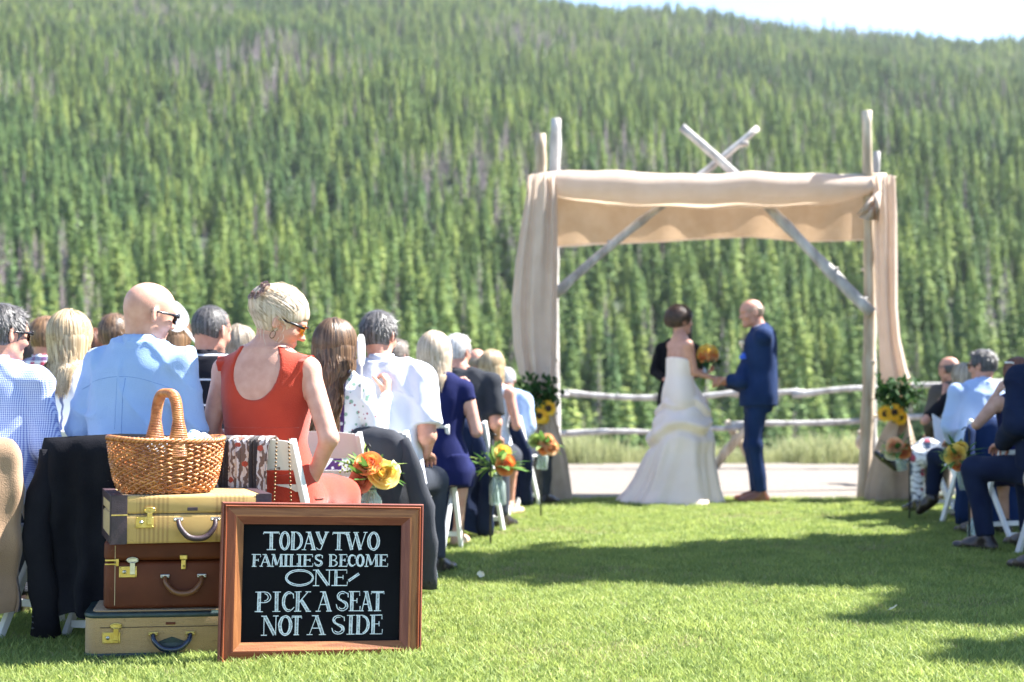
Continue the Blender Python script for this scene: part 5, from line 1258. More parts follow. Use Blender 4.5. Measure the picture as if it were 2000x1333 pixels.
for x0, x1 in ((.165, .150), (.215, .235)):
    b = MB()
    for k in range(30): t = k / 29; _ball(b, (x0 + (x1 - x0) * t, -.235 - .01 * t, .78 - t * .42), .0052, 6, 4)
    b.build('bead_strand', M_BEAD, co)
# white fans
M_FAN = mat('white_card', (.78, .78, .77), rough=.6)
def fan(label, pos, rot, w_=.10, h_=.13, thin=.004):
    o = empty('paddle_fan', label, 'fan', pos, rot, 'white paddle fans held by guests')
    b = MB(); n = 24; P = [(w_ * (abs(math.cos(a)) ** .8) * (1 if math.cos(a) > 0 else -1), h_ * (abs(math.sin(a)) ** .8) * (1 if math.sin(a) > 0 else -1) + h_ + .05) for a in [2 * PI * i / n for i in range(n)]]
    b.loft([[(x, -thin / 2, z) for x, z in P], [(x, thin / 2, z) for x, z in P]], True, True, False); b.build('paddle', M_FAN, o)
    b = MB(); b.box((0, -.0, -.01), (.020, .007, .20), bev=.002); b.build('handle', M_FAN, o); return o
e = p_fan['AR'][1][2]; pw = p_fan['root'].matrix_basis @ Vector(e)
fan('white paddle fan seen edge on, held up by the brown haired woman', at(706, 735, 6.82), (.0, -.05, math.radians(84)), .07, .075, .010)
fan('pale paddle fan beside the head of the bald man', at(372, 655, 7.7), (0, -.75, math.radians(40)), .07, .085, .006)
b = MB(); b.box((0, 0, 0), (.17, .004, .24), (-.5, .42, .5)); b.build('paper_program', M_FAN, None, at(1838, 842, 11.0), label='white paper program held by the woman in floral trousers', cat='paper')
sp = empty('sunglasses', 'pale sunglasses worn on top of the auburn hair', 'sunglasses', (0, 0, 0)); T9 = p_hand['T']; g = sunglasses(lambda p: T9((p[0], p[1] - .045, p[2] + .085)), p_hand['hsc'], p_hand['root'], M_LENSA, 0, M_CH)
bpy.data.objects.remove(sp)

# the clip, earring and necklace of the woman in red
T = p_red['T']; b = MB(); rr = random.Random(2)
for tx, tz in ((-.026, -.022), (.020, .020), (-.018, .030), (.022, -.014)):
    dv = V3(.45, -.84, .40); dv /= np.linalg.norm(dv); t1 = np.cross(V3(0, 0, 1), dv); t1 /= np.linalg.norm(t1); t2 = np.cross(dv, t1); c0 = V3(0, -.012, .022) + dv * V3(.088, .116, .110) * 1.24 + t1 * tx + t2 * tz
    for k in range(4):
        n = 12; rings = []; R_ = .006 + .0055 * k
        for j in range(3): rings.append([T(c0 + t1 * (R_ + .003 * j) * math.cos(a) + t2 * (R_ + .003 * j) * math.sin(a) + dv * (.012 - .003 * k + .003 * j * (1 if j < 2 else .3) + .002 * math.sin(3 * a + k))) for a in [2 * PI * i / n for i in range(n)]])
        b.loft(rings, True, False)
    _ball(b, T(c0 + dv * .012), .007, 7, 5)
b.build('rosette_clip', mat('brown_tortoise', (.10, .045, .03), (.26, .15, .11), .3, 60), p_red['root'])
b = MB(); b.tube([T((.086, -.01 + .010 * math.sin(a), -.066 + .016 * math.cos(a))) for a in [i * PI / 7 for i in range(15)]], .0018, 5, caps=False); b.build('earring', M_BEAD, p_red['root'])
nb = p_red['nb']; b = MB(); b.tube([(nb[0] + .068 * math.cos(a), nb[1] - .004 + .070 * math.sin(a), nb[2] + .012 - .03 * max(0, math.sin(a))) for a in [i * PI / 12 for i in range(25)]], .0022, 5, caps=False); b.build('necklace', M_BEAD, p_red['root'])
# loose strands on the red woman's neck
H = p_red; strs = []; A = np.array(H['M'])
for k in range(46):
    s0 = V3(rr.uniform(-.075, .080), rr.uniform(-.06, .03), rr.uniform(-.05, .03)); 
    if abs(s0[0]) < .05: s0[1] = -.075
    p = H['T'](s0 * 1.02); pts = []; L_ = rr.uniform(.03, .10)
    for q in range(6): pts.append(p + V3(rr.gauss(0, .002), -.004 * q + rr.gauss(0, .002), -L_ * q / 5) + V3(.010 * math.sin(q * .7 + k), 0, 0))
    strs.append((pts, .0012, [V3(0, -1, .1)] * 6))
for k in range(60):
    a = rr.uniform(-1.2, 1.2); e = rr.uniform(.3, 1.4); dv = V3(math.sin(a) * math.cos(e), -math.cos(a) * math.cos(e) * .4 + .1, math.sin(e)); p = H['T'](V3(0, -.012, .022) + dv * V3(.085, .106, .10)); dw = A @ dv
    strs.append(([p + dw * .022 * q + V3(rr.gauss(0, .004), rr.gauss(0, .004), 0) - V3(0, .012, .004) * q * q * .5 for q in range(4)], .0007, [V3(0, -1, 0)] * 4))
o = hair_object(strs, [], H_PALE, p_red['root'], 8); o.name = 'loose_strands'
# flounce sleeve of the dress
for s in (-1, 1):
    rows = []; sh = p_red['AR'][s][0]; S_ = p_red['S']
    for j in range(7):
        t = j / 6; row = []
        for i in range(30):
            a = -.35 + (PI + .7) * i / 29; R_ = (.044 + .016 * t + .003 * t * math.sin(i * 1.15)) * S_
            row.append((sh[0] + s * (-.050 + .052 * t + .014 * t * math.sin(a)) , sh[1] + R_ * math.cos(a) * 1.05, sh[2] + .012 + R_ * math.sin(a) * (1.0 - .25 * t)))
        rows.append(row)
    b = MB(); b.loft(rows, False); b.build('flounce', C_RED, p_red['root'])

# seams and pleat on the light blue shirt, from the shirt's own surface
def on_back(P, pts, m, rad=.0016, name='seam', push=.0):
    me = P['garm'].data; bv = BVHTree.FromPolygons([v.co for v in me.vertices], [p.vertices for p in me.polygons]); out = []
    for x, z in pts:
        h_ = bv.ray_cast(Vector((x, -.6, z)), Vector((0, 1, 0)))
        if h_[0]: out.append(h_[0] + Vector((0, -push, 0)))
    if len(out) > 2: b = MB(); b.tube(out, rad, 5); b.build(name, m, P['root'])
C_SEAM = cloth('blue_shirt_seam', (.15, .26, .52))
S_ = p_bald['S']; on_back(p_bald, [(x * S_, (1.005 - .05 * (x / .2) ** 2) * S_) for x in np.linspace(-.20, .21, 30)], C_SEAM, .0013)
on_back(p_bald, [((.022 + .004 * math.sin(z * 12)) * S_, z * S_) for z in np.linspace(1.0, .62, 24)], C_SEAM, .0016)
on_back(p_bald, [((-.012 + .01 * (1.0 - z)) * S_, z * S_) for z in np.linspace(1.0, .80, 14)], C_SEAM, .0010)
S_ = p_red['S']; on_back(p_red, [(x * S_, .80 * S_) for x in np.linspace(-.15, .16, 24)], C_RED, .002, 'waist_seam')
S_ = p_white['S']; on_back(p_white, [(x * S_, (1.0 - .04 * (x / .2) ** 2) * S_) for x in np.linspace(-.20, .21, 30)], C_WHITE, .0014)
# ================================================================== suitcases
M_TWEED = mat('woven_tweed', (.40, .28, .14), (.52, .39, .21), .75, 60, bump=.5, bscale=500)
def _tweed(m, N, L, v):
    st = wav(N, L, v, 20, dist=.6, axis='X'); zone = mth(m, 'GREATER_THAN', wav(N, L, v, 1.15, dist=0, axis='X'), .62)
    no = N.new('ShaderNodeTexNoise'); no.inputs['Scale'].default_value = 7; no.inputs['Detail'].default_value = 8; L.new(v, no.inputs['Vector'])
    base = mixc(m, no.outputs['Fac'], (.40, .24, .07), (.56, .37, .13)); s2 = mixc(m, mth(m, 'MULTIPLY', st, .6), base, (.24, .12, .04))
    return mixc(m, zone, base, s2)
M_BEIGE = pattern('beige_striped_canvas', (.45, .33, .17), _tweed, rough=.55, bump=.3, bscale=400)
def _tw2(m, N, L, v):
    a = wav(N, L, v, 75, dist=2.2, axis='X'); c = wav(N, L, v, 70, dist=2.5, axis='Z'); no = N.new('ShaderNodeTexNoise'); no.inputs['Scale'].default_value = 5; no.inputs['Detail'].default_value = 9; L.new(v, no.inputs['Vector'])
    k = mth(m, 'MULTIPLY', mth(m, 'ADD', a, c), .5); k = mth(m, 'ADD', mth(m, 'MULTIPLY', k, .6), mth(m, 'MULTIPLY', no.outputs['Fac'], .5))
    return mixc(m, k, (.24, .13, .045), (.60, .40, .18))
M_TW2 = pattern('coarse_tweed', (.4, .3, .2), _tw2, bump=.6, bscale=300)
M_PURP = mat('dark_plum_leather', (.028, .014, .020), (.05, .026, .034), .5, 20, bump=.1, bscale=150); M_BRN = mat('brown_leather', (.075, .016, .006), (.115, .028, .010), .55, 6, bump=.12, bscale=300, spec=.25)
M_BRN2 = mat('tan_brown_leather', (.13, .05, .020), (.17, .07, .03), .4, 8, bump=.08, bscale=300); M_GRN = mat('dark_green_binding', (.008, .022, .024), (.02, .04, .038), .4, 30, bump=.2, bscale=200)
M_BRASS = mat('aged_brass', (.46, .32, .08), (.60, .46, .16), .32, 40, metal=.85); M_STEEL = mat('dull_nickel', (.45, .43, .38), (.6, .58, .52), .3, 40, metal=.9); M_NAVH = mat('navy_bakelite', (.006, .014, .035), rough=.18, coat=.4)
M_STITCH = mat('pale_thread', (.50, .38, .22)); M_LINE = mat('dark_seam', (.03, .02, .012))
def worn(m, tint, amt=.62, sc=9):
    N, L = m.node_tree.nodes, m.node_tree.links; p = N['Principled BSDF']; src = p.inputs['Base Color'].links[0].from_socket; tc = N.new('ShaderNodeTexCoord')
    n1 = N.new('ShaderNodeTexNoise'); n1.inputs['Scale'].default_value = sc; n1.inputs['Detail'].default_value = 12; n1.inputs['Roughness'].default_value = .8; n1.inputs['Distortion'].default_value = 1.5; L.new(tc.outputs['Object'], n1.inputs['Vector'])
    mr = N.new('ShaderNodeMapRange'); mr.inputs['From Min'].default_value = amt; mr.inputs['From Max'].default_value = amt + .08; mr.inputs['To Max'].default_value = .7; L.new(n1.outputs['Fac'], mr.inputs[0]); setcol(m, mixc(m, mr.outputs[0], src, tint))
worn(M_BEIGE, (.20, .11, .05), .60, 11); worn(M_TW2, (.16, .09, .05), .58, 9); worn(M_BRN, (.26, .12, .06), .62, 16); worn(M_PURP, (.20, .13, .10), .60, 22); worn(M_GRN, (.30, .20, .12), .62, 18); worn(M_BRASS, (.14, .09, .04), .55, 40)
def rbox(w_, d_, h_, z0, r=.03, n=6, top_r=.012, y0=0.0):
    """rounded-corner case: rings going up"""
    rings = []
    def ring(ins, z):
        out = []
        for cx, cy, a0 in ((w_ / 2, d_ / 2, 0), (-w_ / 2, d_ / 2, PI / 2), (-w_ / 2, -d_ / 2, PI), (w_ / 2, -d_ / 2, 1.5 * PI)):
            for i in range(n + 1):
                a = a0 + PI / 2 * i / n; out.append((cx - math.copysign(r, cx) + (r - ins) * math.cos(a), y0 + cy - math.copysign(r, cy) + (r - ins) * math.sin(a), z))
        return out
    k = 4
    for i in range(k + 1): a = PI / 2 * i / k; rings.append(ring(top_r * (1 - math.sin(a)), z0 + top_r * (1 - math.cos(a))))
    for i in range(k + 1): a = PI / 2 * i / k; rings.append(ring(top_r * (1 - math.cos(a)), z0 + h_ - top_r * (1 - math.sin(a))))
    b = MB(); b.loft(rings, True, True); return b
def latch(o, x, y, z, kind=0):
    b = MB(); b.box((x, y - .002, z), (.062, .005, .040), bev=.0015)
    for dx in (-.026, .026):
        for dz in (-.015, .015): _ball(b, (x + dx, y - .005, z + dz), .0026, 6, 4)
    b.build('lock_plate', M_BRASS, o)
    b = MB(); b.tube([(x - .012, y - .004, z), (x - .012, y - .010, z)], [.0075, .0062], 12); b.tube([(x - .012, y - .009, z), (x - .012, y - .0115, z)], [.003, .003], 8); b.build('lock_button', M_STEEL, o)
    b = MB(); b.box((x + .016, y - .007, z + .012), (.018, .007, .044), bev=.002); b.build('hasp', M_STEEL if kind == 0 else M_BRASS, o)
    b = MB(); b.tube([(x + .016 + .019 * math.cos(a), y - .003, z + .042 + .009 * math.sin(a)) for a in [i * PI / 6 for i in range(13)]], .0035, 6); b.box((x + .016, y - .003, z + .042), (.032, .004, .014), bev=.0015); b.build('catch_plate', M_STEEL if kind == 0 else M_BRASS, o)
def handle(o, x, y, z, m, mm, wd=.115, drop=.048):
    pts = [(x - wd / 2, y - .006, z + .002), (x - wd / 2 + .004, y - .020, z - drop * .35), (x - wd * .30, y - .026, z - drop * .82), (x - wd * .12, y - .028, z - drop), (x + wd * .12, y - .028, z - drop), (x + wd * .30, y - .026, z - drop * .82), (x + wd / 2 - .004, y - .020, z - drop * .35), (x + wd / 2, y - .006, z + .002)]
    b = MB(); b.tube(_sm(pts, 3), [.0075 + .0035 * math.sin(PI * i / (len(_sm(pts, 3)) - 1)) for i in range(len(_sm(pts, 3)))], 10); b.build('handle', m, o)
    for s in (-1, 1):
        b = MB(); b.box((x + s * (wd / 2), y - .004, z + .004), (.034, .008, .014), bev=.003); _ball(b, (x + s * (wd / 2 + .012), y - .009, z + .002), .005, 8, 5); _ball(b, (x + s * (wd / 2 - .012), y - .009, z + .002), .005, 8, 5); b.build('handle_mount', mm, o)
def _sm(pts, k):                          # Catmull-Rom through the points
    out = []; P = [Vector(p) for p in pts]
    for i in range(len(P) - 1):
        a, b_, c, d = P[max(i - 1, 0)], P[i], P[i + 1], P[min(i + 2, len(P) - 1)]
        for j in range(k): t = j / k; out.append(.5 * ((2 * b_) + (c - a) * t + (2 * a - 5 * b_ + 4 * c - d) * t * t + (3 * b_ - a - 3 * c + d) * t ** 3))
    out.append(P[-1]); return out
ROT = -17.0                                # left end of the cases turned towards the camera is negative here
def case_root(label, pxl, dl, z, w_, d_, rot, tilt=0.012):
    """front left corner at a pixel column"""
    a = math.radians(rot); X0 = gx(pxl, dl); c = Vector((math.cos(a) * w_ / 2 - math.sin(a) * d_ / 2, math.sin(a) * w_ / 2 + math.cos(a) * d_ / 2, 0))
    return empty('suitcase', label, 'suitcase', (X0 + c.x, dl + c.y, z), (0, tilt, a), 'vintage suitcases in a stack')
# bottom
w_, d_, h_ = .60, .40, .165
o = case_root('coarse tweed suitcase with dark green edging, lowest of the stack', 163, 5.06, 0.004, w_, d_, 11)
rbox(w_, d_, h_ - .010, .005, .05, 6, .006).build('body', M_TW2, o)
for z in (0.008, h_ - .014):
    b = MB(); rb = rbox(w_ + .008, d_ + .008, .020, z - .004, .054, 6, .008); rb.build('edge_binding', M_GRN, o)
b = rbox(w_ - .05, d_ - .05, .004, h_ + .0022, .035, 6, .001); b.build('top_panel', M_TW2, o)
b = MB(); b.box((0, -d_ / 2 - .0008, h_ - .050), (w_ - .11, .002, .0022)); b.build('lid_seam', M_LINE, o)
latch(o, -.205, -d_ / 2 - .001, h_ - .086, 1); latch(o, .205, -d_ / 2 - .001, h_ - .086, 1); handle(o, .005, -d_ / 2 - .001, h_ - .078, M_NAVH, M_BRASS, .13, .050)
b = MB(); b.add([(-.055, -.204, h_ - .108), (.005, -.206, h_ - .086), (.065, -.204, h_ - .108), (.005, -.206, h_ - .130)], [(0, 3, 2, 1)]); b.add([(-.055, -.2012, h_ - .108), (.005, -.2012, h_ - .086), (.065, -.2012, h_ - .108), (.005, -.2012, h_ - .130)], [(0, 1, 2, 3)]); b.build('diamond_patch', M_GRN, o)
b = MB(); b.box((.0, -d_ / 2 - .002, h_ - .038), (.034, .003, .009), bev=.001); b.build('name_plate', M_BRN, o)
# middle
w_, d_, h_ = .56, .38, .245; z1 = .178
o = case_root('brown leather suitcase with brass locks, in the middle of the stack', 201, 5.10, z1, w_, d_, 13)
rbox(w_, d_, h_ * .70, 0, .03, 5, .016).build('body', M_BRN, o); rbox(w_, d_, h_ * .30 - .002, h_ * .70 + .002, .03, 5, .016).build('lid', M_BRN, o)
for s in (-1, 1):
    b = MB(); rr_ = []
    for (y, z) in [(-d_ / 2 - .0015, .02), (-d_ / 2 - .0015, h_ - .02)]: pass
    b.box((s * (w_ / 2 - .040), -d_ / 2 - .001, h_ / 2), (.002, .0025, h_ - .03), bev=0); b.build('stitch_line', M_STITCH, o)
    b = MB(); b.box((s * (w_ / 2 - .028), -d_ / 2 - .002, h_ * .70 + .006), (.046, .004, .007), bev=.001); b.box((s * (w_ / 2 - .028), -d_ / 2 - .002, h_ * .70 - .008), (.046, .004, .006), bev=.001); b.box((s * (w_ / 2 - .048), -d_ / 2 - .003, h_ * .70 - .002), (.010, .005, .026), bev=.001); b.build('corner_hinge', M_BRASS, o)
latch(o, -.195, -d_ / 2 - .001, h_ * .70 - .036); latch(o, .195, -d_ / 2 - .001, h_ * .70 - .036); handle(o, 0, -d_ / 2 - .001, h_ * .70 - .058, M_BRN2, M_STEEL, .13, .055)
b = MB(); b.box((0, -d_ / 2 - .003, h_ * .70 + .014), (.028, .006, .018), bev=.003); b.box((0, -d_ / 2 - .004, h_ * .70 - .012), (.018, .007, .036), bev=.003); b.tube([(0, -d_ / 2 - .008, h_ * .70 - .018), (0, -d_ / 2 - .012, h_ * .70 - .018)], .004, 8); b.build('centre_clasp', M_BRASS, o)
# top
w_, d_, h_ = .56, .41, .170; z2 = z1 + h_ * 0 + .245 + .003
o = case_root('beige striped suitcase with dark plum leather ends, top of the stack', 216, 4.97, z2, w_, d_, 20)
rbox(w_, d_, h_ * .60, 0, .010, 3, .010).build('body', M_BEIGE, o); rbox(w_, d_, h_ * .40 - .0025, h_ * .60 + .0025, .010, 3, .012).build('lid', M_BEIGE, o)
for s in (-1, 1):
    for y in (-1, 1):
        b = MB(); b.box((s * (w_ / 2 - .028), y * (d_ / 2 + .0005), h_ / 2), (.054, .003, h_ + .002), bev=.001); b.build('leather_band', M_PURP, o)
        b = MB(); b.box((s * (w_ / 2 + .0005), y * (d_ / 2 - .018), h_ / 2), (.003, .038, h_ + .002), bev=.001); b.build('leather_band', M_PURP, o)
    for z in (0, h_):
        b = MB(); b.box((s * (w_ / 2 + .0005), 0, z + (.012 if z == 0 else -.012)), (.0036, d_ - .03, .026), bev=.001); b.build('leather_band', M_PURP, o)
    b = MB(); b.box((s * (w_ / 2 - .020), 0, h_ + .0005), (.042, d_ + .004, .003), bev=.001); b.build('leather_band', M_PURP, o)
    b = MB(); b.box((s * (w_ / 2 - .028), -d_ / 2 - .0026, h_ * .6), (.056, .003, .005), bev=.001); b.build('metal_edge', M_BRASS, o)
latch(o, -.165, -d_ / 2 - .001, h_ * .60 - .026, 1); latch(o, .165, -d_ / 2 - .001, h_ * .60 - .026, 1); handle(o, 0.015, -d_ / 2 - .001, h_ * .60 - .022, M_PURP, M_STEEL, .13, .062)
b = MB(); b.box((.0, -d_ / 2 - .002, h_ * .60 + .018), (.036, .003, .012), bev=.001); b.build('name_plate', M_PURP, o)
ztop = z2 + h_ + .004

# ================================================================== basket
M_WICK = mat('golden_wicker', (.32, .10, .03), (.56, .23, .075), .42, 30, bump=.2, bscale=200, coat=.25, rnd=0); M_WICKD = mat('dark_wicker', (.22, .075, .018), (.42, .16, .04), .45, 30)
bo = empty('wicker_basket', 'oval brown wicker basket with a tall arched handle on the top suitcase', 'basket', (gx(324, 5.17), 5.17, ztop - .006), (0, .012, math.radians(34)))
HB = .185
def bask(t, a):                            # t: 0 bottom .. 1 rim
    k = .90 + .10 * math.sin(min(1, t * 1.15) * PI / 2) + .03 * t; ex = .10 * t * t
    A_, B_ = .192 * k, .130 * (k - .02)
    c, s = math.cos(a), math.sin(a); X = A_ * (abs(c) ** .82) * (1 if c > 0 else -1) * (1 + .06 * t * t * abs(c) ** 3); Y = B_ * (abs(s) ** .9) * (1 if s > 0 else -1)
    zr = HB * t + (.010 * abs(c) ** 4 * t * t)
    if t < .28: q = t / .28; X *= .80 + .20 * (1 - (1 - q) ** 2) ** .5; Y *= .80 + .20 * (1 - (1 - q) ** 2) ** .5
    return Vector((X, Y, zr + .004))
rows_n, nst = 22, 46
for i in range(rows_n):
    b = MB(); t = .03 + .92 * i / (rows_n - 1); pts = []; n = nst * 4; nrm = []
    ring = []
    for j in range(n):
        a = 2 * PI * j / n; p = bask(t, a); q = bask(t, a + .01); tn = (q - p).normalized(); nv = Vector((tn.y, -tn.x, 0))
        if nv.dot(Vector((p.x, p.y, 0))) < 0: nv = -nv
        w = math.sin(j / 4 * PI + (i % 2) * PI); ring.append((p + nv * .0055 * w + Vector((0, 0, .0030 * math.sin(j / 4 * PI * 2 + i))), nv))
    vs = []; 
    for p, nv in ring:
        for dx, dz in ((.0036, 0), (0, .0046), (-.0036, 0), (0, -.0046)): vs.append(p + nv * dx + Vector((0, 0, dz)))
    b.add(vs, [(j * 4 + k, j * 4 + (k + 1) % 4, ((j + 1) % n) * 4 + (k + 1) % 4, ((j + 1) % n) * 4 + k) for j in range(n) for k in range(4)], True); b.build('weaver', M_WICK, bo)
st = MB(); st.tube([bask(t, 0) for t in np.linspace(0, 1, 9)], .003, 5)
for j in range(nst): 
    b = MB(); a = 2 * PI * (j + .5) / nst; b.tube([bask(t, a) for t in np.linspace(0, 1, 9)], .0032, 5); b.build('stake', M_WICKD, bo)
b = MB()
for k in range(3):                          # braided rim
    pts = [bask(1, 2 * PI * j / 160) + Vector((math.cos(2 * PI * j / 160) * .006 * math.cos(j * .9 + k * 2.1), math.sin(2 * PI * j / 160) * .006 * math.cos(j * .9 + k * 2.1), .005 + .006 * math.sin(j * .9 + k * 2.1))) for j in range(161)]
    b.tube(pts, .0052, 6, caps=False)
b.build('braided_rim', M_WICK, bo)
b = MB(); vs = [bask(.04, 2 * PI * j / 40) for j in range(40)]; b.add(vs + [Vector((0, 0, .01))], [(j, (j + 1) % 40, 40) for j in range(40)]); b.build('base', M_WICKD, bo)
# handle: an arch over the short axis, wrapped
arch = []
for i in range(41):
    u = i / 40 * 2 - 1; s = 1 if u > 0 else -1; au = abs(u)
    yy = s * (.140 if au > .8 else .140 * 0 + .140 * (1 - (1 - au / .8) ** 3 * .0) if False else .0)
    ang = PI * (i / 40); Y = -.132 * math.cos(ang) ; Y = -.122 * (abs(math.cos(ang)) ** .55) * (1 if math.cos(ang) > 0 else -1); Z = HB - .02 + .200 * (math.sin(ang) ** .55)
    if i in (0, 40): Z = HB - .05
    arch.append(Vector((.0, Y * (1 - .12 * max(0, (Z - HB) / .18) ** 1.2), Z)))
def width(z): return .016 + .020 * min(1, max(0, 1 - (z - HB) / .085)) ** 1.1
b = MB(); rows = []
for i, p in enumerate(arch):
    t = (arch[min(i + 1, 40)] - arch[max(i - 1, 0)]).normalized(); nx = Vector((1, 0, 0)); ny = t.cross(nx); w2 = width(p.z); rows.append([p + nx * w2 * math.cos(a) + ny * .012 * math.sin(a) for a in [2 * PI * k / 14 for k in range(14)]])
b.loft(rows, True, True); b.build('handle_core', M_WICKD, bo)
b = MB(); tot = [0]
for i in range(1, 41): tot.append(tot[-1] + (arch[i] - arch[i - 1]).length)
L_ = tot[-1]; N_ = int(L_ / .0062)
def on_arch(s):
    i = max(0, min(39, int(np.searchsorted(tot, s) - 1))); f = (s - tot[i]) / max(1e-9, tot[i + 1] - tot[i]); p = arch[i].lerp(arch[i + 1], f); return p, (arch[min(i + 2, 40)] - arch[max(i - 1, 0)]).normalized()
for k in range(N_):
    ring = []
    s0 = k * L_ / N_
    for j in range(14):
        a = 2 * PI * j / 14; p, t = on_arch(min(L_ - .001, s0 + .0062 * j / 14)); nx = Vector((1, 0, 0)); ny = t.cross(nx); w2 = width(p.z); ring.append(p + nx * (w2 + .0025) * math.cos(a) + ny * .0145 * math.sin(a))
    b.tube(ring + [ring[0]], .0031, 5, caps=False)
b.build('handle_wrap', M_WICK, bo)
M_NAP = pattern('blue_and_white_napkin', (.6, .7, .8), lambda m, N, L, v: mixc(m, mth(m, 'GREATER_THAN', vor(N, L, v, 34).outputs['Distance'], .34), (.16, .28, .52), (.74, .80, .86)), bump=.4, bscale=60)
for i, (x, y, z, r_) in enumerate(((.065, -.03, .188, .028), (.105, .0, .196, .030), (.140, -.02, .194, .026), (.10, .05, .190, .028), (.03, .04, .165, .03), (-.05, .0, .15, .04), (.155, .03, .18, .026))):
    g = Field((-r_ * 1.8,) * 3, (r_ * 1.8,) * 3, .0045); g.ell((0, 0, 0), (r_, r_ * 1.2, r_ * .9), .01); g.disp(lambda P: .004 * np.sin(P[..., 0] * 190 + 2 * np.sin(P[..., 2] * 120 + i)) + .003 * np.sin(P[..., 1] * 160 + i)); V, Q = g.mesh()
    o = link('napkin', np_mesh('napkin', [(V, Q, 0)]), M_NAP, None, bo.matrix_basis @ Vector((x, y, z)), cat='napkin', group='crumpled napkins in the basket', label='crumpled blue and white napkin in the wicker basket')
    o.rotation_euler = (i, i * .7, i * 1.3)

# ================================================================== chalkboard sign
def woodmat(name, c1, c2, rough=.38):
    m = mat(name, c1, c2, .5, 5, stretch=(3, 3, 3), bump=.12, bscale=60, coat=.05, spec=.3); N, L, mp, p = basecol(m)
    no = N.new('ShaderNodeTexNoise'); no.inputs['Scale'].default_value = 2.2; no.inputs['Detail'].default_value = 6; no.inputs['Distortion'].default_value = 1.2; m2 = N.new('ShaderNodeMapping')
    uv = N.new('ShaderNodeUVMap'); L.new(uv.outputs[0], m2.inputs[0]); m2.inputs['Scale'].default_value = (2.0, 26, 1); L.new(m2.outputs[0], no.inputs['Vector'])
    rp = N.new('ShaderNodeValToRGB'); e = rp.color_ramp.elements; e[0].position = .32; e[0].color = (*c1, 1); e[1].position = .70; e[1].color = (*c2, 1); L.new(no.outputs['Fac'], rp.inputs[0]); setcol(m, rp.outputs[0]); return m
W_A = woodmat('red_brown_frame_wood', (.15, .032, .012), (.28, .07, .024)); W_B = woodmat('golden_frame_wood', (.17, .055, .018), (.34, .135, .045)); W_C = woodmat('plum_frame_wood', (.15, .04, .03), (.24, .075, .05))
M_BOARD = mat('blackboard', (.004, .004, .005), (.008, .008, .010), .9, 3, spec=.08); M_CHALK = mat('chalk', (.62, .68, .70), (.78, .82, .84), .9, 160, ramp=(.4, .6)); M_CHALKF = mat('chalk_fill', (.22, .25, .26), (.52, .56, .58), .9, 120, ramp=(.42, .6))
SWd, SHt = .722, .572
lb_, rb_ = Vector((gx(424, 4.99), 4.99, .004)), Vector((gx(819, 5.19), 5.19, -.020))
ang = math.atan2(rb_.y - lb_.y, rb_.x - lb_.x); SWd = (rb_ - lb_).length
so = empty('chalkboard_sign', 'wood framed chalkboard lettered in chalk, leaning before the suitcases', 'sign', lb_)
so.rotation_euler = Euler((math.radians(-4.0), math.asin(-(rb_.z - lb_.z) / SWd), ang), 'XYZ')
def frame_strip(name, i0, i1, y0, y1, m, lipprof=None):
    """one mitred frame of four sides between inset i0 and i1 from the outer edge; profile from depth y0 to y1"""
    O = [(i0, i0), (SWd - i0, i0), (SWd - i0, SHt - i0), (i0, SHt - i0)]; I = [(i1, i1), (SWd - i1, i1), (SWd - i1, SHt - i1), (i1, SHt - i1)]
    for k in range(4):
        a, b2, c, d2 = O[k], O[(k + 1) % 4], I[(k + 1) % 4], I[k]; b = MB()
        nseg = 5; vs = []
        for j in range(nseg + 1):
            t = j / nseg; yy = y0 + (y1 - y0) * t if lipprof is None else lipprof(t)
            p = (a[0] + (d2[0] - a[0]) * t, yy, a[1] + (d2[1] - a[1]) * t); q = (b2[0] + (c[0] - b2[0]) * t, yy, b2[1] + (c[1] - b2[1]) * t); vs += [p, q]
        vs += [(d2[0], .012, d2[1]), (c[0], .012, c[1]), (a[0], .012, a[1]), (b2[0], .012, b2[1])]
        fs = [(j * 2, j * 2 + 1, j * 2 + 3, j * 2 + 2) for j in range(nseg + 2)] + [(len(vs) - 2, len(vs) - 1, 1, 0)]
        b.add(vs, fs, False); me = b.mesh(name); uvl = me.uv_layers.new(name='UVMap')
        for lp in me.loops: v = me.vertices[lp.vertex_index].co; uvl.data[lp.index].uv = (v.x * 1.0 + k * 3.3, v.z) if k % 2 == 0 else (v.z + k * 3.3, v.x)
        link(name, me, m[k % len(m)] if isinstance(m, (list, tuple)) else m, so)
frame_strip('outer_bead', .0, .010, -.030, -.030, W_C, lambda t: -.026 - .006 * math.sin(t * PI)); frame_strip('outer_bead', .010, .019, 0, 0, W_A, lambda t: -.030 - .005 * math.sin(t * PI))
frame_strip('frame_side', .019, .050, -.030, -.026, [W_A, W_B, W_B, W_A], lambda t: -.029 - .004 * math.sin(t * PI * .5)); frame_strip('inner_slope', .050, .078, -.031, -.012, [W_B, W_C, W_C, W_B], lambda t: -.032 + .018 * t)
b = MB(); b.box((SWd / 2, .0, SHt / 2), (SWd - .14, .008, SHt - .14)); b.build('blackboard_panel', M_BOARD, so)
b = MB(); b.box((SWd / 2, .014, SHt / 2), (SWd - .02, .004, SHt - .02)); b.build('back_panel', W_B, so)
x0b, x1b, z0b, z1b = .078, SWd - .078, .078, SHt - .078
def bx_(u): return x0b + (u - 213) / (1405 - 213) * (x1b - x0b)
def bz_(v): return z1b - (v - 255) / (1135 - 255) * (z1b - z0b)
def arc(cx, cy, rx, ry, a0, a1, n=14): return [(cx + rx * math.cos(math.radians(a0 + (a1 - a0) * i / n)), cy + ry * math.sin(math.radians(a0 + (a1 - a0) * i / n))) for i in range(n + 1)]
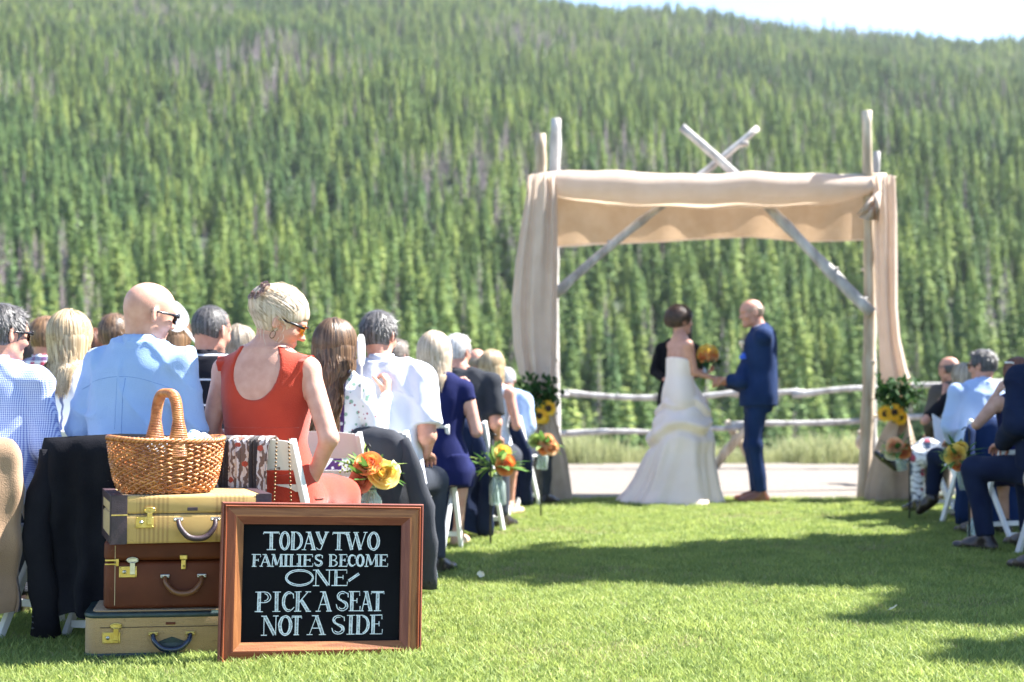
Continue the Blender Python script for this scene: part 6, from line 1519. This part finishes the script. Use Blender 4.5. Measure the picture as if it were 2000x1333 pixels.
GL = {  # strokes: 'K' thick inlined stem, 'n' thin line
 'T': [('K', [(.5, 0), (.5, 1)]), ('n', [(0, .86), (.02, .99), (.98, .99), (1, .86)]), ('n', [(.22, 0), (.78, 0)]), ('n', [(.05, .94), (.95, .94)])],
 'Q': [('n', arc(.5, .5, .5, .52, 0, 360, 30)), ('n', arc(.51, .5, .45, .43, 0, 360, 30)), ('f', arc(.5, .5, .47, .47, 130, 230))],
 'O': [('n', arc(.5, .5, .5, .52, 0, 360, 28)), ('n', arc(.5, .5, .30, .44, 0, 360, 24)), ('f', arc(.5, .5, .40, .48, 100, 260)), ('f', arc(.5, .5, .40, .48, -80, 80))],
 'D': [('K', [(.18, 0), (.18, 1)]), ('n', [(0, 1), (.45, 1)] + arc(.42, .5, .56, .5, 90, -90, 18) + [(0, 0)]), ('n', arc(.42, .5, .40, .44, 80, -80, 14)), ('f', arc(.42, .5, .48, .47, 70, -70))],
 'A': [('n', [(.50, 1), (.14, 0)]), ('K', [(.48, 1), (.84, 0)]), ('n', [(.24, .34), (.68, .34)]), ('n', [(0, 0), (.30, 0)]), ('n', [(.64, 0), (1, 0)]), ('n', [(.25, 1), (.60, 1)])],
 'Y': [('K', [(.14, 1), (.52, .36)]), ('n', [(.92, 1), (.42, 0), (.22, .03)]), ('n', [(.82, 1), (.46, .28)]), ('n', [(0, 1), (.34, 1)]), ('n', [(.70, 1), (1.05, 1)]), ('n', [(.10, .12), (.22, .03), (.42, 0)])],
 'W': [('K', [(.10, 1), (.32, 0)]), ('n', [(.32, 0), (.52, .98)]), ('K', [(.48, 1), (.70, 0)]), ('n', [(.70, 0), (.93, 1)]), ('n', [(0, 1), (.24, 1)]), ('n', [(.38, 1), (.62, 1)]), ('n', [(.82, 1), (1, 1)])],
 'F': [('K', [(.28, 0), (.28, 1)]), ('n', [(0, 1), (1, 1), (1, .76)]), ('n', [(.28, .52), (.75, .52)]), ('n', [(.75, .64), (.75, .42)]), ('n', [(.02, 0), (.56, 0)])],
 'M': [('n', [(.12, 0), (.20, 1)]), ('K', [(.22, 1), (.48, .12)]), ('n', [(.50, .10), (.80, 1)]), ('K', [(.82, 1), (.86, 0)]), ('n', [(0, 0), (.26, 0)]), ('n', [(.70, 0), (1, 0)]), ('n', [(.06, 1), (.28, 1)]), ('n', [(.74, 1), (.96, 1)])],
 'I': [('K', [(.5, 0), (.5, 1)]), ('n', [(.05, 1), (.95, 1)]), ('n', [(.05, 0), (.95, 0)])],
 'L': [('K', [(.28, 0), (.28, 1)]), ('n', [(0, 1), (.56, 1)]), ('n', [(0, 0), (1, 0), (1, .26)])],
 'E': [('K', [(.26, 0), (.26, 1)]), ('n', [(0, 1), (.95, 1), (.95, .78)]), ('n', [(.26, .53), (.72, .53)]), ('n', [(.72, .66), (.72, .40)]), ('n', [(0, 0), (.98, 0), (1, .24)])],
 'S': [('n', [(.92, .70), (.90, .92)] + arc(.50, .76, .40, .24, 40, 270, 12) + arc(.50, .27, .42, .26, 80, -170, 14) + [(.04, .34)]), ('f', [(.14, .80), (.22, .62), (.50, .50), (.80, .36), (.86, .20)]), ('n', arc(.50, .74, .26, .17, 60, 250, 10) + arc(.48, .28, .26, .17, 75, -150, 10))],
 'B': [('K', [(.20, 0), (.20, 1)]), ('n', [(0, 1), (.40, 1)] + arc(.44, .76, .40, .24, 90, -90, 10) + [(.24, .52)]), ('n', [(.24, .52)] + arc(.46, .26, .50, .26, 90, -90, 12) + [(0, 0)]), ('f', arc(.46, .26, .42, .22, 60, -60))],
 'C': [('n', [(.94, .66), (.92, .92)] + arc(.54, .5, .50, .50, 48, 310, 22) + [(1, .22)]), ('n', arc(.58, .5, .36, .42, 70, 290, 18)), ('f', arc(.56, .5, .43, .46, 100, 250))],
 'N': [('n', [(.16, 0), (.16, 1)]), ('K', [(.20, 1), (.80, .02)]), ('n', [(.86, 0), (.86, 1)]), ('n', [(0, 0), (.34, 0)]), ('n', [(0, 1), (.30, 1)]), ('n', [(.68, 1), (1, 1)])],
 'P': [('K', [(.24, 0), (.24, 1)]), ('n', [(0, 1), (.55, 1)] + arc(.55, .73, .42, .27, 90, -90, 12) + [(.26, .46)]), ('n', arc(.52, .73, .28, .19, 80, -80, 8)), ('n', [(0, 0), (.50, 0)])],
 'K': [('K', [(.20, 0), (.20, 1)]), ('n', [(.84, 1), (.28, .46)]), ('K', [(.42, .56), (.86, 0)]), ('n', [(0, 1), (.42, 1)]), ('n', [(0, 0), (.42, 0)]), ('n', [(.66, 1), (1, 1)]), ('n', [(.70, 0), (1.02, 0)])],
 '-': [('K', [(0, .1), (1, .9)])]}
def ribbon2(mb, P, wd, y, mi):
    P = [Vector((p[0], p[1])) for p in P]; vs = []
    for i, p in enumerate(P):
        t = P[min(i + 1, len(P) - 1)] - P[max(i - 1, 0)]; t = t.normalized() if t.length > 1e-9 else Vector((1, 0)); n = Vector((-t.y, t.x)); j = 1 + R.uniform(-.22, .22)
        vs += [(p.x + n.x * wd * j, y, p.y + n.y * wd * j), (p.x - n.x * wd * j, y, p.y - n.y * wd * j)]
    mb.add(vs, [(2 * i, 2 * i + 1, 2 * i + 3, 2 * i + 2) for i in range(len(P) - 1)], False, mi)
def letter(ch, u0, u1, v0, v1, thick=None):
    X0, X1, Z0, Z1 = bx_(u0), bx_(u1), bz_(v1), bz_(v0); H_ = Z1 - Z0; tk = (thick or .070) * H_; b = MB(); lw = .0014
    mp_ = lambda p: (X0 + p[0] * (X1 - X0) + R.uniform(-.0005, .0005), Z0 + p[1] * H_ + R.uniform(-.0004, .0004))
    for kind, P in GL[ch]:
        q = [mp_(p) for p in P]
        if kind == 'n': ribbon2(b, q, lw, -.0052, 0)
        elif kind == 'f': ribbon2(b, q, min((X1 - X0) * .075, H_ * .055), -.0048, 1)
        else:
            a, c = Vector(q[0]), Vector(q[1]); t = (c - a).normalized(); n = Vector((-t.y, t.x)) * tk
            ribbon2(b, [a, (a + c) / 2, c], tk, -.0048, 1)
            for s in (-1, 1): ribbon2(b, [a + n * s, (a + c) / 2 + n * s * 1.03, c + n * s], lw * .9, -.0052, 0)
    b.build('chalk_letter', [M_CHALK, M_CHALKF], so)
LINES = [((312, 445), 'T 362 480,O 484 558,D 566 655,A 650 757,Y 750 848,T 880 975,W 972 1145,O 1148 1240'),
 ((482, 570), 'F 280 345,A 338 425,M 420 512,I 508 558,L 556 618,I 612 658,E 656 735,S 745 812,B 855 922,E 930 996,C 1000 1058,O 1064 1124,M 1128 1236,E 1236 1306'),
 ((598, 716), 'Q 533 742,N 738 882,E 880 1000'), ((762, 908), 'P 313 432,I 438 505,C 510 602,K 604 725,A 765 886,S 914 1016,E 1014 1100,A 1100 1196,T 1184 1283'),
 ((942, 1084), 'N 362 488,O 490 590,T 588 660,A 700 846,S 884 992,I 998 1066,D 1070 1176,E 1178 1275')]
for (v0, v1), s in LINES:
    for it in s.split(','): c, u0, u1 = it.split(); letter(c, float(u0), float(u1), v0, v1)
letter('-', 1008, 1088, 620, 688, .10)

# ================================================================== arbor
M_LOG = mat('peeled_pine_log', (.33, .25, .17), (.55, .47, .37), .8, 5, stretch=(3, 3, .5), bump=.4, bscale=30); M_LOGG = mat('weathered_grey_log', (.26, .24, .23), (.50, .48, .46), .85, 5, stretch=(2, 2, .6), bump=.4, bscale=30)
M_ENDG = mat('cut_log_end', (.40, .28, .17), (.52, .38, .24), .8, 40)
def log(name, a, b_, r0, r1, m, parent=None, knots=5, seed=0, n=12, bend=.02, **kw):
    r = random.Random(seed); a, b_ = Vector(a), Vector(b_); L_ = (b_ - a).length; k = max(8, int(L_ / .12)); t = (b_ - a).normalized(); u = t.cross(Vector((.3, .8, .1))).normalized(); v = t.cross(u); pts = []; rad = []
    ks = [(r.random(), r.uniform(.05, .2)) for _ in range(knots)]
    for i in range(k + 1):
        s = i / k; pts.append(a + t * L_ * s + u * bend * math.sin(s * PI * 1.3 + seed) + v * bend * .7 * math.sin(s * 5 + seed)); rad.append((r0 + (r1 - r0) * s) * (1 + .04 * r.uniform(-1, 1)) + sum(kk * r0 * math.exp(-((s - ss) * L_ / .05) ** 2) for ss, kk in ks))
    mb = MB(); mb.tube(pts, rad, n, True)
    for ss, kk in ks[:3]:
        i = int(ss * k); d_ = (u * math.cos(ss * 40) + v * math.sin(ss * 40)); mb.tube([pts[i], pts[i] + d_ * (rad[i] + r0 * .35) + t * r0 * .3], [r0 * .42, r0 * .26], 7)
    return mb.build(name, m, parent, **kw)
ar = empty('arbor', 'log arbor draped with burlap cloth, the couple under it', 'arbor', (0, 0, 0))
FD, BD = 13.0, 14.4
log('post', (gx(1686, FD), FD, -.1), at(1698, 218, FD), .060, .042, M_LOG, ar, 8, 3, 14, .03)
log('post', (gx(1070, FD), FD, -.1), at(1061, 262, FD), .070, .042, M_LOG, ar, 6, 4)
log('post', (gx(1078, BD), BD, -.1), at(1087, 232, BD), .075, .052, M_LOGG, ar, 6, 5)
log('post', (gx(1702, BD), BD, -.1), at(1710, 296, BD), .065, .035, M_LOGG, ar, 5, 6)
log('crossed_pole', at(1082, 584, FD + .12), at(1476, 245, FD + .5), .042, .032, M_LOGG, ar, 7, 7, 12, .03)
log('crossed_pole', at(1708, 607, FD - .06), at(1330, 251, FD + .32), .054, .036, M_LOGG, ar, 7, 8, 12, .03)
b = MB(); b.tube([at(1446, 283, 13.4), at(1462, 280, 13.38)], [.03, .022], 7); b.build('branch_stub', M_LOGG, ar)
log('beam', at(1040, 352, FD), at(1730, 350, FD), .05, .045, M_LOG, ar, 4, 9)
log('beam', at(1052, 372, BD), at(1742, 372, BD), .05, .045, M_LOG, ar, 4, 10)
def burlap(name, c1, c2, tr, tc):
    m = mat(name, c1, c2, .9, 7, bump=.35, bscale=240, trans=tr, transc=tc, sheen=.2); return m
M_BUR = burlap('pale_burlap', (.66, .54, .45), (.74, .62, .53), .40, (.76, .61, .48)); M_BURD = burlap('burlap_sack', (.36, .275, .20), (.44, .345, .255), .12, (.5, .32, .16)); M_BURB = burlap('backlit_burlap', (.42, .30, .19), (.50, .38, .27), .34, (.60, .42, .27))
def sheet(name, fn, nu, nv, m, parent, th=.006):
    """fn(u, v) -> point; double-sided sheet with real thickness"""
    vs = [Vector(fn(i / nu, j / nv)) for j in range(nv + 1) for i in range(nu + 1)]; me_f = [(j * (nu + 1) + i, j * (nu + 1) + i + 1, (j + 1) * (nu + 1) + i + 1, (j + 1) * (nu + 1) + i) for j in range(nv) for i in range(nu)]
    b = MB(); b.add(vs, me_f, True); return b.build(name, m, parent)
xl, xr = gx(1036, FD), gx(1742, FD)
def front(u, v):                             # canopy front: comes over the beam, bulges forward and rolls under
    X = xl + .03 + (xr - xl - .05) * u; top = gz(np.interp(u, [0, .1, .3, .45, .6, 1], [343, 334, 338, 344, 338, 346]), FD); bot = gz(np.interp(u, [0, .05, .2, .5, .8, .93, 1], [362, 385, 404, 409, 404, 385, 362]), FD); H_ = top - bot
    bul = .16 * math.sin(PI * min(1, max(0, .03 + u * .94))) ** .5
    a = v * PI * 1.25; zz = top - H_ * (1 - math.cos(min(a, PI))) / 2; yy = FD - .03 - bul * math.sin(min(a, PI)) - .02
    if a > PI: q = (a - PI) / (.25 * PI); zz = bot + .05 * q; yy = FD - .03 + .10 * q
    fo = .012 * math.sin(u * 21 + v * 3) + .010 * math.sin(u * 9 - v * 5) + (.02 * math.sin(u * 60 + v * 8) * max(0, u - .82) * 4)
    return (X, yy + fo, zz + .008 * math.sin(u * 33 + v * 2))
sheet('front_valance', front, 110, 26, M_BUR, ar)
def canopy(u, v):
    X = xl + .02 + (xr - xl + .02) * u; z0 = gz(np.interp(u, [0, .1, .3, .45, .6, 1], [343, 334, 338, 344, 338, 346]), FD); z1 = gz(352, BD); return (X + .03 * v, FD - .03 + (BD - FD) * v, z0 + (z1 - z0) * v - .07 * math.sin(PI * v) * (.6 + .4 * math.sin(u * 9)))
sheet('canopy', canopy, 60, 16, M_BUR, ar)
def back(u, v):
    X = gx(1046, BD) + (gx(1748, BD) - gx(1046, BD)) * u; bot = np.interp(u, [0, .05, .3, .6, .75, .9, 1], [486, 482, 474, 463, 474, 470, 470]); z = gz(352, BD) + (gz(bot, BD) - gz(352, BD)) * v
    return (X, BD - .05 + .02 * math.sin(u * 23) * v + .012 * math.sin(u * 51 + v * 2), z)
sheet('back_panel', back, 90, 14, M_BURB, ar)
def hem(u, v):
    p = back(u, 1); return (p[0], p[1] - .006 + .006 * v, p[2] - .0 + .05 * (.6 - .4 * u) * (v - .5))
sheet('back_hem', hem, 60, 2, M_BUR, ar)
def curtain(name, keys, d0, seed, nf=5, dp=.10):
    K = np.array(keys, float); rows = []; n = 90; r = random.Random(seed); ph = [r.uniform(0, 6) for _ in range(4)]
    for py in np.linspace(K[0, 0], K[-1, 0], 60):
        l, rr_ = np.interp(py, K[:, 0], K[:, 1]), np.interp(py, K[:, 0], K[:, 2]); dd = d0; cx = gx((l + rr_) / 2, dd); rx = (rr_ - l) / 2 / F * dd; z = gz(py, dd); ring = []; t = (py - K[0, 0]) / (K[-1, 0] - K[0, 0])
        for j in range(n):
            a = 2 * PI * j / n; f_ = math.sin(a * nf * 2 + ph[0] + t * 1.2) * .22 + math.sin(a * nf * 3 + ph[1] - t * 2) * .12; ring.append((cx + rx * math.cos(a) * (1 + .03 * f_), dd + dp * math.sin(a) * (1 + 1.3 * f_) * (.5 + .5 * min(1, rx / .15)), z))
        rows.append(ring)
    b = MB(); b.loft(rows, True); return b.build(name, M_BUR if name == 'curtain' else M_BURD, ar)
curtain('curtain', [(343, 1032, 1084), (380, 1028, 1088), (450, 1016, 1089), (520, 1006, 1089), (600, 999, 1088), (680, 1003, 1087), (730, 1014, 1084), (762, 1030, 1080), (782, 1048, 1074)], FD - .10, 1, 4, .10)
curtain('curtain', [(345, 1704, 1748), (420, 1706, 1752), (520, 1708, 1753), (600, 1712, 1753), (660, 1716, 1758), (720, 1718, 1772), (748, 1722, 1782), (770, 1742, 1768), (790, 1746, 1762)], FD - .10, 2, 3, .07)
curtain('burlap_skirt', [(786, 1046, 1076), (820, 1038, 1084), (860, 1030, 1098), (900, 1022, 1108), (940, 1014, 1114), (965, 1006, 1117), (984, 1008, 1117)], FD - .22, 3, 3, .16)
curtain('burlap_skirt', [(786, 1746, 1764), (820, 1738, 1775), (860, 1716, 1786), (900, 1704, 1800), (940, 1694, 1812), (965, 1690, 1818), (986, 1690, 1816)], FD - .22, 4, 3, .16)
b = MB()
for (u0, v0, u1, v1, u2, v2) in ((1672, 420, 1712, 372, 1706, 400), (1676, 424, 1716, 385, 1712, 430), (1706, 380, 1722, 372, 1716, 440)):
    b.add([at(u0, v0, FD - .25), at(u1, v1, FD - .18), at(u2, v2, FD - .20), at((u0 + u2) / 2, (v0 + v2) / 2 + 4, FD - .30)], [(0, 1, 2), (0, 2, 3), (0, 3, 1), (1, 3, 2)], True)
b.build('cloth_tail', M_BUR, ar)
# sunflower bunches tied to the posts
M_SUNP = petmat('sunflower_petal', (.80, .40, .01), (.86, .55, .02)); M_SUNC = mat('sunflower_disc', (.02, .010, .006), (.06, .03, .012), .9, 200, bump=.8, bscale=300)
def sunflower(parent, c, axis, r):
    o = empty('sunflower', None, None); [o.pop(k, None) for k in ('label', 'category')]; o.parent = parent; o.location = c; o.rotation_mode = 'QUATERNION'; o.rotation_quaternion = Vector(axis).to_track_quat('Z', 'Y')
    b = MB(); _ball(b, (0, 0, .0), r * .40, 14, 7, sc=(1, 1, .4)); b.build('disc', M_SUNC, o)
    for k in range(20):
        a = 2 * PI * k / 20 + R.uniform(-.08, .08); b = MB(); leaf(b, (math.cos(a) * r * .32, math.sin(a) * r * .32, -.003 * (k % 2)), (math.cos(a), math.sin(a), R.uniform(-.05, .3)), r * .72, r * .15, curl=.1); b.build('petal', M_SUNP, o)
def bunch(label, c, flowers, seed, wd=.20, hh=.17):
    r = random.Random(seed); o = empty('sunflower_bunch', label, 'flowers', c, (0, 0, 0), 'sunflower bunches on the arbor posts'); b = MB()
    for i in range(330):
        p = Vector((r.gauss(0, wd * .48), r.gauss(0, .07), r.gauss(.02, hh * .46))); 
        if p.x < -wd or p.x > wd * 1.2 or abs(p.z) > hh * 1.1: continue
        d_ = Vector((p.x * 2 + r.gauss(0, .3), r.gauss(-.4, .5), r.gauss(.1, .5))); leaf(b, p, d_, r.uniform(.05, .085), r.uniform(.014, .024), curl=r.uniform(-.2, .5))
    b.build('foliage', P_LFD, o)
    b = MB()
    for i in range(26):
        p = Vector((r.gauss(0, wd * .6), r.gauss(-.06, .05), r.gauss(.0, hh * .5))); leaf(b, p, (r.gauss(0, 1), -.5, r.gauss(.2, .6)), r.uniform(.05, .08), r.uniform(.014, .02))
    b.build('bright_leaves', P_LF, o)
    for c_, ax, rad in flowers: sunflower(o, c_, ax, rad)
    b = MB(); b.tube([(-.01, .02, -.10), (0, .02, -.24)], [.03, .045], 8); b.build('stems', M_STEM, o)
bunch('sunflowers in dark leaves tied to the left arbor post', at(1054, 776, FD - .35), [((.075, -.12, -.10), (.3, -1, .1), .075), ((-.005, -.12, -.165), (-.2, -1, -.1), .075), ((.03, -.08, -.19), (.2, -1, -.4), .06)], 1)
bunch('sunflowers in dark leaves tied to the right arbor post', at(1752, 772, FD - .35), [((-.13, -.10, -.165), (-.5, -1, .0), .075), ((-.055, -.13, -.155), (0, -1, .1), .08), ((-.0, -.12, -.20), (.3, -1, -.2), .07)], 2, .19, .15)

# ================================================================== log fence behind the gravel
fe = empty('log_fence', 'weathered log rail fence behind the gravel path', 'fence', (0, 0, 0)); D_ = 18.5
tops = [(700, 766), (1100, 769), (1290, 776), (1440, 768), (1560, 769), (1700, 760), (1900, 752), (2140, 744)]; lows = [(700, 856), (1095, 848), (1290, 845), (1440, 833), (1700, 818), (1900, 804), (2140, 792)]
for k, arr in enumerate((tops, lows)):
    for i in range(len(arr) - 1):
        (a0, b0), (a1, b1) = arr[i], arr[i + 1]; log('rail', at(a0 - 12, b0, D_ + (.09 if i % 2 else 0)), at(a1 + 12, b1, D_ + (.09 if i % 2 else 0)), .040, .034, M_LOGG, fe, 5, 20 + i + 10 * k, 10, .025)
for i, px in enumerate((720, 1072, 1694, 2090)):
    X = gx(px, D_); log('post', (X, D_ + .08, -.1), (X, D_ + .08, 1.08), .06, .055, M_LOG, fe, 3, 80 + i)
for i, px in enumerate((1442,)):
    X = gx(px, D_); log('post', (X - .35, D_ + .25, -.1), (X + .16, D_ - .08, 1.05 if px != 1442 else .60), .06, .05, M_LOG, fe, 3, 50 + i); log('post', (X + .30, D_ + .3, -.1), (X - .12, D_ + .08, 1.02 if px != 1442 else .62), .055, .045, M_LOG, fe, 3, 60 + i)
log('cross_rail', at(1690, 866, 15.5), at(1724, 873, 15.0), .085, .08, M_LOG, fe, 2, 71)
# fallen petals
for i, (px, py) in enumerate(((938, 1140), (858, 1098), (1745, 1208))):
    d_ = .95 * F / (py - 773); b = MB(); pm = petal_mesh(.020, .045, .7, i); pm.v = [(v[0], v[2] - .02, v[1] * 1 + .010) for v in pm.v]; pm.build('fallen_petal', P_CR if i != 1 else P_PE, None, (gx(px, d_), d_, .035), label=('pale petal lying on the grass in the shaded band', 'pale petal lying on the grass near the grey jacket', 'tiny petal on the grass at the right')[i], cat='petal', rot=(.3, .2, i * 2.0))
# bushes at the gravel edge
M_BUSH = foliage('bush_leaf', (.14, .22, .06), (.24, .32, .12), .35, .2)
for i, (px, sz, lb) in enumerate(((1640, .42, 'pale green bush behind the groom at the path edge'), (1860, .35, 'small green bush near the right hand guests'), (1170, .26, 'low green bush left of the bride at the path edge'))):
    r = random.Random(i); b = MB()
    for k in range(420):
        p = Vector((r.gauss(0, sz * .5), r.gauss(0, sz * .3), abs(r.gauss(0, sz * .55)))); leaf(b, p, (r.gauss(0, 1), r.gauss(-.3, 1), r.gauss(.6, .6)), .07, .018)
    o = empty('bush', lb, 'bush', (gx(px, 20.8), 20.8, -.05)); b.build('foliage', M_BUSH, o); b = MB(); b.tube([(0, 0, 0), (.02, 0, sz)], [.015, .006], 6); b.build('stem', M_LOG, o)
